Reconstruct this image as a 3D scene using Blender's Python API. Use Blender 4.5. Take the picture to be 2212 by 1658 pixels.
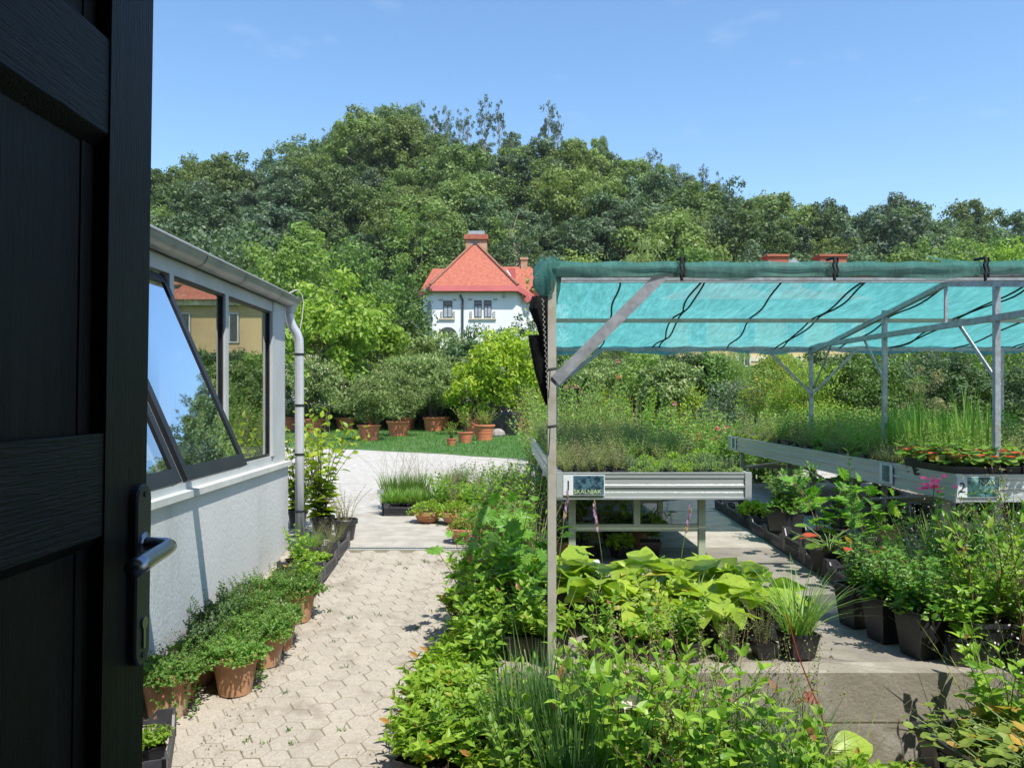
import bpy, bmesh, math, random
import numpy as np
from mathutils import Vector, Matrix
PI = math.pi
for o in list(bpy.data.objects):
    bpy.data.objects.remove(o)
SC = bpy.context.scene
COL = SC.collection

# ------------------------------------------------------------------ camera, sky, sun, exposure
# picture plane units: the photograph 2212 px wide; eye level at row 858, vanishing column 1085
FPX, CX, CY, EYE = 1750.0, 1085.0, 858.0, 1.5
cam = bpy.data.cameras.new('camera')
camo = bpy.data.objects.new('camera', cam)
COL.objects.link(camo)
camo.location = (0, 0, EYE)
camo.rotation_euler = (math.radians(90), 0, 0)
cam.sensor_width = 36.0
cam.lens = FPX / 2212 * 36
cam.shift_x = (1106 - CX) / 2212
cam.shift_y = (CY - 829) / 2212
cam.clip_start = 0.05
cam.clip_end = 3000
SC.camera = camo

SUNV = Vector((0.30, -0.50, 1.0)).normalized()          # towards the sun
elev = math.asin(SUNV.z)
azim = math.atan2(SUNV.x, SUNV.y)
w = bpy.data.worlds.new("World")
SC.world = w
w.use_nodes = True
nt = w.node_tree
bg = nt.nodes['Background']
sky = nt.nodes.new('ShaderNodeTexSky')
sky.sky_type = 'NISHITA'
sky.sun_disc = False
sky.sun_elevation = elev
sky.sun_rotation = azim
sky.air_density = 1.1
sky.dust_density = 0.6
sky.ozone_density = 2.2
hs = nt.nodes.new('ShaderNodeHueSaturation')
hs.inputs['Saturation'].default_value = 1.14
hs.inputs['Value'].default_value = 1.05
hs.inputs['Hue'].default_value = .499
nt.links.new(sky.outputs[0], hs.inputs['Color'])
tcs = nt.nodes.new('ShaderNodeTexCoord')
mps = nt.nodes.new('ShaderNodeMapping')
mps.inputs['Scale'].default_value = (2.2, 2.2, 7.0)
mps.inputs['Rotation'].default_value = (0.25, 0.3, 0.4)
ns = nt.nodes.new('ShaderNodeTexNoise')
ns.inputs['Scale'].default_value = 2.6
ns.inputs['Detail'].default_value = 9
ns.inputs['Roughness'].default_value = .62
nt.links.new(tcs.outputs['Generated'], mps.inputs[0])
nt.links.new(mps.outputs[0], ns.inputs['Vector'])
rs = nt.nodes.new('ShaderNodeValToRGB')
rs.color_ramp.elements[0].position = .60
rs.color_ramp.elements[0].color = (0, 0, 0, 1)
rs.color_ramp.elements[1].position = .82
rs.color_ramp.elements[1].color = (.16, .16, .16, 1)
nt.links.new(ns.outputs['Fac'], rs.inputs[0])
ms = nt.nodes.new('ShaderNodeMix')
ms.data_type = 'RGBA'
nt.links.new(rs.outputs[0], ms.inputs[0])
nt.links.new(hs.outputs[0], ms.inputs[6])
ms.inputs[7].default_value = (5.2, 5.6, 6.2, 1)
nt.links.new(ms.outputs[2], bg.inputs[0])
bg.inputs[1].default_value = 0.15

sl = bpy.data.lights.new('sun', 'SUN')
sl.energy = 5.0
sl.angle = math.radians(0.5)
sl.color = (1.0, 0.955, 0.88)
so = bpy.data.objects.new('sun', sl)
COL.objects.link(so)
so.rotation_euler = (-SUNV).to_track_quat('-Z', 'Y').to_euler()
SC.view_settings.view_transform = 'Standard'
SC.view_settings.look = 'None'
SC.view_settings.exposure = 0.56
SC.view_settings.gamma = 1
SC.render.engine = 'CYCLES'
SC.cycles.max_bounces = 8
SC.cycles.transparent_max_bounces = 12
SC.cycles.transmission_bounces = 4
SC.cycles.caustics_reflective = False
SC.cycles.caustics_refractive = False


def at(px, py, Y):
    return Vector(((px - CX) / FPX * Y, Y, EYE + (CY - py) / FPX * Y))


# ------------------------------------------------------------------ materials
def _nodes(name):
    m = bpy.data.materials.new(name)
    m.use_nodes = True
    return m, m.node_tree, m.node_tree.nodes['Principled BSDF']


def mix_rgb(nt, a, b, fac=None, blend='MIX', f=0.5):
    n = nt.nodes.new('ShaderNodeMix')
    n.data_type = 'RGBA'
    n.blend_type = blend
    n.inputs[0].default_value = f
    if fac is not None:
        nt.links.new(fac, n.inputs[0])
    for k, v in ((6, a), (7, b)):
        if isinstance(v, (tuple, list)):
            n.inputs[k].default_value = (*v[:3], 1)
        else:
            nt.links.new(v, n.inputs[k])
    return n.outputs[2]


def noise(nt, scale, detail=4, vec=None, rough=0.55, coord='Object', stretch=None):
    tc = nt.nodes.new('ShaderNodeTexCoord')
    n = nt.nodes.new('ShaderNodeTexNoise')
    n.inputs['Scale'].default_value = scale
    n.inputs['Detail'].default_value = detail
    n.inputs['Roughness'].default_value = rough
    src = tc.outputs[coord]
    if stretch:
        mp = nt.nodes.new('ShaderNodeMapping')
        mp.inputs['Scale'].default_value = stretch
        nt.links.new(src, mp.inputs[0])
        src = mp.outputs[0]
    nt.links.new(src, n.inputs['Vector'])
    return n.outputs['Fac']


def ramp(nt, fac, stops):
    r = nt.nodes.new('ShaderNodeValToRGB')
    els = r.color_ramp.elements
    while len(els) < len(stops):
        els.new(0.5)
    for e, (p, c) in zip(els, stops):
        e.position = p
        e.color = (*c[:3], 1) if isinstance(c, (tuple, list)) else (c, c, c, 1)
    nt.links.new(fac, r.inputs[0])
    return r.outputs[0]


def bump(nt, height, strength, dist, bsdf):
    b = nt.nodes.new('ShaderNodeBump')
    b.inputs['Strength'].default_value = strength
    b.inputs['Distance'].default_value = dist
    nt.links.new(height, b.inputs['Height'])
    nt.links.new(b.outputs[0], bsdf.inputs['Normal'])


def M(name, c1, c2=None, rough=0.7, scale=6, bs=0.0, bscale=40, bdist=0.01, metal=0.0, spec=0.4, stretch=None,
      c3=None, s3=1.2, island=0.0):
    m, nt, b = _nodes(name)
    c2 = c2 or tuple(x * 0.75 for x in c1)
    f = noise(nt, scale, 6, stretch=stretch)
    col = mix_rgb(nt, c1, c2, ramp(nt, f, [(0.35, 0.0), (0.65, 1.0)]))
    if c3:
        f3 = noise(nt, s3, 8, rough=0.65, stretch=stretch)
        col = mix_rgb(nt, col, c3, ramp(nt, f3, [(0.52, 0.0), (0.70, 0.85)]))
    if island:
        g = nt.nodes.new('ShaderNodeNewGeometry')
        hsv = nt.nodes.new('ShaderNodeHueSaturation')
        mr = nt.nodes.new('ShaderNodeMapRange')
        mr.inputs[3].default_value = 1 - island
        mr.inputs[4].default_value = 1 + island
        nt.links.new(g.outputs['Random Per Island'], mr.inputs[0])
        nt.links.new(mr.outputs[0], hsv.inputs['Value'])
        nt.links.new(col, hsv.inputs['Color'])
        col = hsv.outputs[0]
    nt.links.new(col, b.inputs['Base Color'])
    b.inputs['Roughness'].default_value = rough
    b.inputs['Metallic'].default_value = metal
    b.inputs['Specular IOR Level'].default_value = spec
    if bs:
        bump(nt, noise(nt, bscale, 6, stretch=stretch), bs, bdist, b)
    return m


def LM(name, a, b_, c=None, pc=0.9, trans=0.38, objvar=0.0, rough=0.5, spec=0.35, alt=None, blotch=28):
    """leaf material: every leaf (mesh island) gets its own tint between a and b_, a few take c"""
    m, nt, b = _nodes(name)
    g = nt.nodes.new('ShaderNodeNewGeometry')
    stops = [(0.0, a), (pc if c else 1.0, b_)]
    if c:
        stops.append((min(0.999, pc + 0.02), c))
    col = ramp(nt, g.outputs['Random Per Island'], stops)
    if objvar:
        oi = nt.nodes.new('ShaderNodeObjectInfo')
        if alt:
            col = mix_rgb(nt, col, alt, ramp(nt, oi.outputs['Random'], [(0.25, 0.0), (0.95, 0.75)]))
            m3 = nt.nodes.new('ShaderNodeMath')
            m3.operation = 'MULTIPLY'
            m3.inputs[1].default_value = 13.7
            m4 = nt.nodes.new('ShaderNodeMath')
            m4.operation = 'FRACT'
            nt.links.new(oi.outputs['Random'], m3.inputs[0])
            nt.links.new(m3.outputs[0], m4.inputs[0])
            col = mix_rgb(nt, col, (.075, .13, .085), ramp(nt, m4.outputs[0], [(0.6, 0.0), (0.95, 0.6)]))
        hsv = nt.nodes.new('ShaderNodeHueSaturation')
        mr = nt.nodes.new('ShaderNodeMapRange')
        mr.inputs[3].default_value = 1 - objvar * 0.75
        mr.inputs[4].default_value = 1 + objvar * 0.55
        mu = nt.nodes.new('ShaderNodeMath')
        mu.operation = 'FRACT'
        m2 = nt.nodes.new('ShaderNodeMath')
        m2.operation = 'MULTIPLY'
        m2.inputs[1].default_value = 7.31
        nt.links.new(oi.outputs['Random'], m2.inputs[0])
        nt.links.new(m2.outputs[0], mu.inputs[0])
        nt.links.new(mu.outputs[0], mr.inputs[0])
        nt.links.new(mr.outputs[0], hsv.inputs['Value'])
        nt.links.new(col, hsv.inputs['Color'])
        col = hsv.outputs[0]
    bl = noise(nt, blotch, 5, rough=.7)
    col = mix_rgb(nt, col, (.62, .58, .42), ramp(nt, bl, [(.50, 0.0), (.72, .75)]), blend='MULTIPLY')
    nt.links.new(col, b.inputs['Base Color'])
    b.inputs['Roughness'].default_value = rough
    b.inputs['Specular IOR Level'].default_value = spec
    tr = nt.nodes.new('ShaderNodeBsdfTranslucent')
    tc = mix_rgb(nt, col, (1.0, 1.0, 0.35), blend='MULTIPLY', f=0.6)
    br = nt.nodes.new('ShaderNodeHueSaturation')
    br.inputs['Value'].default_value = 1.7
    nt.links.new(tc, br.inputs['Color'])
    nt.links.new(br.outputs[0], tr.inputs[0])
    mx = nt.nodes.new('ShaderNodeMixShader')
    mx.inputs[0].default_value = trans
    nt.links.new(b.outputs[0], mx.inputs[1])
    nt.links.new(tr.outputs[0], mx.inputs[2])
    nt.links.new(mx.outputs[0], nt.nodes['Material Output'].inputs[0])
    return m


def glass_mat(name, tint, refl=1.6, base=0.03, blue=(0.9, 0.95, 1.0)):
    m = bpy.data.materials.new(name)
    m.use_nodes = True
    nt = m.node_tree
    nt.nodes.clear()
    out = nt.nodes.new('ShaderNodeOutputMaterial')
    t = nt.nodes.new('ShaderNodeBsdfTransparent')
    t.inputs[0].default_value = (*tint, 1)
    g = nt.nodes.new('ShaderNodeBsdfGlossy')
    g.inputs['Roughness'].default_value = 0.01
    g.inputs['Color'].default_value = (*blue, 1)
    f = nt.nodes.new('ShaderNodeFresnel')
    f.inputs[0].default_value = 1.55
    mu = nt.nodes.new('ShaderNodeMath')
    mu.operation = 'MULTIPLY_ADD'
    mu.use_clamp = True
    mu.inputs[1].default_value = refl
    mu.inputs[2].default_value = base
    nt.links.new(f.outputs[0], mu.inputs[0])
    ge = nt.nodes.new('ShaderNodeNewGeometry')
    fb = nt.nodes.new('ShaderNodeMath')
    fb.operation = 'SUBTRACT'
    fb.use_clamp = True
    nt.links.new(mu.outputs[0], fb.inputs[0])
    nt.links.new(ge.outputs['Backfacing'], fb.inputs[1])
    mx = nt.nodes.new('ShaderNodeMixShader')
    nt.links.new(fb.outputs[0], mx.inputs[0])
    nt.links.new(t.outputs[0], mx.inputs[1])
    nt.links.new(g.outputs[0], mx.inputs[2])
    nt.links.new(mx.outputs[0], out.inputs[0])
    return m


def net_mat(name, col, transp, weave=260):
    m, nt, b = _nodes(name)
    f = noise(nt, 3.0, 7, stretch=(6, 1.2, 1), rough=0.7)
    c = mix_rgb(nt, col, tuple(min(1, x * 1.5 + 0.03) for x in col), ramp(nt, f, [(0.4, 0.0), (0.75, 1.0)]))
    nt.links.new(c, b.inputs['Base Color'])
    b.inputs['Roughness'].default_value = 0.6
    bump(nt, noise(nt, 2.2, 7, stretch=(3.0, 1.0, 1), rough=.7), 1.0, .06, b)
    tr = nt.nodes.new('ShaderNodeBsdfTranslucent')
    wv = noise(nt, 5.0, 6, stretch=(9, .8, 1), rough=.75)
    c = mix_rgb(nt, c, tuple(x * .55 + .012 for x in col), ramp(nt, wv, [(0.5, 0.0), (0.62, 0.55)]))
    nt.links.new(c, tr.inputs[0])
    m1 = nt.nodes.new('ShaderNodeMixShader')
    m1.inputs[0].default_value = 0.72
    nt.links.new(b.outputs[0], m1.inputs[1])
    nt.links.new(tr.outputs[0], m1.inputs[2])
    tp = nt.nodes.new('ShaderNodeBsdfTransparent')
    m2 = nt.nodes.new('ShaderNodeMixShader')
    f2 = noise(nt, 2.0, 5, stretch=(3, 1, 1))
    mr = nt.nodes.new('ShaderNodeMapRange')
    mr.inputs[3].default_value = transp * 0.5
    mr.inputs[4].default_value = transp * 1.5
    nt.links.new(f2, mr.inputs[0])
    nt.links.new(mr.outputs[0], m2.inputs[0])
    nt.links.new(m1.outputs[0], m2.inputs[1])
    nt.links.new(tp.outputs[0], m2.inputs[2])
    nt.links.new(m2.outputs[0], nt.nodes['Material Output'].inputs[0])
    return m


# ------------------------------------------------------------------ geometry buffers
class Geo:
    def __init__(s):
        s.v, s.f, s.n = [], [], 0

    def add(s, V, *Fs):
        V = np.asarray(V, dtype=np.float64).reshape(-1, 3)
        for F in Fs:
            F = np.asarray(F, dtype=np.int64)
            if F.size:
                s.f.append(F + s.n)
        s.v.append(V)
        s.n += len(V)
        return s

    def merge(s, g, off=(0, 0, 0), rz=0.0, sc=1.0):
        c, n_ = math.cos(rz), math.sin(rz)
        R = np.array([[c, -n_, 0], [n_, c, 0], [0, 0, 1]])
        for V in [np.concatenate(g.v)] if g.v else []:
            base = s.n
            s.v.append((V * sc) @ R.T + np.array(off))
            s.n += len(V)
            for F in g.f:
                s.f.append(F + base)
        return s

    def box(s, x0, x1, y0, y1, z0, z1):
        V = [(x, y, z) for z in (z0, z1) for y in (y0, y1) for x in (x0, x1)]
        F = [(0, 2, 3, 1), (4, 5, 7, 6), (0, 1, 5, 4), (2, 6, 7, 3), (0, 4, 6, 2), (1, 3, 7, 5)]
        return s.add(V, F)

    def hexa(s, V):
        F = [(0, 2, 3, 1), (4, 5, 7, 6), (0, 1, 5, 4), (2, 6, 7, 3), (0, 4, 6, 2), (1, 3, 7, 5)]
        return s.add(V, F)

    def bar(s, p, q, w_, h, up=(0, 0, 1)):
        p, q = Vector(p), Vector(q)
        d = (q - p).normalized()
        u = Vector(up)
        if abs(d.dot(u)) > 0.98:
            u = Vector((0, 1, 0))
        sd = d.cross(u).normalized() * (w_ / 2)
        u = sd.cross(d).normalized() * (h / 2)
        V = []
        for b in (p, q):
            for k in (-1, 1):
                for j in (-1, 1):
                    V.append(b + u * k + sd * j)
        return s.hexa(V)

    def tube(s, pts, r, seg=8, cap=True):
        pts = [Vector(p) for p in pts]
        n = len(pts)
        rs = r if isinstance(r, (list, tuple)) else [r] * n
        V = []
        ref = Vector((0, 0, 1))
        d0 = (pts[1] - pts[0]).normalized()
        if abs(d0.z) > 0.9:
            ref = Vector((1, 0, 0))
        a = d0.cross(ref).normalized()
        for i, p in enumerate(pts):
            d = (pts[min(i + 1, n - 1)] - pts[max(i - 1, 0)]).normalized()
            a = (a - d * a.dot(d)).normalized()
            b = d.cross(a)
            for k in range(seg):
                t = 2 * PI * k / seg
                V.append(p + a * (math.cos(t) * rs[i]) + b * (math.sin(t) * rs[i]))
        F = [(i * seg + k, i * seg + (k + 1) % seg, (i + 1) * seg + (k + 1) % seg, (i + 1) * seg + k)
             for i in range(n - 1) for k in range(seg)]
        s.add(V, F)
        if cap and seg > 2:
            b = s.n - n * seg
            s.f.append(np.array([[b + k for k in range(seg)][::-1]]))
            s.f.append(np.array([[b + (n - 1) * seg + k for k in range(seg)]]))
        return s

    def lathe(s, prof, seg=20, c=(0, 0, 0)):
        V = []
        for r, z in prof:
            for k in range(seg):
                t = 2 * PI * k / seg
                V.append((c[0] + r * math.cos(t), c[1] + r * math.sin(t), c[2] + z))
        F = [(i * seg + k, i * seg + (k + 1) % seg, (i + 1) * seg + (k + 1) % seg, (i + 1) * seg + k)
             for i in range(len(prof) - 1) for k in range(seg)]
        return s.add(V, F)

    def poly(s, pts):
        return s.add(pts, [tuple(range(len(pts)))])

    def grid(s, fn, nu, nv):
        V = [fn(i / nu, j / nv) for j in range(nv + 1) for i in range(nu + 1)]
        F = [(j * (nu + 1) + i, j * (nu + 1) + i + 1, (j + 1) * (nu + 1) + i + 1, (j + 1) * (nu + 1) + i)
             for j in range(nv) for i in range(nu)]
        return s.add(V, F)

    def leaves(s, T, P, D, N, L, W, B=0.0):
        TV, TF = T
        P = np.asarray(P, float).reshape(-1, 3)
        n = len(P)
        if n == 0:
            return s
        D = np.broadcast_to(np.asarray(D, float), (n, 3))
        N = np.broadcast_to(np.asarray(N, float), (n, 3))
        D = D / (np.linalg.norm(D, axis=1, keepdims=True) + 1e-9)
        N = N - (N * D).sum(1, keepdims=True) * D
        N = N / (np.linalg.norm(N, axis=1, keepdims=True) + 1e-9)
        S = np.cross(D, N)
        L = np.broadcast_to(np.asarray(L, float), (n,))[:, None, None]
        W = np.broadcast_to(np.asarray(W, float), (n,))[:, None, None]
        B = np.broadcast_to(np.asarray(B, float), (n,))[:, None, None]
        u, v, h = TV[None, :, 0:1], TV[None, :, 1:2], TV[None, :, 2:3]
        V = P[:, None, :] + D[:, None, :] * L * u + S[:, None, :] * W * v + N[:, None, :] * (h * W - B * L * u * u)
        k = TV.shape[0]
        base = (np.arange(n) * k)[:, None, None]
        Fs = []
        for F in TF:
            FF = (F[None, :, :] + base).reshape(-1, F.shape[1])
            Fs.append(FF)
        return s.add(V.reshape(-1, 3), *Fs)

    def build(s, name, mat, parent=None, smooth=False, loc=None):
        me = bpy.data.meshes.new(name)
        if s.v:
            V = np.concatenate(s.v)
            me.vertices.add(len(V))
            me.vertices.foreach_set('co', V.astype(np.float32).ravel())
            loops = np.concatenate([F.ravel() for F in s.f]).astype(np.int32)
            tot = np.concatenate([np.full(len(F), F.shape[1]) for F in s.f]).astype(np.int32)
            st = np.concatenate([[0], np.cumsum(tot)[:-1]]).astype(np.int32)
            me.loops.add(len(loops))
            me.loops.foreach_set('vertex_index', loops)
            me.polygons.add(len(tot))
            me.polygons.foreach_set('loop_start', st)
            me.polygons.foreach_set('loop_total', tot)
            me.update(calc_edges=True)
            me.validate()
            if len(tot) < 400:
                bm = bmesh.new()
                bm.from_mesh(me)
                bmesh.ops.recalc_face_normals(bm, faces=bm.faces)
                bm.to_mesh(me)
                bm.free()
            me.polygons.foreach_set('use_smooth', np.full(len(me.polygons), bool(smooth)))
        if mat:
            me.materials.append(mat)
        o = bpy.data.objects.new(name, me)
        COL.objects.link(o)
        if parent is not None:
            o.parent = parent
        if loc is not None:
            o.location = loc
        return o


def tag(o, label=None, cat=None, group=None, kind=None):
    if label:
        o['label'] = label
    if cat:
        o['category'] = cat
    if group:
        o['group'] = group
    if kind:
        o['kind'] = kind
    return o


def thing(name, label, cat, loc=(0, 0, 0), rz=0.0, group=None):
    o = bpy.data.objects.new(name, None)
    o.empty_display_size = 0.1
    COL.objects.link(o)
    o.location = loc
    o.rotation_euler = (0, 0, rz)
    return tag(o, label, cat, group)


KIDS = {}


def dup(root, loc, rz=0.0, sc=1.0, label=None, group=None):
    r = root.copy()
    COL.objects.link(r)
    r.location = loc
    r.rotation_euler = (0, 0, rz)
    r.scale = (sc, sc, sc) if not isinstance(sc, tuple) else sc
    if label:
        r['label'] = label
    if group:
        r['group'] = group
    if root not in KIDS:
        KIDS[root] = [(c, list(c.children)) for c in root.children]
    for c, gs in KIDS[root]:
        c2 = c.copy()
        COL.objects.link(c2)
        c2.parent = r
        for g in gs:
            g2 = g.copy()
            COL.objects.link(g2)
            g2.parent = c2
    return r


PROTO = {}
USED = set()


def place(key, loc, rz=0.0, sc=1.0, label=None, group=None, cat=None, name=None):
    """first use moves the prototype itself, later uses copy it with its parts"""
    root = PROTO[key]
    if key not in USED:
        USED.add(key)
        root.location = loc
        root.rotation_euler = (0, 0, rz)
        root.scale = (sc, sc, sc) if not isinstance(sc, tuple) else sc
        o = root
        if label:
            o['label'] = label
    else:
        o = dup(root, loc, rz, sc, label)
    if group:
        o['group'] = group
    elif 'group' in o.keys():
        del o['group']
    if cat:
        o['category'] = cat
    return o


# ------------------------------------------------------------------ leaf shapes
def _T(V, *Fs):
    return np.array(V, float), [np.array(F) for F in Fs]


T_DIA = _T([(0, 0, 0), (.42, 1, .25), (1, 0, 0), (.42, -1, .25)], [(0, 1, 2), (0, 2, 3)])
T_QUAD = _T([(0, 0, 0), (.5, .8, 0), (1, 0, 0), (.5, -.8, 0)], [(0, 1, 2, 3)])
T_LAN = _T([(0, 0, 0), (.28, .85, .35), (.28, 0, 0), (.28, -.85, .35), (.62, .8, .3), (.62, 0, 0), (.62, -.8, .3), (1, 0, .1)],
           [(0, 1, 2), (0, 2, 3), (4, 7, 5), (5, 7, 6)], [(1, 4, 5, 2), (2, 5, 6, 3)])
_b = []
for i, u in enumerate((0, .25, .5, .75)):
    ww = (0.8, 1, .8, .45)[i]
    _b += [(u, ww, .15), (u, -ww, .15)]
_b.append((1, 0, 0))
T_BLADE = _T(_b, [(6, 8, 7)], [(0, 2, 3, 1), (2, 4, 5, 3), (4, 6, 7, 5)])
# broad ribbed leaf: a grid with a heart outline, cupped, rippled, bent tip
def grid_leaf(prof, nu=9, nv=8, cup=.30, rib=.055, ripple=.10, fold=.0):
    V = []
    for i in range(nu + 1):
        u = i / nu
        wd = float(np.interp(u, [p[0] for p in prof], [p[1] for p in prof]))
        for j in range(nv + 1):
            v = -1 + 2 * j / nv
            uu = u - (.10 * abs(v) ** 1.5 * (1 - u) * wd)
            h = cup * abs(v) ** 1.6 * wd + rib * (j % 2) * wd + ripple * math.sin(u * 13 + (2 if v > 0 else 0)) * abs(v) ** 2 * wd + fold * abs(v)
            V.append((uu, v * wd, h))
    F = [(i * (nv + 1) + j, i * (nv + 1) + j + 1, (i + 1) * (nv + 1) + j + 1, (i + 1) * (nv + 1) + j) for i in range(nu) for j in range(nv)]
    return _T(V, F)
T_HEART = grid_leaf([(0, .35), (.06, .72), (.2, .97), (.38, 1.0), (.58, .82), (.78, .48), (.92, .18), (1, .01)])
T_TONGUE = grid_leaf([(0, .12), (.15, .5), (.4, .95), (.6, 1.0), (.8, .7), (.93, .3), (1, .02)], 9, 6, .3, .02, .05)
# lobed leaf (maple like), fan about a centre
_m = [(.38, 0, -.05)]
_ang = [(0, .38), (.28, .5), (.42, .34), (.62, .62), (.8, .36), (1.0, .66), (1.16, .5), (1.42, .8), (1.7, .5), (1.95, .72), (2.2, .42), (2.6, .5), (3.0, .3)]
for a_, r_ in _ang:
    _m.append((.38 - r_ * math.cos(a_) * (1 if a_ > 1.5 else .95), r_ * math.sin(a_) * 1.25, .12 * (r_ > .6)))
_m.append((1.02, 0, -.15))
for a_, r_ in reversed(_ang):
    _m.append((.38 - r_ * math.cos(a_) * (1 if a_ > 1.5 else .95), -r_ * math.sin(a_) * 1.25, .12 * (r_ > .6)))
T_MAPLE = _T(_m, [(0, k, k + 1) for k in range(1, len(_m) - 1)])
T_ROUND = _T([(.5, 0, -.12)] + [(.5 - .5 * math.cos(2 * PI * k / 9 + .35) * (1 + .12 * (k % 2)), math.sin(2 * PI * k / 9 + .35) * (1 + .1 * (k % 2)), .1) for k in range(9)],
             [(0, k + 1, (k + 1) % 9 + 1) for k in range(9)])


def rdir(rng, n, up=0.0):
    d = rng.normal(size=(n, 3))
    d /= np.linalg.norm(d, axis=1, keepdims=True)
    d[:, 2] += up
    return d


# ------------------------------------------------------------------ plant growers: return (foliage Geo, stem Geo)
def g_stemmy(seed, n=12, H=.4, r=.08, spread=.15, leaf=.06, lw=.02, nodes=9, T=T_LAN, t0=.15, opp=2, droop=.25, rise=.5,
             sr=.003, taper=.5, whorl=False, jit=.25, bend=.25):
    rng = np.random.default_rng(seed)
    fo, st = Geo(), Geo()
    P, D, N, L, W = [], [], [], [], []
    for i in range(n):
        a = rng.uniform(0, 2 * PI)
        rr = r * math.sqrt(rng.uniform())
        b = np.array([rr * math.cos(a), rr * math.sin(a), 0])
        h = H * rng.uniform(.65, 1.05)
        o = np.array([math.cos(a), math.sin(a), 0]) * spread * rng.uniform(.2, 1.1) + rng.normal(size=3) * [jit * spread, jit * spread, 0]
        ts = np.linspace(0, 1, 5)
        pts = b + np.outer(ts, [0, 0, h]) + np.outer(ts ** 2, o) + np.outer(np.sin(ts * PI), rng.normal(size=3) * .02 * H)
        st.tube(pts.tolist(), [sr, sr * .9, sr * .8, sr * .6, sr * .4], 3, cap=False)
        ph = rng.uniform(0, 2 * PI)
        for k in range(nodes):
            t = t0 + (1 - t0) * (k + rng.uniform(-.2, .2)) / max(1, nodes - 1)
            t = min(1, max(0, t))
            if whorl:
                t = 1 - (1 - t) * .4
            p = b + np.array([0, 0, h]) * t + o * t * t
            ax = np.array([0, 0, h]) + 2 * t * o
            ax /= np.linalg.norm(ax)
            for q in range(opp):
                aa = ph + k * (PI / 2 if opp == 2 else 2.4) + q * 2 * PI / opp + rng.uniform(-.3, .3)
                out = np.array([math.cos(aa), math.sin(aa), 0])
                rs = rise + (t * .5 if t > .75 else 0)
                d = out * (1 - .3 * rs) + ax * rs + rng.normal(size=3) * .12
                P.append(p); D.append(d); N.append(ax + out * -.1 + rng.normal(size=3) * .2)
                s_ = (1 - taper * t) * rng.uniform(.75, 1.15)
                L.append(leaf * s_); W.append(lw * s_)
    fo.leaves(T, P, D, N, L, W, bend)
    return fo, st


def g_grass(seed, n=120, H=.5, r=.08, W=.004, lean=.35, bend=.35, T=T_BLADE):
    rng = np.random.default_rng(seed)
    fo = Geo()
    a = rng.uniform(0, 2 * PI, n)
    rr = r * np.sqrt(rng.uniform(size=n))
    P = np.stack([rr * np.cos(a), rr * np.sin(a), np.zeros(n)], 1)
    a2 = a + rng.normal(size=n) * .6
    ln = lean * rng.uniform(0, 1.2, n)
    D = np.stack([np.cos(a2) * ln, np.sin(a2) * ln, np.ones(n)], 1)
    out = np.stack([-np.cos(a2), -np.sin(a2), np.full(n, .4)], 1)
    fo.leaves(T, P, D, out, H * rng.uniform(.5, 1.05, n), W * rng.uniform(.7, 1.3, n), bend * rng.uniform(0.1, 1.2, n))
    return fo, Geo()


def g_rosette(seed, n=12, pet=.16, leaf=.22, lw=.08, T=T_HEART, elev=.9, r=.03, bend=.45, sr=.004, layers=True):
    rng = np.random.default_rng(seed)
    fo, st = Geo(), Geo()
    P, D, N, L, W = [], [], [], [], []
    for i in range(n):
        a = i * 2.4 + rng.uniform(-.3, .3)
        e = elev * rng.uniform(.5, 1.25)
        ln = pet * rng.uniform(.5, 1.15)
        o = np.array([math.cos(a), math.sin(a), 0])
        b = o * r * rng.uniform(0, 1)
        m_ = b + (o * math.cos(e) * .4 + np.array([0, 0, math.sin(e)])) * ln * .6
        p = b + (o * math.cos(e) + np.array([0, 0, math.sin(e)])) * ln
        st.tube([b.tolist(), m_.tolist(), p.tolist()], [sr, sr * .8, sr * .6], 4, cap=False)
        P.append(p); D.append(o + np.array([0, 0, rng.uniform(-.25, .5)]) + rng.normal(size=3) * .15)
        N.append(np.array([0, 0, 1]) + rng.normal(size=3) * .25 - o * .2)
        s_ = rng.uniform(.7, 1.1)
        L.append(leaf * s_); W.append(lw * s_)
    fo.leaves(T, P, D, N, L, W, bend)
    return fo, st


def g_cushion(seed, n=600, rx=.2, rz=.15, leaf=.03, lw=.011, T=T_DIA, z0=0.0, ry=None, hang=0.0):
    rng = np.random.default_rng(seed)
    ry = ry or rx
    d = rdir(rng, n, .25)
    d[:, 2] = np.abs(d[:, 2])
    d /= np.linalg.norm(d, axis=1, keepdims=True)
    rad = rng.uniform(.55, 1.0, n) ** .6 * (1 + .18 * np.sin(d[:, 0] * 7 + seed) * np.cos(d[:, 1] * 6))
    P = d * rad[:, None] * [rx, ry, rz] + [0, 0, z0]
    if hang:
        rr = np.hypot(P[:, 0] / rx, P[:, 1] / ry)
        P[:, 2] -= hang * np.clip(rr - .7, 0, 1) * rng.uniform(0, 3, n)
    D = d * .7 + rng.normal(size=(n, 3)) * .6 + [0, 0, .3]
    N = d * .5 + rng.normal(size=(n, 3)) * .5 + [0, 0, .8]
    fo = Geo()
    s_ = rng.uniform(.6, 1.2, n)
    fo.leaves(T, P, D, N, leaf * s_, lw * s_, .2)
    return fo, Geo()


def join(*gs):
    f, s = Geo(), Geo()
    for g in gs:
        if g[0].v:
            f.merge(g[0])
        if g[1].v:
            s.merge(g[1])
    return f, s


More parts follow.
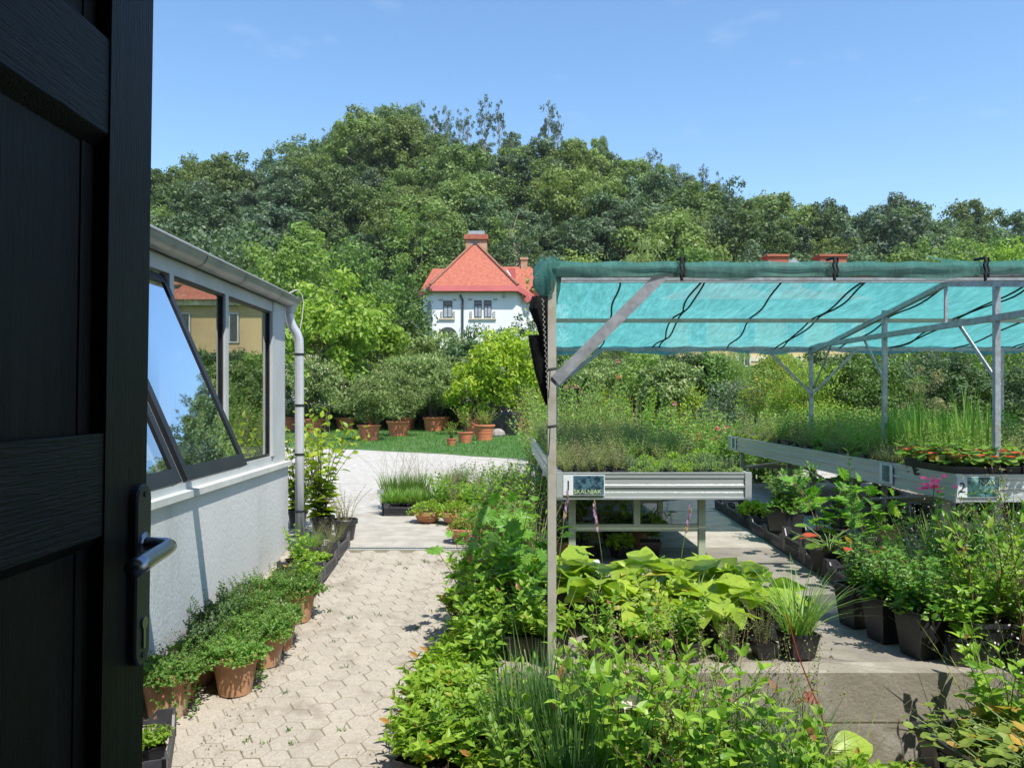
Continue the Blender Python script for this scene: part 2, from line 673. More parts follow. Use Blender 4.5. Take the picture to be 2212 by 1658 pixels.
def crown_geo(seed, H, R, base=.3, clumps=60, per=70, leaf=.35, lw=.14, cr=.28, top=1.0, T=T_QUAD, shell=.45, droop=0.0, cone=0.0):
    """leaf clumps spread through the crown's volume, with gaps between the clumps"""
    rng = np.random.default_rng(seed)
    d = rdir(rng, clumps, .15)
    d /= np.linalg.norm(d, axis=1, keepdims=True)
    rad = (shell + (1 - shell) * rng.uniform(size=clumps)) ** .8 * rng.uniform(.8, 1.12, clumps)
    hz = H * (top - base) / 2
    C = d * rad[:, None] * [R, R, hz]
    zz = (C[:, 2] + hz) / (2 * hz)
    if cone:
        k = np.clip(1 - cone * zz, .06, 1)
        C[:, 0] *= k; C[:, 1] *= k
    else:
        k = np.ones(clumps)
    C[:, 2] += H * base + hz
    cl = R * cr * rng.uniform(.6, 1.25, clumps) * (.4 + .6 * k)
    nn = clumps * per
    idx = np.repeat(np.arange(clumps), per)
    dd = rdir(rng, nn, .1)
    dd /= np.linalg.norm(dd, axis=1, keepdims=True)
    rr = rng.uniform(.5, 1.0, nn) ** .5 * (1 + .22 * rng.normal(size=nn))
    P = C[idx] + dd * (rr * cl[idx])[:, None] * [1, 1, .72]
    D = np.cross(dd, rng.normal(size=(nn, 3))) + rng.normal(size=(nn, 3)) * .35 + dd * .3 + [0, 0, -droop]
    N = dd * 1.0 + rng.normal(size=(nn, 3)) * .32 + [0, 0, .25]
    s_ = rng.uniform(.6, 1.25, nn)
    g = Geo()
    g.leaves(T, P, D, N, leaf * s_, lw * s_, .15)
    return g, C


def trunk_geo(seed, H, r, C, base=.3, limbs=9, z_top=.8):
    rng = np.random.default_rng(seed + 99)
    g = Geo()
    n = 7
    ts = np.linspace(0, z_top, n)
    off = rng.normal(size=(n, 2)) * H * .012
    off[0] = 0
    pts = [(off[i, 0], off[i, 1], ts[i] * H - (.3 if i == 0 else 0)) for i in range(n)]
    g.tube(pts, [r * (1.25 if i == 0 else 1 - .8 * i / (n - 1)) for i in range(n)], 7)
    for i in rng.permutation(len(C))[:limbs]:
        c = C[i]
        z = min(max(base * H * .8, c[2] - H * .2), z_top * H * .95)
        f = z / (z_top * H)
        p0 = np.array([off[min(n - 1, int(f * (n - 1))), 0], off[min(n - 1, int(f * (n - 1))), 1], z])
        m_ = (p0 + c) / 2 + np.array([0, 0, -.03 * H])
        rr = r * (1 - .75 * f) * .5
        g.tube([p0.tolist(), m_.tolist(), c.tolist()], [rr, rr * .6, rr * .2], 5, cap=False)
    return g
# ------------------------------------------------------------------ surface materials
m_paver = M('paver_concrete', (.385, .346, .288), (.29, .258, .21), .92, 70, .8, 140, .004, c3=(.20, .17, .13), s3=3.5, island=.06)
m_joint = M('joint_sand', (.20, .165, .115), (.115, .115, .065), .95, 30, .5, 120, .004)
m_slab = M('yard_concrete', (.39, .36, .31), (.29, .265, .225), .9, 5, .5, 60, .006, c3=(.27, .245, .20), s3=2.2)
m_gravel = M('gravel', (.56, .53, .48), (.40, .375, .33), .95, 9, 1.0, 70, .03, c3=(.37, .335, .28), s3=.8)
m_terr = M('terrace_concrete', (.25, .225, .19), (.185, .167, .138), .92, 4, .5, 70, .005, c3=(.12, .11, .085), s3=1.7)  # darkened to stand for the net's shade on the terrace
m_wallc = M('cast_concrete', (.29, .26, .21), (.20, .18, .14), .9, 2.2, .6, 40, .008, c3=(.38, .36, .31), s3=3.6)
m_earth = M('earth', (.10, .075, .05), (.06, .05, .03), .95, 20, .6, 60, .02)
m_grass = M('lawn_green', (.075, .17, .035), (.05, .125, .025), .9, 3, .8, 120, .03, c3=(.13, .17, .06), s3=.5)
m_hill = M('forest_floor', (.02, .035, .012), (.012, .02, .008), .95, .3)
m_plaster = M('rough_plaster', (.62, .615, .60), (.55, .545, .53), .9, 1.6, .7, 90, .009, c3=(.44, .435, .41), s3=1.6, stretch=(1, 1, .35))
m_alu = M('grey_frame', (.54, .56, .56), (.46, .48, .48), .5, 3, .05, 60, .002, metal=.15)
m_sill = M('sill_stone', (.60, .60, .56), (.50, .50, .47), .7, 5, .1, 60, .003)
m_zinc = M('gutter_zinc', (.40, .40, .40), (.32, .32, .33), .38, 2.5, .05, 30, .003, metal=.45, c3=(.25, .25, .26), s3=3)
m_pipe = M('downpipe_grey', (.60, .61, .64), (.52, .53, .56), .35, 3, .03, 30, .002, metal=.35)
m_dkfr = M('black_sash', (.014, .015, .018), (.02, .021, .025), .35, 5, spec=.35)
m_galv = M('galvanised_steel', (.40, .42, .44), (.27, .29, .31), .5, 22, .12, 90, .002, metal=.45, c3=(.24, .21, .16), s3=7)
m_galvw = M('weathered_post', (.42, .40, .33), (.36, .35, .31), .7, 12, .15, 90, .002, metal=.1, c3=(.27, .25, .17), s3=8)
m_benchal = M('bench_aluminium', (.50, .53, .52), (.43, .46, .45), .35, 5, .05, 40, .002, metal=.45, stretch=(.3, .3, 5))
m_benchleg = M('bench_leg_green', (.36, .41, .28), (.30, .34, .24), .6, 8, .05, 60, .002, metal=.15)
m_terra = M('terracotta', (.44, .20, .105), (.36, .15, .075), .85, 9, .2, 60, .003, c3=(.52, .36, .25), s3=7, island=0)
m_terraold = M('weathered_terracotta', (.46, .25, .14), (.36, .19, .11), .88, 9, .25, 60, .003, c3=(.60, .50, .40), s3=4.5)
m_plterra = M('terracotta_plastic', (.56, .19, .09), (.48, .15, .07), .55, 5, .03, 60, .002, c3=(.46, .20, .12), s3=5)
m_black = M('black_plastic', (.018, .018, .02), (.028, .028, .03), .38, 9, .05, 80, .002, spec=.5)
m_crate = M('crate_plastic', (.035, .035, .042), (.06, .06, .068), .42, 9, .05, 80, .002, spec=.5)  # plastic tone lifted to stand for highlights on the lattice
m_soil = M('potting_soil', (.045, .03, .02), (.025, .018, .012), .95, 60, .8, 150, .01)
m_door = M('dark_stained_oak', (.0105, .009, .008), (.0055, .0048, .0044), .5, 7, .8, 55, .004, spec=.22, stretch=(6, 6, .35), c3=(.019, .018, .018), s3=9)
m_doorh = M('dark_stained_oak_rail', (.0105, .009, .008), (.0055, .0048, .0044), .5, 7, .8, 55, .004, spec=.22, stretch=(6, .35, 6), c3=(.019, .018, .018), s3=9)
m_handle = M('brushed_steel', (.36, .37, .40), (.32, .33, .36), .28, 6, metal=.9)
m_plate = M('handle_plate', (.10, .10, .10), (.08, .08, .08), .4, 6, metal=.6)
m_white = M('white_render', (.74, .755, .79), (.68, .70, .74), .9, .6, .1, 6, .01)
m_roof = M('orange_roof_tiles', (.40, .125, .075), (.29, .085, .055), .85, 3.5, .8, 9, .06, c3=(.26, .085, .055), s3=3.0)
m_pinkf = M('red_fascia', (.46, .11, .10), (.40, .09, .085), .6, 1)
m_brick = M('chimney_brick', (.42, .25, .16), (.34, .19, .12), .9, 2.5, .5, 12, .03, c3=(.55, .44, .34), s3=2)
m_brickr = M('red_chimney', (.36, .12, .075), (.30, .09, .055), .9, 2, .3, 12, .02)
m_yellow = M('yellow_render', (.56, .43, .22), (.50, .38, .19), .9, .7, .1, 6, .01)
m_band = M('cream_band', (.62, .55, .40), None, .9, .7)
m_darkwin = M('dark_window', (.02, .025, .03), (.04, .045, .05), .12, 1, spec=.6)
m_curtain = M('window_curtain', (.36, .38, .42), (.28, .30, .34), .4, 2, spec=.6)
m_winfr = M('window_frame_dark', (.045, .05, .05), None, .5, 1)
m_whitefr = M('window_frame_white', (.7, .7, .7), None, .5, 1)
m_iron = M('iron', (.05, .055, .06), None, .5, 4)
m_bark = M('bark', (.13, .10, .07), (.08, .06, .045), .95, 5, .6, 12, .02, stretch=(1, 1, .2))
m_barkl = M('pale_bark', (.34, .30, .24), (.24, .21, .17), .95, 5, .4, 12, .02, stretch=(1, 1, .2))
m_net = net_mat('teal_shade_net', (.085, .335, .325), .11)
m_netg = net_mat('grey_green_net', (.12, .33, .29), .22)
m_netb = net_mat('black_shade_net', (.018, .017, .016), .02)
m_seam = M('black_seam', (.008, .012, .014), None, .7)
m_rope = M('rope', (.62, .60, .55), None, .8)
m_roofm = M('building_wall_dim', (.30, .28, .24), None, .9, 2)
m_wood = M('old_plank', (.22, .19, .15), (.16, .14, .11), .9, 4, stretch=(.3, .3, 3))
m_paper = M('label_white', (.62, .66, .66), (.54, .58, .60), .35, 5)
m_ink = M('ink_black', (.015, .015, .02), None, .5)
m_stone = M('garden_stone', (.30, .27, .24), (.2, .18, .16), .9, 6, .6, 20, .02)
m_tagm = M('plant_tag', (.33, .34, .34), (.25, .26, .26), .4, 4)

G_FIN = glass_mat('fixed_pane', (.66, .70, .66), 2.6, .04, (.92, .93, .90))
G_SASH = glass_mat('sash_pane', (.90, .93, .95), 10.0, -.86, (.86, .92, .97))

# sign photographs: procedural blotches
def pic_mat(name, cols, sc):
    m, nt, b = _nodes(name)
    c = ramp(nt, noise(nt, sc, 6, rough=.7), list(zip((.3, .45, .55, .7), cols)))
    nt.links.new(c, b.inputs['Base Color'])
    b.inputs['Roughness'].default_value = .3
    return m
m_pic1 = pic_mat('sign_picture_blue', [(.008, .014, .018), (.02, .045, .06), (.06, .13, .19), (.10, .19, .10)], 26)
m_pic2 = pic_mat('sign_picture_teal', [(.015, .035, .035), (.02, .07, .06), (.05, .15, .15), (.25, .42, .40)], 18)
m_inky = M('ink_yellow', (.52, .60, .25), None, .5)
m_inkg = M('ink_pale_green', (.50, .66, .50), None, .5)

# ------------------------------------------------------------------ ground sheets
def slope(Y):
    return -0.1 * (8 - min(8, max(4.0, Y)))

def gz(X, Y):
    if Y < 8:
        if X < -.05:
            return slope(Y)
        if Y < 4.43:
            return -.5
    return 0.0

g = Geo(); g.grid(lambda u, v: (-700 + 1400 * u, -300 + 1300 * v, -.66), 2, 2)
tag(g.build('ground', m_earth), 'bare earth under the yard and beyond it', 'ground', kind='structure')

g = Geo()
# gravel road with a curved far edge against the lawn
def lawn_edge(X):
    return float(np.interp(X, [-60, -12, -5.2, -2.75, -1, 1, 5, 12, 60], [29, 26.3, 23.9, 22.4, 20.9, 19.3, 17.2, 16.2, 16])) + .10 * math.sin(X * 2.7) + .06 * math.sin(X * 7.1)
xs = np.linspace(-60, 60, 161)
for a, b in zip(xs[:-1], xs[1:]):
    g.add([(a, 8.1, -.004), (b, 8.1, -.004), (b, max(9, lawn_edge(b)), -.004), (a, max(9, lawn_edge(a)), -.004)], [(0, 1, 2, 3)])
tag(g.build('gravel_road', m_gravel), 'pale gravel road crossing between the greenhouse and the lawn', 'road', kind='structure')
g = Geo()
for a, b in zip(xs[:-1], xs[1:]):
    g.add([(a, max(9, lawn_edge(a)), .002), (b, max(9, lawn_edge(b)), .002), (b, 95, .0), (a, 95, .0)], [(0, 1, 2, 3)])
tag(g.build('lawn', m_grass), 'green lawn behind the gravel road under the big pots', 'lawn', kind='structure')
g = Geo()
g.add([(-2.6, 8.1, 0), (6.0, 8.1, 0), (6.0, 14.6, 0), (.4, 14.3, 0), (-1.2, 11.6, 0), (-1.75, 10.6, 0), (-2.6, 9.4, 0)], [(0, 1, 2, 3, 4, 5, 6)])
tag(g.build('concrete_yard', m_slab), 'concrete slab beyond the drain channel', 'pavement', kind='structure')

# sloping walk of hexagonal pavers
g = Geo()
g.add([(-2.1, .3, slope(1) - .02), (-.03, .3, slope(1) - .02), (-.03, 4.0, slope(4) - .012), (-2.1, 4.0, slope(4) - .012)], [(0, 1, 2, 3)])
g.add([(-2.1, 4.0, slope(4) - .0045), (-.03, 4.0, slope(4) - .0045), (-.03, 8.0, -.0045), (-2.1, 8.0, -.0045)], [(0, 1, 2, 3)])
tag(g.build('path_bed', m_joint), 'sand bed showing in the joints between the hexagonal pavers', 'path', kind='structure')
g = Geo()
rng = np.random.default_rng(5)
hw, hh = .166, .150
ring = [(.5, 0), (.25, .5), (-.25, .5), (-.5, 0), (-.25, -.5), (.25, -.5)]
for ic in range(17):
    x = -2.06 + ic * hw * .755
    if x > -.07:
        continue
    y = .4 + (hh / 2 if ic % 2 else 0)
    while y < 7.96:
        dz = rng.normal() * .0009
        tx, ty = rng.normal(size=2) * .0035
        jx, jy = rng.normal(size=2) * .001
        V = []
        for zt, kk in ((-.03, .982), (-.004, .982), (0, .94)):
            for (a, b) in ring:
                X = x + jx + a * hw * kk
                Yv = min(y + jy + b * hh * (kk - .028), 7.985)
                V.append((X, Yv, slope(Yv) + dz + tx * (X - x) + ty * (Yv - y) + zt))
        F = [(k, (k + 1) % 6, (k + 1) % 6 + 6, k + 6) for k in range(6)] + [(k + 6, (k + 1) % 6 + 6, (k + 1) % 6 + 12, k + 12) for k in range(6)]
        g.add(V, F, [(12, 13, 14, 15, 16, 17)])
        y += hh
tag(g.build('path', m_paver), 'sloping walk of hexagonal concrete pavers from the door to the drain', 'path', kind='structure')

# sand, leaf bits and moss lying along the edge of the walk
rng = np.random.default_rng(77)
g = Geo()
n = 900
Y = rng.uniform(3.9, 8, n)
X = np.where(rng.uniform(size=n) < .55, -1.62 + np.abs(rng.normal(size=n)) * .16, -.42 - np.abs(rng.normal(size=n)) * .2)
P = np.stack([X, Y, -.1 * (8 - Y) + .006], 1)
g.leaves(T_DIA, P, rdir(rng, n) * [1, 1, .15], np.array([0, 0, 1]) + rng.normal(size=(n, 3)) * .25, rng.uniform(.004, .016, n), rng.uniform(.002, .006, n), .2)
tag(g.build('leaf_litter', LM('litter', (.09, .06, .03), (.20, .15, .08), (.06, .1, .03), .8, trans=.1)), 'dry leaf crumbs scattered along the edges of the paved walk', 'leaf litter', kind='stuff')

# tufts of weed and moss rooted in the joints
rng = np.random.default_rng(78)
g = Geo()
for k in range(46):
    Yt = rng.uniform(4.0, 7.9)
    Xt = rng.choice([-1.45, -.52, -1.0]) + rng.normal() * (.09 if k % 3 else .3)
    m_ = int(rng.integers(5, 16))
    P = np.stack([Xt + rng.normal(size=m_) * .014, Yt + rng.normal(size=m_) * .014, np.full(m_, -.1 * (8 - Yt) - .002)], 1)
    g.leaves(T_BLADE if k % 2 else T_DIA, P, np.stack([rng.normal(size=m_) * .7, rng.normal(size=m_) * .7, np.ones(m_)], 1), rng.normal(size=(m_, 3)) + [0, 0, .2], rng.uniform(.012, .045, m_), rng.uniform(.0018, .0045, m_), .3)
tag(g.build('joint_weeds', LM('joint_weed', (.07, .15, .03), (.14, .24, .05), None, .9, .3)), 'tiny weeds growing in the joints of the paved walk', 'weeds', kind='stuff')

# drain channel
t = thing('drain_channel', 'grey slotted drain channel across the top of the paved walk', 'drain', (0, 0, 0))
g = Geo(); g.box(-2.1, -.02, 7.99, 8.1, -.05, .004); g.build('channel', M('drain_concrete', (.34, .35, .32), (.28, .29, .26), .9, 8), t)
g = Geo(); g.box(-2.1, -.02, 8.03, 8.055, .0, .0075)
for i in range(70):
    x = -2.08 + i * .0295
    g.box(x, x + .013, 8.02, 8.068, .004, .0085)
g.build('grate', m_iron, t)

# terrace with its cast front wall
g = Geo()
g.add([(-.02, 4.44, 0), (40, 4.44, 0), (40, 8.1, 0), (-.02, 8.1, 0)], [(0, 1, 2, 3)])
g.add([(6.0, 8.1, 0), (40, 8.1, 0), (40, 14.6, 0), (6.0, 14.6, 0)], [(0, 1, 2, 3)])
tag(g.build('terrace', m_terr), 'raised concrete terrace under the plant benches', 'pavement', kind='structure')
t = thing('retaining_wall', 'low cast concrete wall holding up the terrace, board joint halfway down', 'wall', (0, 0, 0))
g = Geo(); g.box(-.02, 14, 4.40, 4.58, -.60, .006)
g.build('wall_face', m_wallc, t)
g = Geo(); g.box(-.02, 14, 4.397, 4.4, -.262, -.256)
g.build('board_joint', m_joint, t)
g = Geo(); g.box(-.02, .05, 4.58, 8.0, -.6, -.006); tag(g.build('side_kerb', m_wallc), 'concrete edge between the paved walk and the terrace', 'kerb', kind='structure')
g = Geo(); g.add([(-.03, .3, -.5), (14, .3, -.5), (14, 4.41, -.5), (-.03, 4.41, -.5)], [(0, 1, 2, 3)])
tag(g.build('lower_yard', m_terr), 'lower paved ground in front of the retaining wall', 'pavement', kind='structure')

# hill
YT = [(0, 480), (330, 412), (450, 372), (505, 415), (540, 382), (600, 362), (640, 346), (700, 308), (760, 296), (830, 276), (900, 275), (1000, 288), (1060, 300), (1180, 318), (1240, 338), (1300, 356),
      (1400, 388), (1500, 405), (1560, 432), (1650, 458), (1750, 478), (1850, 494), (1950, 488), (2030, 520), (2120, 505), (2212, 530), (2700, 560)]
def ytop(px):
    return float(np.interp(px, [a for a, _ in YT], [b for _, b in YT]))
YC = 172.0
def hillz(X, Y):
    if Y <= 92:
        return 0.0
    px = CX + FPX * X / Y
    c = EYE + (CY - (ytop(px) + 88)) / FPX * YC
    s = min(1, (Y - 92) / (YC - 92))
    s = s ** .85
    return max(0, c * s)
g = Geo()
g.grid(lambda u, v: (lambda X, Y: (X, Y, hillz(X, Y) if Y <= YC else hillz(X * YC / Y, YC) - (Y - YC) * .35))((-150 + 330 * u), (92 + 150 * v)), 110, 50)
tag(g.build('hill', m_hill, smooth=True), 'steep wooded hill rising behind the villa', 'hill', kind='structure')

# ------------------------------------------------------------------ dark door and the building behind the camera
XD = -.488
t = thing('wooden_door', 'nearly black panelled wooden door standing open beside the camera', 'door', (XD - 1.95 * math.sin(math.radians(.86)), .2, 0))
t.rotation_euler = (0, math.radians(.86), 0)
def dloc(y0, y1, z0, z1, x0, x1, g):
    g.box(x0, x1, y0 - .2, y1 - .2, z0, z1)
zb, zt_ = .03, 2.35
g = Geo(); dloc(1.012, 1.13, zb, zt_, -.05, 0, g); g.build('stile', m_door, t)
g = Geo(); dloc(.2, .31, zb, zt_, -.05, 0, g); g.build('stile', m_door, t)
def zpx(py, Y):
    return EYE + (CY - py) / FPX * Y
# rails, seen in the photograph between the two stiles: rows at the inner stile edge (Y about 1.01)
RAILS = [(zpx(290, 1.012), zpx(88, 1.012)), (zpx(1155, 1.012), zpx(935, 1.012)), (.03, .26), (2.25, 2.35)]
for a, b in RAILS:
    g = Geo(); dloc(.31, 1.012, a, b, -.048, -.002, g); g.build('rail', m_doorh, t)
# chamfer mouldings along the panel openings
def panel(z0, z1):
    g = Geo()
    ym = .80
    dloc(.31, ym - .003, z0, z1, -.035, -.022, g)
    dloc(ym + .003, .985, z0, z1, -.035, -.022, g)
    g.build('panel', m_door, t)
    g = Geo()
    g.hexa([(-.022, .11, z1 - .018), (-.003, .11, z1 - .001), (-.022, .812, z1 - .018), (-.003, .812, z1 - .001),
            (-.022, .11, z1), (-.003, .11, z1), (-.022, .812, z1), (-.003, .812, z1)])
    g.box(-.034, -.02, .783, .812, z0, z1)
    g.build('panel_moulding', m_door, t)
panel(RAILS[1][1], RAILS[0][0]); panel(RAILS[2][1], RAILS[1][0]); panel(RAILS[0][1], 2.25)
# handle plate, lever, keyhole
ya, yb = 1.078 - .2, 1.121 - .2
zl, zh = zpx(1448, 1.075), zpx(1048, 1.075)
g = Geo()
V = []
ring = [(ya + (yb - ya) / 2 + (yb - ya) / 2 * math.cos(a), zh - .021 + .021 * math.sin(a)) for a in np.linspace(0, PI, 9)] + \
       [(ya + (yb - ya) / 2 + (yb - ya) / 2 * math.cos(a), zl + .021 + .021 * math.sin(a)) for a in np.linspace(PI, 2 * PI, 9)]
n = len(ring)
for x, k in ((0, 1), (.009, 1), (.012, .9)):
    for (yy, zz) in ring:
        cy, cz = (ya + yb) / 2, (zl + zh) / 2
        V.append((x, cy + (yy - cy) * k, cz + (zz - cz) * (1 - (1 - k) * .12)))
g.add(V, [(k + r * n, (k + 1) % n + r * n, (k + 1) % n + (r + 1) * n, k + (r + 1) * n) for r in range(2) for k in range(n)], [tuple(2 * n + k for k in range(n))])
pl = g.build('handle_plate', m_plate, t)
zk = zpx(1364, 1.075)
g = Geo(); g.tube([(.011, .8995, zk + .006), (.015, .8995, zk + .006)], .0085, 14); g.box(.011, .0145, .8965, .9025, zk - .028, zk)
g.build('keyhole', m_handle, pl)
g = Geo()
for zz in (zh - .014, zl + .014):
    g.tube([(.0115, .8995, zz), (.0135, .8995, zz)], .004, 10)
g.build('screw', m_iron, pl)
zhd = 1.302
pts = [(.010, .8995, zhd), (.030, .8995, zhd), (.044, .896, zhd), (.052, .885, zhd), (.0555, .865, zhd), (.058, .84, zhd), (.061, .81, zhd), (.065, .775, zhd), (.069, .742, zhd)]
g = Geo(); g.tube(pts, [.0090, .0090, .0092, .0095, .0098, .010, .0105, .011, .0112], 14)
g.tube([(.009, .8995, zhd), (.014, .8995, zhd)], .016, 16)
g.build('lever_handle', m_handle, t, smooth=True)

t = thing('garden_building', 'shaded building with the doorway the view is taken from', 'building', (0, 0, 0))  # out of view; height and deep eaves drawn to keep the door in shade
g = Geo()
g.box(-7, -.60, -.85, -.60, -.66, 4.6); g.box(1.6, 7, -.85, -.60, -.66, 4.6); g.box(-.60, 1.6, -.85, -.60, 2.5, 4.6)
g.box(-7, -6.8, -5, -.85, -.66, 4.6); g.box(6.8, 7, -5, -.85, -.66, 4.6); g.box(-7, 7, -5.2, -5, -.66, 4.6)
g.box(-.66, -.60, -.60, .24, -.66, 2.5)
g.build('wall', m_roofm, t)
g = Geo(); g.box(-7.5, 7.5, -5.6, 1.0, 4.6, 4.75); g.build('roof', m_wood, t)
g = Geo(); g.box(-6.8, 6.8, -5, -.85, -.66, .0); g.build('floor', m_terr, t)
g = Geo(); g.box(-.60, 1.6, -.85, .28, -.66, -.02); g.build('door_step', m_terr, t)

# ------------------------------------------------------------------ greenhouse on the left
XW = -2.115
t = thing('greenhouse', 'small greenhouse with white plaster base wall and grey framed glass', 'greenhouse', (0, 0, 0))
y1 = 8.0
g = Geo(); g.box(-6.2, XW, 2.0, y1, -.66, .83); g.build('base_wall', m_plaster, t)
g = Geo()
g.box(XW - .10, XW + .03, 1.9, y1 + .03, .83, .875); g.box(-6.2, XW - .10, y1 - .12, y1 + .03, .83, .875)
g.build('sill', m_sill, t)
XG = -2.155
ztop = 2.30
# frame: bottom rail, top rail, mullions
g = Geo()
g.box(XG - .05, XG + .005, 2.0, y1 - .02, .875, .955)
g.box(XG - .05, XG + .005, 2.0, y1 - .02, ztop, 2.40)
g.build('frame_rail', m_alu, t)
MUL = [3.12, 4.19, 5.255, 6.31]
for ym in MUL:
    g = Geo(); g.box(XG - .055, XG + .012, ym - .035, ym + .035, .955, ztop); g.build('mullion', m_alu, t)
g = Geo(); g.box(XG - .07, XG + .015, y1 - .42, y1 - .02, .875, 2.40); g.box(XG - .055, XG + .022, y1 - .47, y1 - .40, .955, ztop)
g.build('corner_post', m_alu, t)
def pane_fixed(ya, yb):
    g = Geo(); g.box(XG - .03, XG - .024, ya, yb, .955, ztop)
    p = g.build('fixed_pane', G_FIN, t)
    g = Geo()
    for (a, b, c, d) in ((ya, ya + .022, .955, ztop), (yb - .022, yb, .955, ztop), (ya + .022, yb - .022, .955, .98), (ya + .022, yb - .022, ztop - .022, ztop)):
        g.box(XG - .022, XG - .006, a, b, c, d)
    g.build('gasket', m_dkfr, p)
pane_fixed(5.29, 6.275); pane_fixed(6.345, 7.53)
pane_fixed(2.2, 3.085)
# far gable glass
g = Geo(); g.box(-6.1, XG - .07, y1 - .06, y1 - .05, .875, 2.4); g.build('gable_pane', G_FIN, t)
# fascia, gutter, roof
g = Geo(); g.box(XG - .07, XG - .02, 1.8, y1 + .02, 2.40, 2.49); g.build('fascia', m_alu, t)
g = Geo()
def gut(u, v):
    a = PI + u * PI * 1.0
    return (XW + .015 + .078 * math.cos(a) , 1.8 + v * (y1 + .12 - 1.8), 2.475 + .078 * math.sin(a))
g.grid(gut, 12, 1)
g.grid(lambda u, v: (lambda q: (XW + .015 + (q[0] - XW - .015) * .94, q[1], q[2] + .003))(gut(u, v)), 12, 1)
g.tube([(XW + .095, 1.8, 2.478), (XW + .095, y1 + .12, 2.478)], .009, 8)
g.poly([gut(k / 12, 1) for k in range(13)])
gt = g.build('gutter', m_zinc, t, smooth=True)
for yy in (4.5, 5.55, 6.4, 7.45):
    g = Geo()
    for k in range(12):
        a0, a1 = gut(k / 12, 0), gut((k + 1) / 12, 0)
        c = (XW + .015, 2.475)
        p = [(c[0] + (a[0] - c[0]) * 1.03, yy + d, c[1] + (a[2] - c[1]) * 1.03) for a in (a0, a1) for d in (0, .012)]
        g.add(p, [(0, 1, 3, 2)])
    g.build('gutter_bracket', m_dkfr, gt)
g = Geo()
g.hexa([(XW - .02, 1.7, 2.49), (XW + .05, 1.7, 2.50), (XW - .02, y1 + .05, 2.49), (XW + .05, y1 + .05, 2.50), (XW - .02, 1.7, 2.515), (XW + .05, 1.7, 2.515), (XW - .02, y1 + .05, 2.515), (XW + .05, y1 + .05, 2.515)])
g.hexa([(-4.1, 1.7, 3.45), (XW - .02, 1.7, 2.505), (-4.1, y1 + .03, 3.45), (XW - .02, y1 + .03, 2.505), (-4.1, 1.7, 3.47), (XW - .02, 1.7, 2.525), (-4.1, y1 + .03, 3.47), (XW - .02, y1 + .03, 2.525)])
g.hexa([(-4.1, 1.7, 3.45), (-6.2, 1.7, 2.5), (-4.1, y1 + .03, 3.45), (-6.2, y1 + .03, 2.5), (-4.1, 1.7, 3.47), (-6.2, 1.7, 2.52), (-4.1, y1 + .03, 3.47), (-6.2, y1 + .03, 2.52)])
g.build('roof', m_alu, t)
g = Geo(); g.box(-6.2, -6.1, 2.0, y1, .83, 2.5); g.box(-6.1, XG - .1, 2.0, 2.1, .83, 2.5); g.build('back_wall', m_band, t)
g = Geo(); g.box(-3.4, -2.5, 2.4, 7.6, .85, .9); g.build('inner_bench', m_alu, t)
# awning sash swung out
xh, zh2, xb, zb2 = XG - .03, ztop - .02, -1.65, 1.063
ds = Vector((xb - xh, 0, zb2 - zh2)); Ls = ds.length; ds.normalize()
ns = Vector((-ds.z, 0, ds.x))
if ns.x < 0: ns = -ns
def sash(ya, yb, name_label=None):
    def SP(l, yy, d):
        p = Vector((xh, yy, zh2)) + ds * l + ns * d
        return (p.x, p.y, p.z)
    def sb(g, l0, l1, a, b, d0, d1):
        g.hexa([SP(l, yy, d) for d in (d0, d1) for l in (l0, l1) for yy in (a, b)])
    g = Geo()
    fw = .06
    sb(g, 0, fw, ya, yb, -.035, .012); sb(g, Ls - fw * 1.3, Ls, ya, yb, -.035, .012)
    sb(g, fw, Ls - fw * 1.3, ya, ya + fw, -.035, .012); sb(g, fw, Ls - fw * 1.3, yb - fw, yb, -.035, .012)
    s = g.build('awning_window', m_dkfr, t)
    g = Geo(); sb(g, fw, Ls - fw * 1.3, ya + fw, yb - fw, -.004, .002); g.build('pane', G_SASH, s)
    g = Geo(); sb(g, .0, Ls, ya - .004, ya - .001, -.05, -.015); sb(g, .0, Ls, yb + .001, yb + .004, -.05, -.015)
    sb(g, .02, Ls - .02, ya + .01, ya + .045, -.07, -.036); sb(g, .02, Ls - .02, yb - .045, yb - .01, -.07, -.036); sb(g, Ls - .06, Ls - .02, ya + .05, yb - .05, -.07, -.036)
    g.build('inner_frame', m_alu, s)
    for yy in (ya + .03, yb - .03):
        g = Geo()
        p = Vector(SP(Ls * .45, yy, -.07)); g.bar(p, (XG - .01, yy, 1.15), .012, .02, (0, 1, 0))
        g.build('stay_bracket', m_galv, s)
sash(4.225, 5.215)
sash(3.16, 4.155)
# downpipe
g = Geo()
xp, yp = -2.02, 8.12
pc = .046
pts = [(-2.115, 8.05, 2.42), (-2.115, 8.05, 2.32), (-2.11, 8.06, 2.26), (-2.09, 8.08, 2.20), (-2.055, 8.1, 2.14), (-2.037, 8.11, 2.08), (-2.035, 8.12, 2.0), (-2.032, 8.12, 1.0), (-2.028, 8.12, -.02)]
g.tube(pts, pc, 16)
dp = g.build('downpipe', m_pipe, t, smooth=True)
g = Geo(); g.lathe([(.052, 0), (.056, .03), (.085, .13), (.088, .16)], 16, (-2.11, 8.05, 2.335)); g.build('hopper', m_pipe, dp, smooth=True)
for zz in (1.93, 1.42, .93, .36, .12):
    g = Geo()
    k = (2.0 - zz) / 2.0
    xx = -2.035 + .005 * k
    g.lathe([(.0465, zz - .012), (.0505, zz - .010), (.0505, zz + .010), (.0465, zz + .012)], 16, (xx, 8.12, 0))
    if zz in (1.93, .12):
        g.bar((-2.03, 8.12, zz), (-2.17, 7.96, zz + .01), .008, .008)
    g.build('pipe_clamp', m_dkfr, dp)
g = Geo()
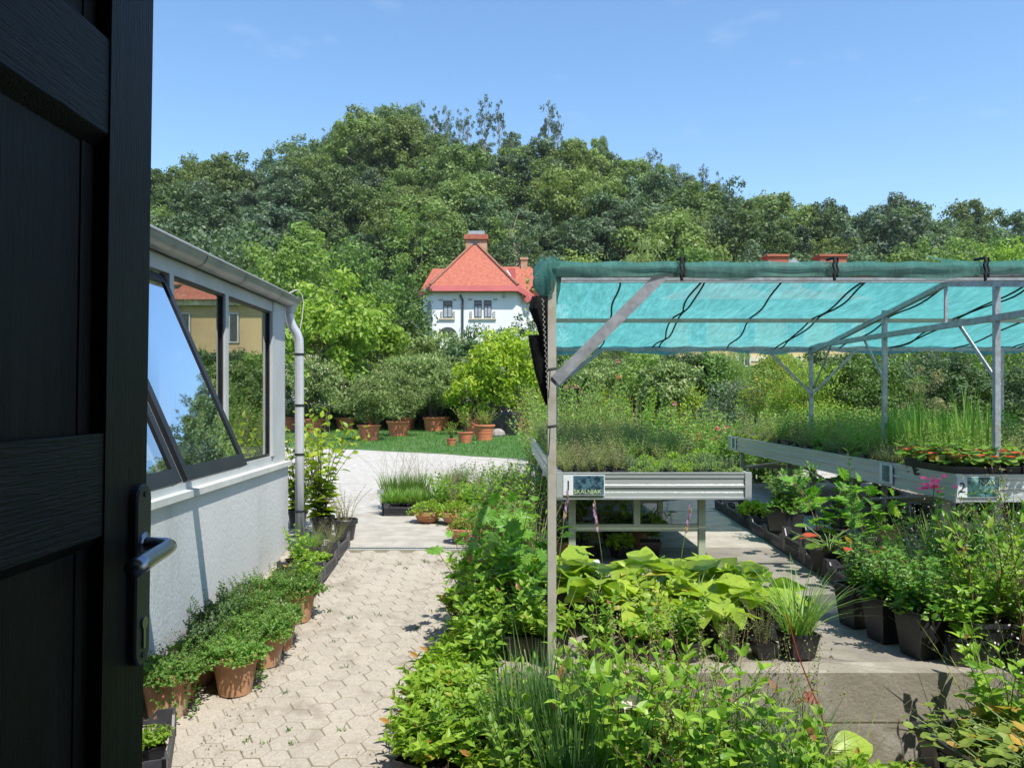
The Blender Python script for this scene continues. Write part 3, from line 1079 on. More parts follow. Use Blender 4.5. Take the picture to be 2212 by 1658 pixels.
cb = [at(622, 634, 7.9), at(640, 626, 8.0), at(652, 636, 8.1), at(656, 655, 8.12), at(652, 690, 8.12), at(648, 712, 8.12)]
g.tube([tuple(p) for p in cb], .005, 6)
tag(g.build('white_cable', m_rope), 'thin white cable looped over the end of the gutter', 'cable')

# ------------------------------------------------------------------ shade canopy
t = thing('shade_canopy', 'galvanised steel canopy frame tied with teal shade net over the plant benches', 'canopy', (0, 0, 0))
YE, YM1, YR, YM2, YB = 4.45, 6.12, 7.8, 9.5, 11.2
ZE, ZR = 2.20, 2.665
def zr(Y):
    return ZR - (ZR - ZE) * abs(Y - YR) / (YR - YE)
def xl(Y):
    return .28 + (Y - YE) * .065
XR = 10.5
def post(x, y, z1, w_=.046, m=m_galv):
    g = Geo(); g.box(x - w_ / 2, x + w_ / 2, y - w_ / 2, y + w_ / 2, 0, z1); return g.build('post', m, t)
p0 = post(.272, YE, ZE + .03, m=m_galvw)
for py, dy in ((795, 5), (918, -6)):
    g = Geo()
    zc = zpx(py, YE)
    g.tube([(.272 + .028 * sx, YE + .028 * sy, zc + .004 * sx) for sx, sy in ((-1, -1), (1, -1), (1, 1), (-1, 1), (-1, -1))], .003, 5)
    g.tube([(.262, YE - .026, zpx(py + 5, YE)), (.254, YE - .027, zpx(py + 62, YE))], .002, 4)
    g.build('wire_tie', m_iron, p0)
post(xl(YB) + .02, YB, ZE)
XB2 = 4.27
for yy in (YB, 9.05, 7.0):
    post(XB2, yy, zr(yy) - .02)
for xx in (6.9,):
    for yy in (YB, YR): post(xx, yy, zr(yy) - .02)
for (yy, nm, h, mm) in ((YE, 'eave_beam', .055, m_galv), (YM1, 'purlin', .04, m_galv), (YR, 'ridge_beam', .06, m_galv), (YM2, 'purlin', .045, m_galvw), (YB, 'eave_beam', .045, m_galv)):
    g = Geo(); zo = .012 if yy == YE else .03; g.bar((xl(yy) - .02, yy, zr(yy) - zo), (XR, yy, zr(yy) - zo), .045, h); g.build(nm, mm, t)
for xx in (XB2, 8.2):
    for (a, b) in ((YE, YR), (YR, YB)):
        g = Geo(); g.bar((xx, a, zr(a) - .075), (xx, b, zr(b) - .075), .045, .05); g.build('rafter', m_galv, t)
    g = Geo(); g.bar((xx, YE, ZE - .02), (xx, YB, ZE - .0), .05, .055); g.build('tie_beam', m_galv, t)
    g = Geo(); g.bar((xx, YR, ZE), (xx, YR, ZR - .08), .025, .025); g.build('king_post', m_galv, t)
for (a, b) in ((YE, YR), (YR, YB)):
    g = Geo(); g.bar((xl(a), a, zr(a) - .06), (xl(b), b, zr(b) - .06), .04, .045); g.build('rafter', m_galv, t)
def brace(p, q, w_=.05, h=.012, mm=m_galv, up=(0, 1, 0)):
    g = Geo(); g.bar(p, q, w_, h, up); g.build('brace', mm, t)
brace((.29, YE - .028, zpx(822, YE)), tuple(at(1436, 588, YE) - Vector((0, .028, 0))), .062, .01)
bx = xl(YB) + .02
brace((bx, YB - .03, zpx(835, YB)), (bx + .62, YB - .03, ZE - .05), .055, .01)
for sx in (-1, 1):
    brace((XB2, YB - .03, zpx(852, YB)), (XB2 + .62 * sx, YB - .03, ZE - .04), .035, .01)
brace((XB2 + .03, 9.05, 1.62), (XB2 + .03, 9.62, ZE - .02), .035, .01, up=(1, 0, 0))
brace((XB2 + .03, 7.0, 1.60), (XB2 + .03, 7.62, ZE - .02), .035, .012, up=(1, 0, 0))
brace((XB2 + .03, YB, 1.62), (XB2 + .03, YB - .6, ZE - .02), .03, .01, up=(1, 0, 0))
# teal net over the back slope
rng = np.random.default_rng(3)
ph = rng.uniform(0, 6, 8)
def netz(X, Y):
    v = (Y - YR) / (YB - YR)
    sag = .035 * math.sin(PI * ((v * 2) % 1)) + .012 * math.sin(X * 5 + ph[0]) * math.sin(v * 5 * PI) + .008 * math.sin(X * 13 + v * 9)
    return zr(Y) + .012 - sag
SEAM = [(1.14, 1.36), (1.95, 2.14), (2.72, 3.12), (3.55, 3.80), (4.40, 4.65), (5.2, 5.4), (6.1, 6.25), (6.95, 7.1), (7.8, 7.9), (8.6, 8.7)]
g = Geo()
def nf(u, v):
    Y = YR - .03 + v * (YB - YR + .08)
    X = xl(YR) + .02 + (XR - xl(YR)) * u + .06 * v
    z = netz(X, Y)
    return (X, Y, z - (.05 + .05 * math.sin(X * 2.1) ** 2) * max(0, (v - .985)) / .015)
g.grid(nf, 150, 70)
g.build('shade_net', m_net, t)
g = Geo()
for i, (a, b) in enumerate(SEAM):
    for rep in ((0,) if i % 2 == 0 else (-1, 1)):
        pts = []
        for k in range(25):
            v = k / 24
            Y = YR + v * (YB - YR + .03)
            X = a + (b - a) * v + .015 * math.sin(v * 17 + i) + rep * .032 * abs(math.sin(v * 2.5 * PI)) * (1.3 if rep else 0)
            pts.append((X, Y, netz(X, Y) - .014))
        g.tube(pts, .010, 5)
g.build('net_seam', m_seam, t)
# net wrapped and hanging over the front eave
g = Geo()
def ff(u, v):
    X = .235 + (XR - .2) * u
    hang = .075 if X < 2.55 else .02 + .05 * max(0, 1 - (X - 2.55) / .8)
    hang += .012 * math.sin(X * 6.0) + .01 * math.sin(X * 11 + 1)
    hang *= .62
    path = [(YE + .30, ZE + .03), (YE + .05, ZE + .038), (YE - .035, ZE + .042), (YE - .045, ZE + .015), (YE - .052, ZE - .005), (YE - .045 + .01 * math.sin(X * 9), ZE - hang * .5), (YE - .04 + .02 * math.sin(X * 7), ZE - hang)]
    p = v * (len(path) - 1); i = min(int(p), len(path) - 2); f = p - i
    y_ = path[i][0] * (1 - f) + path[i + 1][0] * f
    z_ = path[i][1] * (1 - f) + path[i + 1][1] * f
    return (X, y_, z_ + .004 * math.sin(X * 23))
g.grid(ff, 220, 14)
g.build('front_net', net_mat('front_teal_net', (.10, .30, .26), .28), t)
g = Geo()
g.grid(lambda u, v: (2.5 + (XR - 2.5) * u, YE + .02 + v * (.35 + .75 * min(1, u * 3)), zr(YE + v * .9) + .02 - .02 * math.sin(u * 40)), 60, 6)
g.build('net_strip', net_mat('strip_net', (.06, .34, .32), .40), t)
g = Geo()
for X in (1.96, 1.985, 1.06 - .07, 3.0):
    pass
for px in (1466, 1791, 2112):
    g = Geo()
    X = (px - CX) / FPX * YE
    pts = [(X + .004 * math.sin(k * 2.1), YE - .068 + .004 * math.sin(k), ZE + .055 - .125 * k / 7) for k in range(8)]
    pts = [(X, YE + .03, ZE + .06)] + pts
    g.tube(pts, .0085, 6); g.tube([(p[0] + .016, p[1] - .003, p[2]) for p in pts[1:-1]], .006, 6)
    g.build('net_knot', m_seam, t)
# bundle of net around the top corner of the post
g = Geo()
def bun(u, v):
    a = u * 2 * PI
    r = (.034 + .048 * math.sin(PI * min(1, v * 1.15)) * (1 if math.cos(a) < 0 else .25)) * (1 + .18 * math.sin(5 * a + v * 4))
    return (.262 + r * math.cos(a) * 1.15, YE + r * math.sin(a) * .8, ZE + .055 - v * .23 + .02 * math.sin(3 * a))
g.grid(bun, 28, 12)
g.build('corner_net', m_netg, t)

t2 = thing('black_net_curtain', 'black shade net bunched and hanging to the left of the front canopy post', 'shade net', (0, 0, 0))
g = Geo()
def cl1(u, v):
    a = u * 2 * PI
    py = 640 + v * 110
    xl_ = np.interp(v, [0, .25, .6, 1], [1150, 1143, 1160, 1172]); xr_ = 1186
    c = (xl_ + xr_) / 2; r = (xr_ - xl_) / 2 * (1 + .08 * math.sin(a * 6))
    p = at(c + r * math.cos(a), py, YE)
    return (p.x, YE + r / FPX * YE * math.sin(a) * .8, p.z)
g.grid(cl1, 30, 12); g.build('upper_fold', m_netb, t2)
g = Geo()
def cl2(u, v):
    a = u * 2 * PI
    py = 724 + v * 150
    xl_ = np.interp(v, [0, .1, .5, .8, 1], [1141, 1142, 1154, 1167, 1178]); xr_ = 1186
    c = (xl_ + xr_) / 2; r = (xr_ - xl_) / 2 * (1 + .06 * math.sin(a * 5 + 1))
    p = at(c + r * math.cos(a), py, YE + .05)
    return (p.x, YE + .05 + r / FPX * YE * math.sin(a) * .8, p.z)
g.grid(cl2, 30, 14); g.build('lower_fold', m_netb, t2)
g = Geo()
pts = [tuple(at(1172 + (3 if k % 2 else -2) + k * .3, 645 + k * 5.6, YE - .09)) for k in range(36)]
g.tube(pts, .0013, 4); g.build('lacing_cord', m_rope, t2)

# ------------------------------------------------------------------ plant benches
def text_mesh(txt, size, mat, parent, loc, rot, name='lettering'):
    cu = bpy.data.curves.new(name, 'FONT')
    cu.body = txt; cu.size = size; cu.extrude = .0008; cu.align_x = 'CENTER'; cu.align_y = 'CENTER'
    o = bpy.data.objects.new('tmp', cu); COL.objects.link(o)
    dg = bpy.context.evaluated_depsgraph_get()
    me = bpy.data.meshes.new_from_object(o.evaluated_get(dg))
    bpy.data.objects.remove(o)
    me.materials.clear(); me.materials.append(mat)
    o = bpy.data.objects.new(name, me); COL.objects.link(o)
    o.parent = parent; o.location = loc; o.rotation_euler = rot
    return o

def rail_profile(g, p, q, z0, z1, nrm):
    """ribbed side rail between p and q (xy), outward normal nrm"""
    p = Vector((*p, 0)); q = Vector((*q, 0)); n = Vector((*nrm, 0))
    zs = [z0, z0 + .02, z0 + .022, z0 + .06, z0 + .063, z0 + .10, z0 + .105, z0 + .125, z0 + .13, z1 - .05, z1 - .046, z1 - .01, z1 - .01, z1]
    ds_ = [.012, .012, .004, .004, .0, .0, .012, .012, .002, .002, .010, .010, .016, .016]
    V = []
    for z, d in zip(zs, ds_):
        V += [p + n * d + Vector((0, 0, z)), q + n * d + Vector((0, 0, z))]
    F = [(2 * k, 2 * k + 1, 2 * k + 3, 2 * k + 2) for k in range(len(zs) - 1)]
    g.add(V, F)
    V = [p - n * .03 + Vector((0, 0, z0)), q - n * .03 + Vector((0, 0, z0)), p - n * .03 + Vector((0, 0, z1)), q - n * .03 + Vector((0, 0, z1)),
         p + n * .012 + Vector((0, 0, z0)), q + n * .012 + Vector((0, 0, z0)), p + n * .016 + Vector((0, 0, z1)), q + n * .016 + Vector((0, 0, z1))]
    g.add(V, [(0, 1, 3, 2), (0, 1, 5, 4), (2, 3, 7, 6)])

def bench(label, x0, x1, y0, y1, legs_x, leg_ys, num, pic, word, sx):
    z0, z1 = .612, .846
    t = thing('plant_bench', label, 'bench', (0, 0, 0))
    g = Geo(); rail_profile(g, (x0, y0), (x1, y0), z0, z1, (0, -1)); g.build('side_rail', m_benchal, t)
    g = Geo(); rail_profile(g, (x0, y1), (x0, y0), z0, z1, (-1, 0)); g.build('side_rail', m_benchal, t)
    g = Geo(); rail_profile(g, (x1, y0), (x1, y1), z0, z1, (1, 0)); g.build('side_rail', m_benchal, t)
    g = Geo(); rail_profile(g, (x1, y1), (x0, y1), z0, z1, (0, 1)); g.build('side_rail', m_benchal, t)
    for (x, y) in ((x0, y0), (x1, y0)):
        g = Geo(); g.box(x - .028, x + .028, y - .02, y + .03, z0 - .006, z1 + .004); g.build('corner_cap', m_benchal, t)
    g = Geo(); g.box(x0, x1, y0, y1, .76, .768); g.build('bench_top', m_galv, t)
    for yy in leg_ys:
        for xx in legs_x:
            g = Geo(); g.box(xx - .03, xx + .03, yy - .025, yy + .025, 0, z0 + .1); g.build('leg', m_benchleg, t)
        g = Geo(); g.box(legs_x[0] + .03, legs_x[-1] - .03, yy - .02, yy + .02, .315, .375); g.build('cross_rail', m_benchleg, t)
        mid = (legs_x[0] + legs_x[-1]) / 2
        g = Geo(); g.box(mid - .028, mid + .028, yy - .022, yy + .022, .375, z0 + .1); g.build('short_leg', m_benchleg, t)
    for k in range(len(leg_ys) - 1):
        for xx in (legs_x[0], legs_x[-1]):
            g = Geo(); g.bar((xx + .04, leg_ys[k] + .03, .35 if k % 2 else .62), (xx + .04, leg_ys[k + 1] - .03, .62 if k % 2 else .35), .025, .025); g.build('diagonal_brace', m_galv, t)
    # number sign
    g = Geo(); g.box(sx, sx + .36, y0 - .026, y0 - .017, z1 - .195, z1 - .018); s = g.build('number_sign', m_paper, t)
    g = Geo(); g.box(sx + .088, sx + .352, y0 - .029, y0 - .0262, z1 - .187, z1 - .026); g.build('picture', pic, s)
    text_mesh(num, .12, m_ink, s, (sx + .043, y0 - .0275, z1 - .115), (PI / 2, 0, 0), 'number')
    if num == '1':
        text_mesh(word, .052, m_inky, s, (sx + .21, y0 - .0302, z1 - .165), (PI / 2, 0, 0), 'word')
    else:
        text_mesh(word, .062, m_inkg, s, (sx + .265, y0 - .0302, z1 - .065), (PI / 2, 0, 0), 'word')
    return t
b1 = bench('narrow plant bench with ribbed aluminium rail and a dark sign numbered one', .50, 2.14, 7.06, 13.6, (.62, 1.77), (7.2, 9.1, 11.2, 13.2), '1', m_pic1, 'SKALNJAK', .53)
b2 = bench('wide plant bench with strawberry pots in front and a sign numbered two', 3.88, 6.6, 6.9, 13.9, (4.0, 5.2, 6.4), (7.3, 9.2, 11.3, 13.5), '2', m_pic2, 'NJAVI', 3.86)
for yy in (8.02, 13.4):
    g = Geo(); g.box(3.861, 3.866, yy, yy + .27, .64, .83); s = g.build('side_sign', m_paper, b2)
    g = Geo(); g.box(3.857, 3.8605, yy + .06, yy + .21 , .655, .818); g.build('picture', m_pic2, s)
# ------------------------------------------------------------------ white villa
HY = 80.0
HS = HY / FPX
def hp(px, py, Y=HY):
    return at(px, py, Y)
t = thing('white_villa', 'white villa with steep orange tiled roof and broad chimney below the hill', 'house', (0, 0, 0))
zE = hp(0, 628).z
def HX(px, Y=HY): return (px - CX) / FPX * Y
fl, fr = HX(934), HX(1116)
body = [(fl, HY), (fr, HY), (fr + 1.0, HY + 1.1), (fr + 1.0, HY + 9), (HX(910), HY + 9), (HX(910), HY + 1.6)]
g = Geo()
n = len(body)
V = [(x, y, 0) for x, y in body] + [(x, y, zE + .15) for x, y in body]
g.add(V, [(k, (k + 1) % n, (k + 1) % n + n, k + n) for k in range(n)])
wall = g.build('wall', m_white, t)
g = Geo(); g.box(fr + 1, fr + 5.5, HY + 4.5, HY + 10, 0, zE - .8); g.build('side_wing_wall', m_white, t)
# main hipped roof
oh = .75
ev = [(HX(897), HY + 2.2), (fl - .15, HY - oh), (fr + .1, HY - oh), (fr + 1.9, HY + 1.3), (fr + 1.9, HY + 9.6), (HX(897), HY + 9.6)]
ap = [Vector((HX(1020, HY + 4), HY + 4.2, at(0, 530, HY + 4.2).z)), Vector((HX(1032, HY + 4), HY + 4.2, at(0, 530, HY + 4.2).z)), Vector((HX(1026, HY + 4), HY + 5.6, at(0, 530, HY + 4.2).z))]
ez = zE + .42
zz = [ez - .30, ez, ez, ez - .8, ez, ez]
E = [Vector((x, y, z)) for (x, y), z in zip(ev, zz)]
g = Geo()
g.poly([E[1], E[2], ap[1], ap[0]]); g.poly([E[0], E[1], ap[0]]); g.poly([E[2], E[3], ap[1]]); g.poly([E[3], E[4], ap[2], ap[1]]); g.poly([E[4], E[5], ap[2]]); g.poly([E[5], E[0], ap[0], ap[2]])
rf = g.build('roof', m_roof, t)
g = Geo()
for a, b in ((0, 1), (1, 2), (2, 3)):
    p, q = E[a], E[b]
    dn = Vector((0, 0, -.55)); o_ = Vector((0, -.12, 0))
    g.poly([p + o_ * .2, q + o_ * .2, q + dn + o_, p + dn + o_]); g.poly([p + dn + o_, q + dn + o_, q + dn + Vector((0, oh, .0)), p + dn + Vector((0, oh, .0))])
g.build('fascia', m_pinkf, rf)
g = Geo()
for p, q in ((E[1], ap[0]), (E[2], ap[1])):
    g.tube([p + Vector((0, -.05, .08)), q + Vector((0, -.05, .1))], .13, 6)
g.build('hip_ridge', M('hip_tiles', (.28, .13, .09), None, .9, 2), rf)
g = Geo(); p = hp(1062, 579, HY + 1.9); g.bar(p + Vector((-.35, -.1, .1)), p + Vector((.35, -.1, .1)), .5, .1); g.build('roof_hatch', m_galv, rf)
# left annex roof, right wing roof
g = Geo()
A = hp(935, 580, HY + 5); B = hp(1000, 580, HY + 5)
g.poly([E[0] + Vector((.1, 1.0, .2)), hp(955, 612, HY + 2.5), B, A]); g.build('annex_roof', m_roof, t)
g = Geo()
a = hp(1075, 576, HY + 7); b = hp(1146, 576, HY + 7); c = hp(1166, 596, HY + 7); d = hp(1136, 636, HY + 4); e = hp(1112, 606, HY + 4)
g.poly([a, b, d, e]); g.poly([b, c, d]); g.poly([b, c, c + Vector((1.5, 3, -4)), b + Vector((0, 3, -4))])
g.build('wing_roof', m_roof, t)
g = Geo(); g.bar(hp(1113, 612, HY + .3), hp(1143, 651, HY + .3), .3, .55, (0, 0, 1)); g.build('verge_board', m_pinkf, t)
g = Geo(); g.bar(hp(1094, 585, HY + 1.2), hp(1130, 640, HY + .2), .16, .2); g.build('verge_flashing', m_white, t)
g = Geo(); g.bar(hp(1106, 580, HY + 2), hp(1106, 606, HY + 2), .7, .7); g.build('small_vent', m_pinkf, t)
# chimneys
g = Geo(); c0, c1 = HX(1006, HY + 5), HX(1052, HY + 5)
g.box(c0, c1, HY + 4.6, HY + 6.4, at(0, 575, HY + 5).z, at(0, 519, HY + 5).z)
ch = g.build('chimney', m_brick, t)
g = Geo(); g.box(c0 - .12, c1 + .12, HY + 4.4, HY + 6.6, at(0, 518.5, HY + 5).z, at(0, 508, HY + 5).z); g.build('chimney_tiles', m_roof, ch)
g = Geo(); g.box(c0 + .3, c1 - .25, HY + 4.6, HY + 6.4, at(0, 507.5, HY + 5).z, at(0, 500, HY + 5).z); g.build('chimney_cap', m_galv, ch)
g = Geo(); p = hp(1025, 526, HY + 4.3); g.tube([p, p + Vector((0, .4, 0))], .3, 12); g.build('attic_eye', m_darkwin, ch)
g = Geo(); p = hp(1132, 568, HY + 7); g.box(p.x - .35, p.x + .35, p.y - .3, p.y + .3, p.z - 1.1, p.z + .3); g.box(p.x - .45, p.x + .45, p.y - .4, p.y + .4, p.z + .3, p.z + .55)
g.build('small_chimney', m_brick, t)
def hwin(x0, x1, y0, y1):
    a, b = hp(x0, y1), hp(x1, y0)
    g = Geo(); g.box(a.x, b.x, HY - .06, HY + .06, a.z, b.z); w_ = g.build('window', m_winfr, t)
    g = Geo(); m_ = (a.x + b.x) / 2; zt2 = b.z - (b.z - a.z) * .3
    for q0, q1 in ((a.x + .07, m_ - .04), (m_ + .04, b.x - .07)):
        g.box(q0, q1, HY - .075, HY - .061, a.z + .08, zt2 - .05)
    g.build('pane', m_curtain, w_)
    g = Geo(); g.box(a.x + .07, b.x - .07, HY - .075, HY - .061, zt2 + .06, b.z - .08); g.build('top_light', m_darkwin, w_)
hwin(957.5, 977, 649.5, 686); hwin(1024.5, 1040.5, 648.5, 685.5); hwin(1045.5, 1061.5, 648.5, 685.5)
g = Geo()
for x0, x1 in ((948, 983), (1013, 1072)):
    a = hp(x0, 690.5); b = hp(x1, 687.5); g.box(a.x, b.x, HY - .16, HY, a.z, b.z)
g.build('window_sill', m_band, t)
g = Geo()
for x0, x1, y0, y1 in ((949, 957, 646, 649), (979, 986, 646, 649), (1013, 1020, 645, 648), (1066, 1074, 645, 648), (1085, 1091, 636, 643), (952, 956, 672, 685), (979, 983, 672, 685), (1015, 1020, 672, 685), (1065, 1070, 672, 685)):
    a, b = hp(x0, y1), hp(x1, y0); g.box(a.x, b.x, HY - .12, HY, a.z, b.z)
g.build('stucco_ornament', M('ornament', (.42, .42, .38), None, .9), t)
g = Geo(); g.tube([hp(995, 637) + Vector((0, -.3, 0)), hp(996, 642) + Vector((0, -.3, 0)), hp(999.5, 648) + Vector((0, -.15, 0)), hp(999.5, 760) + Vector((0, -.15, 0))], .10, 8); g.build('drainpipe', m_iron, t)
g = Geo()
ftop = Vector((fl, HY, 0)); fbk = Vector((HX(910), HY + 1.6, 0))
dv = (fbk - ftop).normalized(); nv = Vector((dv.y, -dv.x, 0))
if nv.y > 0: nv = -nv
p = ftop + dv * 1.05; q = ftop + dv * 0.35
zA, zB_ = hp(0, 686).z, hp(0, 652).z
g.add([p + nv * .05 + Vector((0, 0, zA)), q + nv * .05 + Vector((0, 0, zA)), q + nv * .05 + Vector((0, 0, zB_)), p + nv * .05 + Vector((0, 0, zB_))], [(0, 1, 2, 3)])
g.build('balcony_door', m_darkwin, t)
bz = hp(0, 708).z
g = Geo(); o0 = ftop + dv * 1.9 + Vector((0, 0, bz)); o1 = ftop + dv * .05 + Vector((0, 0, bz)); r0 = o0 + nv * .9; r1 = o1 + nv * .9
g.hexa([r0, r1, o0, o1, r0 + Vector((0, 0, .15)), r1 + Vector((0, 0, .15)), o0 + Vector((0, 0, .15)), o1 + Vector((0, 0, .15))])
bl = g.build('balcony', m_white, t)
g = Geo()
for pa, pb in ((r0, r1), (o0, r0), (r1, o1)):
    g.bar(pa + Vector((0, 0, 1.1)), pb + Vector((0, 0, 1.1)), .06, .06)
    for k in range(9):
        x_ = pa.lerp(pb, k / 8); g.bar(x_ + Vector((0, 0, .15)), x_ + Vector((0, 0, 1.1)), .04, .04)
g.build('railing', m_iron, bl)
g = Geo(); p = hp(967, 728); V = [(p.x + 1.0 * math.cos(a), HY - .04, p.z + 1.0 * math.sin(a)) for a in np.linspace(0, PI, 14)]
g.poly(V); g.build('arched_window', m_darkwin, t)

# ------------------------------------------------------------------ yellow building
t = thing('yellow_building', 'long yellow house with red tiled roof half hidden behind the canopy net', 'house', (0, 0, 0))
x0, x1, y0, y1 = 9.3, 20.6, 46, 56
g = Geo(); g.box(x0, x1, y0, y1, 0, 7.0); g.build('wall', m_yellow, t)
g = Geo(); g.box(x0 - .05, x1 + .05, y0 - .05, y0, 3.55, 3.85); g.box(x0 - .05, x0, y0 - .05, y1, 3.55, 3.85); g.box(x0 - .25, x1 + .25, y0 - .25, y0, 6.7, 7.05); g.box(x0 - .25, x0, y0, y1, 6.7, 7.05); g.build('cornice', m_band, t)
ym = (y0 + y1) / 2
g = Geo()
A, B, C_, D_ = (x0 - .5, y0 - .5, 7.0), (x1 + .5, y0 - .5, 7.0), (x1 + .5, y1 + .5, 7.0), (x0 - .5, y1 + .5, 7.0)
R0, R1 = (x0 + 4.0, ym, 9.15), (x1 - 4, ym, 9.15)
g.poly([A, B, R1, R0]); g.poly([B, C_, R1]); g.poly([C_, D_, R0, R1]); g.poly([D_, A, R0])
rf = g.build('roof', m_roof, t)
for (pa, pb) in ((1650, 1698), (1762, 1824)):
    g = Geo(); a, b = at(pa, 0, 47.5).x, at(pb, 0, 47.5).x
    g.box(a + .08, b - .08, 47, 48, 7.5, at(0, 557, 47.5).z); g.box(a, b, 46.9, 48.1, at(0, 557, 47.5).z, at(0, 552.5, 47.5).z)
    g.build('chimney', m_brickr, rf)
g = Geo(); p = at(1715, 557, 47.6); g.poly([p, p + Vector((.55, 0, -.4)), p + Vector((.55, 0, -1.4)), p + Vector((-.55, 0, -1.4)), p + Vector((-.55, 0, -.4))]); g.build('dormer', m_galv, rf)
def ywin(xa, xb, za, zb, side=False):
    g = Geo()
    if side: g.box(x0 - .06, x0, xa, xb, za, zb)
    else: g.box(xa, xb, y0 - .06, y0, za, zb)
    w_ = g.build('window', m_whitefr, t)
    g = Geo(); k = .08; m_ = (xa + xb) / 2
    for a, b in ((xa + k, m_ - .03), (m_ + .03, xb - k)):
        if side: g.box(x0 - .075, x0 - .061, a, b, za + k, zb - k)
        else: g.box(a, b, y0 - .075, y0 - .061, za + k, zb - k)
    g.build('pane', m_darkwin, w_)
for k in range(4):
    xx = 10.6 + k * 2.75
    ywin(xx, xx + 1.05, 4.6, 6.3); ywin(xx, xx + 1.05, 1.3, 3.0)
for k in range(3):
    yy = y0 + 1.6 + k * 2.9
    ywin(yy, yy + 1.0, 4.6, 6.3, True); ywin(yy, yy + 1.0, 1.3, 3.0, True)
ywin(13.35, 14.1, 3.25, 4.25)

# ------------------------------------------------------------------ leaf materials
L_HILL = LM('hill_leaf', (.064, .118, .038), (.135, .208, .060), (.22, .28, .10), .9, .34, .42, alt=(.20, .27, .065), rough=.55, blotch=1.2)
L_HILLB = LM('hill_leaf_bluish', (.07, .118, .062), (.13, .185, .10), (.22, .27, .17), .9, .28, .35, alt=(.08, .14, .05), rough=.5, blotch=1.2)
L_CON = LM('conifer_leaf', (.018, .04, .016), (.035, .07, .025), None, .9, .15, .3)
L_YG = LM('yellow_green_leaf', (.15, .26, .03), (.26, .38, .055), (.34, .44, .08), .9, .42, .2)
L_LIGHT = LM('light_green_leaf', (.14, .24, .05), (.23, .34, .085), (.24, .32, .1), .9, .4, .25)
L_WIL = LM('willow_leaf', (.17, .24, .07), (.27, .34, .13), None, .9, .4)
L_CIT = LM('citrus_leaf', (.19, .30, .022), (.34, .46, .035), (.44, .50, .06), .88, .42, .15, rough=.4)
L_OLE = LM('oleander_leaf', (.13, .205, .06), (.24, .32, .11), (.36, .40, .18), .9, .3, .3, rough=.5)
L_HEDGE = LM('hedge_leaf', (.065, .14, .028), (.135, .235, .045), (.20, .30, .07), .9, .3, .25)
L_PERI = LM('periwinkle_leaf', (.09, .20, .035), (.19, .33, .07), (.30, .14, .05), .985, .35, .3, rough=.4)
L_DKGR = LM('dark_shrub_leaf', (.06, .12, .045), (.11, .18, .065), None, .9, .25, .2)
L_HOSTA = LM('hosta_leaf', (.17, .31, .03), (.42, .54, .065), (.50, .46, .12), .93, .42, .15, rough=.38)
L_MAPLE = LM('lobed_leaf', (.10, .25, .03), (.18, .36, .045), (.25, .40, .06), .9, .42, .15, rough=.45)
L_SALV = LM('lance_leaf', (.12, .27, .03), (.31, .47, .06), (.36, .17, .09), .965, .42, .2, rough=.42)
L_LOW = LM('low_lime_leaf', (.17, .31, .03), (.30, .44, .05), (.38, .20, .05), .97, .42, .2, rough=.45)
L_GRASS = LM('blade_green', (.12, .25, .035), (.23, .38, .08), (.28, .30, .10), .9, .35, .2, rough=.45)
L_SEDGE = LM('sedge_green', (.06, .15, .04), (.12, .23, .07), (.22, .30, .12), .9, .35, .15, rough=.4)
L_DRY = LM('dry_stem_tan', (.20, .19, .08), (.32, .29, .15), (.13, .20, .06), .6, .3, .15)
L_AIRY = LM('airy_grey_green', (.16, .23, .07), (.26, .32, .13), (.24, .19, .10), .85, .35, .3)
L_GREY = LM('silver_leaf', (.12, .18, .10), (.19, .25, .14), None, .9, .3, .2)
L_STRAW = LM('strawberry_leaf', (.10, .22, .03), (.19, .32, .05), (.55, .09, .04), .80, .38, .2)
L_PHLOX = LM('phlox_leaf', (.08, .21, .035), (.17, .33, .055), (.22, .33, .08), .88, .38, .2, rough=.42)
L_YEL = LM('yellowing_leaf', (.16, .25, .04), (.25, .32, .06), (.45, .30, .06), .88, .38, .2)
L_PINK = LM('pink_petal', (.62, .20, .38), (.72, .34, .50), None, .9, .35)
L_HOT = LM('hot_pink_petal', (.72, .04, .22), (.80, .10, .32), None, .9, .35)
L_WHITE = LM('white_petal', (.72, .62, .62), (.82, .76, .74), None, .9, .35)
L_RED = LM('red_petal', (.50, .05, .05), (.60, .12, .12), None, .9, .3)
L_LIL = LM('lilac_bell', (.36, .20, .42), (.50, .34, .52), (.42, .30, .16), .6, .35)
L_YPET = LM('yellow_petal', (.70, .50, .03), (.80, .60, .05), None, .9, .3)
L_BROWN = LM('cone_brown', (.20, .05, .02), (.30, .09, .03), None, .9, .1)
L_TUFT = LM('lawn_blade', (.06, .16, .025), (.12, .26, .04), (.45, .47, .35), .985, .35)
m_stem = M('green_stem', (.12, .19, .05), (.09, .14, .04), .7)
m_stemr = M('reddish_stem', (.20, .10, .06), (.14, .09, .05), .7)
m_stemd = M('straw_stem', (.28, .24, .13), (.2, .17, .1), .8)

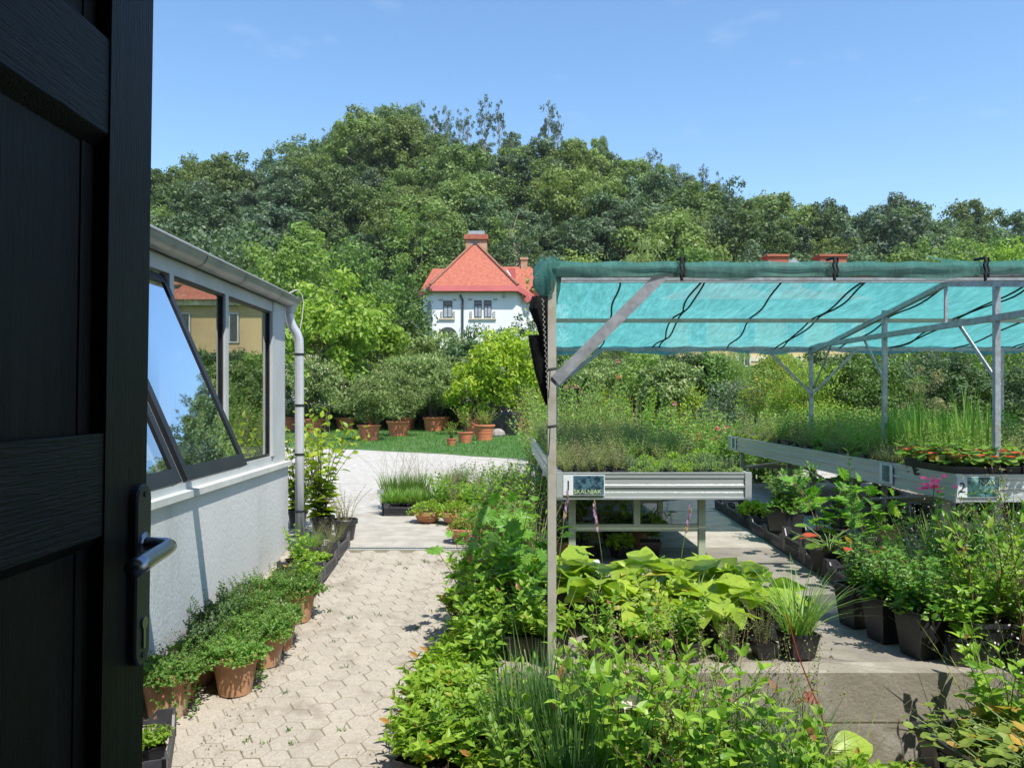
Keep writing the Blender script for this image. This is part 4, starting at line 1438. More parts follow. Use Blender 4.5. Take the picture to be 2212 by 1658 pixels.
# ------------------------------------------------------------------ trees of the hill
def tree_proto(key, name, seed, H, R, mat, bark=m_bark, base=.28, clumps=55, per=75, leaf=.40, lw=.17, cr=.30, shell=.5, cone=0.0, limbs=8, r=.18, droop=0.0, T=T_QUAD, ztop=.8, top=1.0):
    root = thing(name, 'x', 'tree')
    g, C = crown_geo(seed, H, R, base, clumps, per, leaf, lw, cr, top, T, shell, droop, cone)
    tr = trunk_geo(seed, H, r, C, base, limbs, ztop)
    tr.build('trunk', bark, root)
    g.build('crown', mat, root)
    PROTO[key] = root
    return root
tree_proto('b1', 'broadleaf_tree', 1, 12, 4.6, L_HILL, clumps=52, per=150, cr=.25)
tree_proto('b2', 'broadleaf_tree', 2, 13, 4.0, L_HILL, clumps=44, per=170, base=.2, cr=.29)
tree_proto('b3', 'broadleaf_tree', 3, 11, 5.2, L_HILL, clumps=66, per=120, cr=.22)
tree_proto('b4', 'broadleaf_tree', 4, 12, 4.4, L_HILLB, clumps=58, per=130, cr=.22)
tree_proto('b5', 'broadleaf_tree', 5, 14, 3.8, L_HILLB, bark=m_barkl, clumps=46, per=110, base=.3, cr=.26)
tree_proto('b6', 'broadleaf_tree', 6, 12, 4.6, L_HILL, bark=m_barkl, clumps=64, per=95, cr=.19, shell=.6)
tree_proto('cn', 'conifer_tree', 7, 14, 3.2, L_CON, clumps=70, per=55, cone=.95, base=.08, leaf=.4, lw=.12, droop=.5, cr=.26)
tree_proto('sp', 'sparse_tree', 8, 15, 3.0, L_HILLB, bark=m_barkl, clumps=34, per=34, cr=.2, base=.35, limbs=26, r=.17, shell=.25, ztop=.97)
tree_proto('sp2', 'sparse_tree', 18, 15, 2.6, L_HILLB, bark=m_barkl, clumps=26, per=26, cr=.2, base=.45, limbs=24, r=.15, shell=.2, ztop=.98)

rng = np.random.default_rng(11)
nhill = 0
def zone(px, frac):
    side = ('over the greenhouse' if px < 560 else 'between greenhouse and villa' if px < 900 else 'above the villa' if px < 1170 else
            'over the canopy corner' if px < 1560 else 'over the low canopy end')
    hgt = 'near the foot' if frac < .33 else 'halfway up' if frac < .7 else 'near the crest'
    return hgt + ', ' + side
KW = {'b1': 'rounded mid green tree', 'b2': 'tall deep green tree', 'b3': 'spreading dark tree', 'b4': 'blue green tree', 'b5': 'slim grey green tree', 'b6': 'open pale trunked tree', 'cn': 'dark pointed conifer', 'sp': 'thin sparse tree', 'sp2': 'gaunt sparse tree'}
Y = 95.0
cnt = 0
while Y <= YC + 1:
    step = 6.9 * (Y / 137) ** .4
    x = -785 / FPX * Y - 3 + rng.uniform(0, step)
    while x < 1150 / FPX * Y + 4:
        X = x + rng.normal() * 1.3; Yt = Y + rng.normal() * 1.4
        x += step
        px = CX + FPX * X / Yt
        zt = hillz(X, Yt)
        k = rng.choice(['b1', 'b2', 'b3', 'b4', 'b5', 'b6', 'cn', 'sp'], p=[.22, .17, .17, .16, .09, .12, .03, .04])
        sc = rng.choice([.7, .85, 1.0, 1.25]) * rng.uniform(.92, 1.08)
        fr_ = (Yt - 95) / (YC - 95)
        if fr_ > .9:
            sc *= .72
        if fr_ > .8 and k == 'sp': k = 'b5'
        pyt = CY - (zt + 12 * sc - EYE) / Yt * FPX
        if px < 318 or px > 2245: continue
        if px > 1200 and pyt > 545: continue
        if px > 1500 and fr_ < .3: continue
        if 915 < px < 1160 and pyt > 560: continue
        if px < 620 and pyt > 560: continue
        if Yt < 108 and px < 900: continue
        place(k, (X, Yt, zt - .3), rng.uniform(0, 6.28), (sc * rng.uniform(.9, 1.15), sc * rng.uniform(.9, 1.15), sc * rng.uniform(.9, 1.12)),
              KW[k] + ' ' + zone(px, fr_), 'trees of the wooded hill, ' + zone(px, fr_))
        cnt += 1
    Y += 5.9
print('hill trees', cnt)
# pale bare trunks seen on the slope
def bare(px, py, Y, H, seed, label):
    z = EYE + (CY - py) / FPX * Y
    zg = max(0, hillz((px - CX) / FPX * Y, Y))
    root = thing('bare_tree', label, 'tree', ((px - CX) / FPX * Y, Y, zg - .3))
    H = z - zg
    rng_ = np.random.default_rng(seed)
    C = np.stack([rng_.normal(size=16) * 1.4, rng_.normal(size=16) * 1.2, H * rng_.uniform(.5, 1.0, 16)], 1)
    trunk_geo(seed, H, .2, C, .4, 16, .97).build('trunk', m_barkl, root)
    g, _c = crown_geo(seed, H, 2.2, .5, 14, 26, .45, .2, .2)
    g.build('crown', L_HILLB, root)
bare(640, 335, 150, 14, 301, 'pale bare trunk on the slope, nearest the door end')
bare(656, 345, 149, 14, 302, 'pale bare trunk right beside the first bare one')
bare(750, 325, 158, 14, 303, 'pale bare trunk under the hilltop')
bare(935, 240, 166, 14, 304, 'bare grey tree under the bare group on the crest')
bare(1105, 275, 164, 14, 305, 'bare grey tree between the hilltop pair and the lone tree')
# skyline trees
for i, (px, py, k, sc, lab) in enumerate([
        (905, 214, 'sp', .62, 'sparse tree standing up from the hill crest just left of the bare group'),
        (940, 222, 'sp2', .55, 'half bare tree on the crest, first of the bare group'),
        (965, 224, 'sp', .6, 'half bare tree on the crest, second of the bare group'),
        (992, 232, 'sp2', .55, 'half bare tree on the crest, third of the bare group'),
        (1048, 203, 'sp', .72, 'tall sparse tree at the very top of the hill, left of a pair'),
        (1078, 208, 'sp2', .7, 'tall sparse tree at the very top of the hill, right of a pair'),
        (1184, 212, 'sp', .8, 'lone tall sparse tree on the crest right of the hilltop'),
        (1010, 225, 'sp2', .6, 'half bare tree on the crest, fourth of the bare group'),
        (1205, 235, 'sp2', .6, 'thin tree right beside the lone tall sparse tree'),
        (870, 228, 'sp2', .5, 'thin tree poking above the dense dark trees'),
        (1425, 325, 'sp2', .6, 'thin tree beside the tall airy tree'),
        (1520, 350, 'sp', .5, 'small airy tree on the falling skyline'),
        (700, 270, 'sp2', .45, 'thin tree on the crest over the bare trunks'),
        (1300, 292, 'b2', .6, 'dark tree on the crest at the right shoulder of the hill'),
        (1408, 318, 'sp', .72, 'tall airy tree on the right shoulder of the skyline'),
        (1450, 345, 'b5', .7, 'grey green tree on the skyline right of the tall airy tree'),
        (1552, 362, 'sp2', .5, 'small leaning tree on the skyline'),
        (1600, 402, 'sp2', .5, 'thin dark tree on the descending skyline'),
        (1690, 412, 'b5', .75, 'pale rounded tree on the descending skyline'),
        (1800, 440, 'b4', .8, 'bluish rounded tree on the low right skyline'),
        (1945, 420, 'b4', .95, 'big twin crowned blue green tree on the low right skyline'),
        (1975, 432, 'b5', .9, 'pale crown beside the big twin crowned tree'),
        (2115, 437, 'cn', .8, 'dark pointed conifer on the low right skyline'),
        (2150, 470, 'cn', .6, 'shorter dark conifer right of the pointed one'),
        (850, 232, 'b1', .62, 'dense dark tree on the crest, first from the bare hilltop group'),
        (820, 236, 'b3', .62, 'dense dark tree left of the hilltop group'),
        (770, 268, 'b2', .5, 'small dark tree on the left crest'),
        (430, 345, 'b3', .85, 'big rounded dark tree where the skyline meets the door'),
        (480, 352, 'b3', .7, 'rounded dark tree beside the big one near the door end of the skyline'),
        (575, 340, 'b1', .8, 'rounded green tree on the left skyline shoulder')]):
    Yt = YC - 4 if px > 520 and px < 1620 else YC - 22
    H = {'sp': 15, 'sp2': 15, 'b1': 12, 'b2': 13, 'b3': 11, 'b4': 12, 'b5': 14, 'cn': 14}[k] * sc
    X = (px - CX) / FPX * Yt
    zt = EYE + (CY - py) / FPX * Yt - H
    zg = hillz(X, Yt)
    if zt > zg - .2:     # lengthen the stem down to the slope
        s2 = (EYE + (CY - py) / FPX * Yt - zg + .3) / (H / sc)
        place(k, (X, Yt, zg - .3), i * 1.3, (sc, sc, s2), lab)
    else:
        place(k, (X, Yt, zt), i * 1.3, (sc * 1.1, sc * 1.1, sc), lab)

# ------------------------------------------------------------------ middle distance trees
def solo_tree(name, label, seed, px, pytop, Y, R, mat, H=None, zg=0.0, **kw):
    H = EYE + (CY - pytop) / FPX * Y - zg
    root = thing(name, label, 'tree', ((px - CX) / FPX * Y, Y, zg))
    base = kw.pop('base', .2)
    tp = dict(leaf=.2, lw=.1, clumps=80, per=90, cr=.25, shell=.5)
    tp.update({k: v for k, v in kw.items() if k in ('leaf', 'lw', 'clumps', 'per', 'cr', 'shell', 'droop', 'cone', 'T')})
    g, C = crown_geo(seed, H, R, base, **tp)
    trunk_geo(seed, H, kw.get('r', .12), C, base, kw.get('limbs', 12), kw.get('ztop', .8)).build('trunk', kw.get('bark', m_bark), root)
    g.build('crown', mat, root)
    return root
solo_tree('broadleaf_tree', 'bright yellow green tree beside the greenhouse gutter corner', 31, 705, 602, 36, 2.3, L_YG, base=.12, droop=.35, leaf=.26, lw=.075, clumps=90, per=80, T=T_LAN, cr=.22)
solo_tree('broadleaf_tree', 'lower yellow green tree to the right of the bright one', 32, 790, 652, 40, 2.1, L_YG, base=.1, droop=.35, leaf=.26, lw=.075, clumps=80, per=70, T=T_LAN, cr=.22)
solo_tree('broadleaf_tree', 'loose pale green tree rising above the greenhouse roof', 33, 620, 470, 56, 4.2, L_LIGHT, base=.15, leaf=.34, lw=.11, clumps=110, per=60, cr=.17, shell=.35, T=T_LAN, droop=.2)
solo_tree('broadleaf_tree', 'feathery bright green tree left of the loose pale one', 34, 520, 480, 66, 4.5, L_HILL, base=.15, leaf=.34, lw=.13, clumps=90, per=70)
solo_tree('broadleaf_tree', 'dark fine leaved tree right of the loose pale one', 35, 745, 520, 66, 4.5, L_HEDGE, base=.1, leaf=.32, lw=.13, clumps=100, per=75, cr=.2)
solo_tree('broadleaf_tree', 'dark green tree close to the left wall of the villa', 36, 850, 570, 72, 4.2, L_HEDGE, base=.05, leaf=.32, lw=.13, clumps=90, per=75, cr=.22)
solo_tree('broadleaf_tree', 'small dark tree touching the villa balcony', 37, 885, 640, 70, 2.4, L_HILL, base=.03, leaf=.28, lw=.11, clumps=60, per=70)
solo_tree('broadleaf_tree', 'mid green tree behind the greenhouse roof edge', 38, 430, 470, 60, 5, L_HILLB, base=.15, leaf=.34, lw=.14, clumps=90, per=70)
solo_tree('broadleaf_tree', 'pale olive tree behind the villa left of the chimney', 39, 905, 430, 100, 4.2, L_LIGHT, zg=4, base=.25, leaf=.4, lw=.15, clumps=60, per=55, bark=m_barkl)
solo_tree('willow_tree', 'pale yellow willow with trailing branches above the canopy edge', 40, 1395, 522, 62, 3.6, L_WIL, base=.15, leaf=.5, lw=.05, clumps=110, per=80, droop=1.6, cr=.22, T=T_LAN)
solo_tree('broadleaf_tree', 'mid green tree between the willow and the villa', 41, 1250, 535, 72, 4.5, L_HILL, base=.1, leaf=.34, lw=.13, clumps=80, per=70)
solo_tree('broadleaf_tree', 'small green tree at the right corner of the villa', 42, 1145, 660, 70, 1.9, L_HILLB, base=.03, leaf=.25, lw=.09, clumps=50, per=70)
solo_tree('broadleaf_tree', 'bright green tree above the canopy at the right edge', 43, 2190, 505, 60, 3.6, L_YG, base=.1, leaf=.3, lw=.11, clumps=80, per=75)
solo_tree('broadleaf_tree', 'light green tree above the canopy left of the right edge tree', 44, 2090, 520, 66, 3.0, L_LIGHT, base=.1, leaf=.3, lw=.11, clumps=70, per=75)
for i, (px, py, Y, R, mt, dsc) in enumerate([(1560, 535, 75, 4.0, L_HILL, 'rounded green tree behind the canopy right of the willow'), (1500, 520, 78, 4.0, L_HEDGE, 'dense tree behind the willow'),
        (1640, 525, 80, 4.2, L_HILLB, 'blue green tree left of the red chimneys'), (1740, 520, 82, 4.2, L_HILL, 'green tree between the two red chimneys'),
        (1850, 515, 82, 4.4, L_HILLB, 'blue green tree right of the red chimneys'), (1950, 510, 80, 4.2, L_HILL, 'green tree above the middle right of the canopy'),
        (2030, 500, 84, 4.0, L_HEDGE, 'dark dense tree above the right part of the canopy'), (2160, 480, 88, 4.2, L_HEDGE, 'dark dense tree behind the bright right edge tree')]):
    solo_tree('broadleaf_tree', dsc, 50 + i, px, py, Y, R, mt, base=.12, leaf=.38, lw=.15, clumps=75, per=65)

# ------------------------------------------------------------------ hedges and shrub masses behind the lawn
def hedge(label, seed, X0, X1, Y0, Y1, Z, mat, n, leaf=.09, lw=.035, wob=.12, name='hedge'):
    rng = np.random.default_rng(seed)
    root = thing(name, label, 'hedge', ((X0 + X1) / 2, (Y0 + Y1) / 2, 0))
    cx, cy = (X0 + X1) / 2, (Y0 + Y1) / 2
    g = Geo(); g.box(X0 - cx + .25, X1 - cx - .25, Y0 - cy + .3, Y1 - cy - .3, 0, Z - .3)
    g.build('dark_core', M('hedge_inner_shade', (.02, .03, .012), None, .95), root)  # one solid box, shade inside the hedge put into its dark colour
    a = [(X1 - X0) * Z, (X1 - X0) * (Y1 - Y0), (Y1 - Y0) * Z]
    s = sum(a)
    n1, n2 = int(n * a[0] / s), int(n * a[1] / s)
    n3 = n - n1 - n2
    P = np.concatenate([
        np.stack([rng.uniform(X0, X1, n1), np.full(n1, Y0) + np.abs(rng.normal(size=n1)) * .12, rng.uniform(.0, Z, n1)], 1),
        np.stack([rng.uniform(X0, X1, n2), rng.uniform(Y0, Y1, n2), Z - np.abs(rng.normal(size=n2)) * .12], 1),
        np.stack([np.where(rng.uniform(size=n3) < .5, X0, X1), rng.uniform(Y0, Y1, n3), rng.uniform(0, Z, n3)], 1)])
    w_ = wob * (np.sin(P[:, 0] * 2.1 + seed) + np.sin(P[:, 0] * 5.3 + P[:, 2] * 3) * .6 + np.sin(P[:, 0] * 11 + P[:, 2] * 7) * .4)
    P[:, 1] += w_; P[:, 2] += w_ * .6 * (P[:, 2] > Z * .6)
    Nn = np.concatenate([np.tile([0, -1, .3], (n1, 1)), np.tile([0, 0, 1], (n2, 1)), np.tile([1, 0, .3], (n3, 1))]) + rng.normal(size=(n, 3)) * .5
    D = rng.normal(size=(n, 3)) + [0, -.2, .5]
    g = Geo(); sc = rng.uniform(.6, 1.3, n)
    g.leaves(T_QUAD, P - [cx, cy, 0], D, Nn, leaf * sc, lw * sc)
    g.build('foliage', mat, root)
    return root
hedge('clipped dark green hedge behind the right half of the lawn', 61, .5, 14.5, 40.0, 41.4, 3.05, L_HEDGE, 36000, .13, .05)
hedge('dark hedge behind the potted oleanders', 62, -17, .2, 42.0, 43.2, 2.9, L_OLE, 30000, .15, .05)

def bush(name, label, seed, px, pyt, Y, R, mat, T=T_QUAD, leaf=.12, lw=.04, clumps=60, per=90, cr=.28, base=.02, up=0.0, flowers=None, zg=0, cat='shrub', asp=1.0, pybot=None):
    H = EYE + (CY - pyt) / FPX * Y - zg
    root = thing(name, label, cat, ((px - CX) / FPX * Y, Y, zg))
    g, C = crown_geo(seed, H, R, base, clumps, per, leaf, lw, cr, 1.0, T, .35, -up)
    trunk_geo(seed, H, .03, C, base, 14, .7).build('stem', m_bark, root)
    g.build('foliage', mat, root)
    if flowers:
        rng = np.random.default_rng(seed)
        mt, n, s = flowers
        V = np.concatenate(g.v); P = V[rng.integers(0, len(V), n * 3)]
        P = P[np.argsort(P[:, 1] - P[:, 2] * .5)][:n]
        P = np.repeat(P, 5, 0) + rng.normal(size=(n * 5, 3)) * s * .5
        f = Geo(); f.leaves(T_QUAD, P, rdir(rng, n * 5, .4), rdir(rng, n * 5, .6), s, s * .4)
        f.build('blossom', mt, root)
    return root
# tall loose shrubs filling the band between the hill foot and the oleanders
for i, (px, py, Y, R, mt, fl_, lab) in enumerate([
        (640, 720, 39, 1.8, L_OLE, (L_WHITE, 90, .06), 'tall white flowering oleander just right of the downpipe'),
        (700, 745, 37, 1.7, L_OLE, (L_WHITE, 80, .06), 'pale pink and white oleander second from the downpipe'),
        (770, 735, 40.5, 2.0, L_OLE, (L_PINK, 60, .05), 'pink dotted oleander behind the first potted ones'),
        (840, 745, 40, 1.9, L_OLE, None, 'grey green oleander in the back row, mid lawn'),
        (905, 722, 41, 2.1, L_OLE, (L_RED, 26, .07), 'tall oleander with a few red flowers left of the villa'),
        (960, 735, 40, 1.9, L_OLE, (L_RED, 12, .07), 'tall oleander in front of the villa base'),
        (1010, 722, 38, 1.6, L_DKGR, None, 'loose grey green shrub in front of the villa wall'),
        (1065, 700, 44, 2.0, L_GREY, None, 'thin silvery shrub reaching up the villa wall'),
        (1130, 715, 46, 2.0, L_HILLB, None, 'green shrub at the right foot of the villa'),
        (1215, 765, 38, 1.7, L_HEDGE, None, 'green shrub right behind the canopy post'),
        (1275, 778, 37, 1.4, L_OLE, None, 'dull green shrub behind the coneflowers'),
        (1400, 757, 36, 1.6, L_LIGHT, None, 'pale green shrub standing above the hedge'),
        (1440, 770, 34, 1.3, L_OLE, None, 'olive green shrub next to the pale one above the hedge'),
        (1330, 772, 39, 1.5, L_HILL, None, 'mid green shrub above the hedge under the net')]):
    bush('oleander_shrub' if 'oleander' in lab else 'shrub', lab, 200 + i, px, py, Y, R, mt, T_LAN if i < 7 else T_QUAD, .23 if i < 7 else .15, .048 if i < 7 else .055, 80, 110, .24, up=.8 if i < 7 else 0, flowers=fl_)
for i, (px, py, Y, R, mt, lab) in enumerate([(1470, 750, 36, 1.5, L_HILL, 'green shrub against the yellow wall, first from the canopy post'), (1535, 757, 36, 1.3, L_HEDGE, 'dark green shrub against the yellow wall, second from the canopy post'),
        (1690, 748, 32, 1.4, L_LIGHT, 'pale green shrub against the yellow wall by the rear canopy post'), (1765, 747, 32, 1.4, L_HILL, 'green shrub against the yellow wall behind the rear canopy post'), (1900, 747, 32, 1.5, L_HEDGE, 'dark shrub at the end of the yellow wall')]):
    bush('shrub', lab, 260 + i, px, py, Y, R, mt, T_QUAD, .14, .055, 80, 110, .24)
bush('ornamental_grass', 'soft green feathery grass above the hedge near the yellow wall', 231, 1565, 762, 38, 1.9, L_LIGHT, T_LAN, .35, .012, 60, 90, .3, up=2.5, cat='grass')
bush('ornamental_grass', 'soft feathery grass above the hedge left of the yellow wall', 232, 1490, 766, 38, 1.2, L_LIGHT, T_LAN, .35, .012, 50, 90, .3, up=2.5, cat='grass')
# ------------------------------------------------------------------ pots, crates
def pot_geo(kind, r, h):
    g, so = Geo(), Geo()
    if kind == 'round':
        g.lathe([(0, 0), (r * .68, 0), (r * .9, h * .78), (r * 1.0, h * .78), (r * 1.03, h * .8), (r * 1.03, h * .97), (r * 1.0, h), (r * .93, h), (r * .9, h * .88)], 22)
        so.lathe([(0, h * .9), (r * .91, h * .89)], 18)
    elif kind == 'tub':
        g.lathe([(0, 0), (r * .74, 0), (r * .78, h * .3), (r * .90, h * .86), (r * .99, h * .88), (r * 1.02, h * .93), (r * 1.02, h * .98), (r * .98, h), (r * .9, h), (r * .88, h * .85)], 24)
        for k in range(3):
            zz = h * (.3 + .17 * k); rr = r * (.785 + .037 * k)
            g.lathe([(rr, zz - .006), (rr + .008, zz), (rr, zz + .006)], 24)
        so.lathe([(0, h * .9), (r * .89, h * .88)], 18)
    elif kind == 'bowl':
        g.lathe([(0, 0), (r * .5, 0), (r * .72, h * .25), (r * .92, h * .7), (r * 1.0, h * .72), (r * 1.02, h * .98), (r * .98, h), (r * .92, h), (r * .88, h * .8)], 22)
        so.lathe([(0, h * .86), (r * .9, h * .84)], 18)
    elif kind == 'square':
        a, b, t_ = r * .72, r, .004
        ring = lambda q, z: [(-q, -q, z), (q, -q, z), (q, q, z), (-q, q, z)]
        V = ring(a, 0) + ring(b * .97, h * .9) + ring(b * 1.03, h * .9) + ring(b * 1.03, h) + ring(b * .95, h) + ring(b * .9, h * .85)
        F = [(0, 1, 2, 3)] + [(4 * k + i, 4 * k + (i + 1) % 4, 4 * k + 4 + (i + 1) % 4, 4 * k + 4 + i) for k in range(5) for i in range(4)]
        g.add(V, F)
        so.add([(-b * .92, -b * .92, h * .88), (b * .92, -b * .92, h * .88), (b * .92, b * .92, h * .88), (-b * .92, b * .92, h * .88)], [(0, 1, 2, 3)])
    return g, so

KN = {'peri': 'potted_periwinkle', 'dkshrub': 'potted_shrub', 'maple': 'lobed_leaf_plant', 'hosta': 'potted_hosta', 'salvia': 'pointed_leaf_plant', 'sedge': 'sedge_plant', 'yellowgrass': 'grass_plant',
      'lowlime': 'lime_leaf_plant', 'lowround': 'round_leaf_plant', 'phlox': 'phlox_plant', 'airy': 'wiry_plant', 'thistle': 'thistle_plant', 'reed': 'reed_plant', 'strawb': 'strawberry_plant', 'yellowing': 'yellowing_plant',
      'bp_': 'herb_pot', 'dock': 'dock_plant', 'archgrass': 'grass_plant', 'seedstalk': 'seeding_plant', 'bowl': 'planted_bowl', 'lavgrass': 'grass_plant', 'crategrass': 'grass_plant', 'citrus': 'potted_citrus', 'ole_': 'potted_oleander', 'dry_pot': 'dry_potted_plant', 'ficus': 'potted_shrub', 'twiggy': 'wiry_plant'}
def potted(key, pk, r, h, potmat, plant, leafmat, stemmat=m_stem, label='x', cat='potted plant', extra=None, zoff=.87, name='potted_plant', flower=None, flowermat=None):
    if name == 'potted_plant':
        for k_, v_ in KN.items():
            if key.startswith(k_): name = v_
    root = thing(name, label, cat)
    z0 = 0
    if pk:
        g, so = pot_geo(pk, r, h)
        p = g.build('pot', potmat, root, smooth=False)
        so.build('soil', m_soil, p)
        z0 = h * zoff
    fo, st = plant
    if st.v:
        st.build('stem', stemmat, root).location = (0, 0, z0)
    if fo.v:
        fo.build('foliage', leafmat, root, smooth=key.startswith('hosta')).location = (0, 0, z0)
    if flower is not None:
        flower.build('blossom', flowermat, root).location = (0, 0, z0)
    if extra:
        for (gg, nm, mm) in extra:
            gg.build(nm, mm, root).location = (0, 0, z0)
    PROTO[key] = root
    return root

def crate_proto(key, lx=.4, ly=.6, h=.16, notch=True):
    root = thing('plastic_crate', 'x', 'crate')
    g = Geo()
    X, Yh = lx / 2, ly / 2
    t_ = .006
    for (ax, sgn) in (('x', -1), ('x', 1), ('y', -1), ('y', 1)):
        ln = ly if ax == 'x' else lx
        n = int(ln / .022)
        def sb(a0, a1, z0, z1, th=t_):
            if ax == 'x': g.box(sgn * X - th / 2 * (1 + sgn), sgn * X + th / 2 * (1 - sgn), a0, a1, z0, z1)
            else: g.box(a0, a1, sgn * Yh - th / 2 * (1 + sgn), sgn * Yh + th / 2 * (1 - sgn), z0, z1)
        hl = ln / 2
        sb(-hl, hl, 0, .02); 
        top = h * .72 if notch else h
        for z in (.035, .058, .081):
            if z < top - .02: sb(-hl, hl, z, z + .007)
        for k in range(n + 1):
            a = -hl + k * ln / n
            sb(a - .0025, a + .0025, .02, top - .018)
        for e in (-1, 1):
            a0, a1 = sorted((e * hl, e * (hl - .085)))
            sb(a0, a1, .02, h, .01)
        if notch:
            sb(-hl + .08, hl - .08, top - .02, top, .012)
            for e in (-1, 1):
                g.bar(*[((sgn * (X - .005), e * (hl - q), z) if ax == 'x' else (e * (hl - q), sgn * (Yh - .005), z)) for q, z in ((.08, h - .006), (.125, top - .008))], .012, .012)
        else:
            sb(-hl, hl, h - .02, h, .012)
    g.box(-X, X, -Yh, Yh, .004, .010)
    for (sx, sy) in ((-1, -1), (-1, 1), (1, -1), (1, 1)):
        g.box(sx * X - .012 * (sx > 0) * 1.5, sx * X + .018 * (sx < 0), sy * Yh - .018 * (sy > 0), sy * Yh + .018 * (sy < 0), 0, h + .004)
    g.build('lattice_body', m_crate, root)
    PROTO[key] = root
crate_proto('crate'); crate_proto('tallcrate', .4, .6, .24)
crate_proto('smallcrate', .3, .4, .12, False)

def heads(seed, tips, petal_L, petal_W, n=11, droop=.25, tilt=.2):
    droop *= .5
    rng = np.random.default_rng(seed)
    g = Geo()
    for p in tips:
        a = np.linspace(0, 2 * PI, n, endpoint=False) + rng.uniform(0, 1)
        D = np.stack([np.cos(a), np.sin(a), np.full(n, -droop)], 1) + rng.normal(size=3) * tilt * [0, 0, 1]
        g.leaves(T_DIA, np.tile(p, (n, 1)), D, np.array([0, 0, 1.0]), petal_L, petal_W, .12)
    return g

L_OLEL = LM('oleander_leaf_light', (.12, .18, .05), (.20, .27, .08), (.27, .32, .13), .9, .3, .3)
# ------------------------------------------------------------------ plant kinds
cush = join(g_cushion(1, 2200, .195, .085, .023, .0092), g_stemmy(301, 56, .14, .15, .10, .024, .0095, 9, T_DIA, t0=.3, opp=2, rise=.3, sr=.001))
rng = np.random.default_rng(8)
hang = Geo()
for k in range(5):
    a = -1.9 + k * .55; r0 = .14
    pts = [(r0 * math.cos(a) * (1 + .03 * j), r0 * math.sin(a) * (1 + .04 * j), .03 - .045 * j ** 1.1) for j in range(5)]
    P = np.repeat(np.array(pts), 6, 0) + rng.normal(size=(30, 3)) * .014
    hang.leaves(T_DIA, P, rdir(rng, 30, -.2), rdir(rng, 30, .5) + [math.cos(a), math.sin(a), 0], .026, .010, .2)
c2 = (Geo().merge(cush[0]).merge(hang), g_stemmy(4, 10, .14, .08, .08, .01, .004, 2)[1])
potted('peri1', 'round', .145, .245, m_terraold, c2, L_PERI, m_stemr)
potted('peri2', 'round', .135, .22, m_terraold, join(g_cushion(2, 2000, .185, .08, .022, .0088, hang=.03), g_stemmy(302, 56, .15, .14, .10, .024, .0095, 9, T_DIA, t0=.3, opp=2, rise=.3, sr=.001)), L_PERI)
potted('dkshrub', 'round', .12, .2, m_terraold, join(g_stemmy(5, 26, .24, .12, .10, .034, .014, 12, T_DIA, opp=2, t0=.2), g_cushion(3, 500, .16, .16, .03, .011)), L_DKGR)  # dark leaves stand for the sash's shadow on the row by the wall
potted('maple', 'square', .12, .2, m_black, g_stemmy(21, 9, .85, .10, .22, .15, .085, 7, T_MAPLE, t0=.18, opp=1, rise=.35, sr=.005, taper=.3, bend=.35), L_MAPLE, m_stemr)
potted('maplelow', 'square', .12, .2, m_black, g_stemmy(22, 8, .42, .10, .2, .13, .075, 5, T_MAPLE, t0=.3, opp=1, rise=.35, sr=.004, taper=.2, bend=.35), L_MAPLE, m_stemr)
potted('hosta', 'round', .13, .2, m_black, join(g_rosette(23, 16, .17, .24, .088, T_HEART, .95, .05, .2), g_rosette(123, 14, .11, .16, .06, T_HEART, .8, .09, .25)), L_HOSTA)
potted('hosta2', 'square', .11, .18, m_black, join(g_rosette(24, 12, .14, .19, .068, T_HEART, .8, .05, .25), g_stemmy(124, 8, .2, .08, .12, .09, .03, 4, T_LAN)), L_HOSTA)
def hosta_spike(H, seed):
    rng = np.random.default_rng(seed)
    st, fl = Geo(), Geo()
    pts = [(.03 * math.sin(k * .5 + seed) * k / 6, .01 * k, H * k / 8) for k in range(9)]
    st.tube(pts, [.004 - .0003 * k for k in range(9)], 5)
    P = []
    n = 26
    for k in range(n):
        f = .68 + .32 * k / n
        P.append((np.interp(f * 8, range(9), [p[0] for p in pts]), np.interp(f * 8, range(9), [p[1] for p in pts]), H * f))
    P = np.array(P); a = rng.uniform(0, 6.28, n)
    D = np.stack([np.cos(a) * .5, np.sin(a) * .5, np.full(n, -1.0)], 1)
    fl.leaves(T_LAN, P, D, np.stack([np.cos(a), np.sin(a), np.full(n, .5)], 1), rng.uniform(.03, .05, n), .009, .2)
    return st, fl
st, fl = hosta_spike(.62, 1)
f_, s_ = join(g_rosette(25, 15, .17, .22, .08, T_HEART, .95, .05, .2), g_rosette(125, 12, .11, .15, .055, T_HEART, .8, .09, .25)); s_.merge(st)
potted('hostafl', 'round', .13, .2, m_black, (f_, s_), L_HOSTA, m_stem, flower=fl, flowermat=L_LIL)
potted('salvia', 'square', .12, .2, m_black, g_stemmy(26, 13, .50, .10, .2, .10, .022, 7, T_LAN, t0=.15, opp=2, rise=.75, sr=.004, taper=.45, bend=.3), L_SALV, m_stemr)
potted('salvia2', 'square', .11, .18, m_black, g_stemmy(27, 13, .45, .10, .16, .085, .026, 8, T_LAN, t0=.1, opp=2, rise=.55, sr=.0035, taper=.35, bend=.35), L_SALV, m_stem)
potted('sedge', 'square', .11, .18, m_black, join(g_grass(28, 240, .5, .10, .0042, .28, .22), g_grass(29, 40, .62, .08, .005, .2, .12)), L_SEDGE)
potted('sedgefine', 'square', .10, .16, m_black, g_grass(30, 260, .32, .08, .0025, .55, .5), L_GREY)
potted('yellowgrass', 'square', .10, .16, m_black, g_grass(31, 150, .5, .09, .0045, .6, .6), L_GRASS)
potted('lowlime', 'square', .09, .13, m_black, g_stemmy(32, 30, .15, .10, .08, .050, .0125, 7, T_LAN, t0=.3, opp=3, rise=.25, sr=.0025, taper=.1, bend=.3), L_LOW)
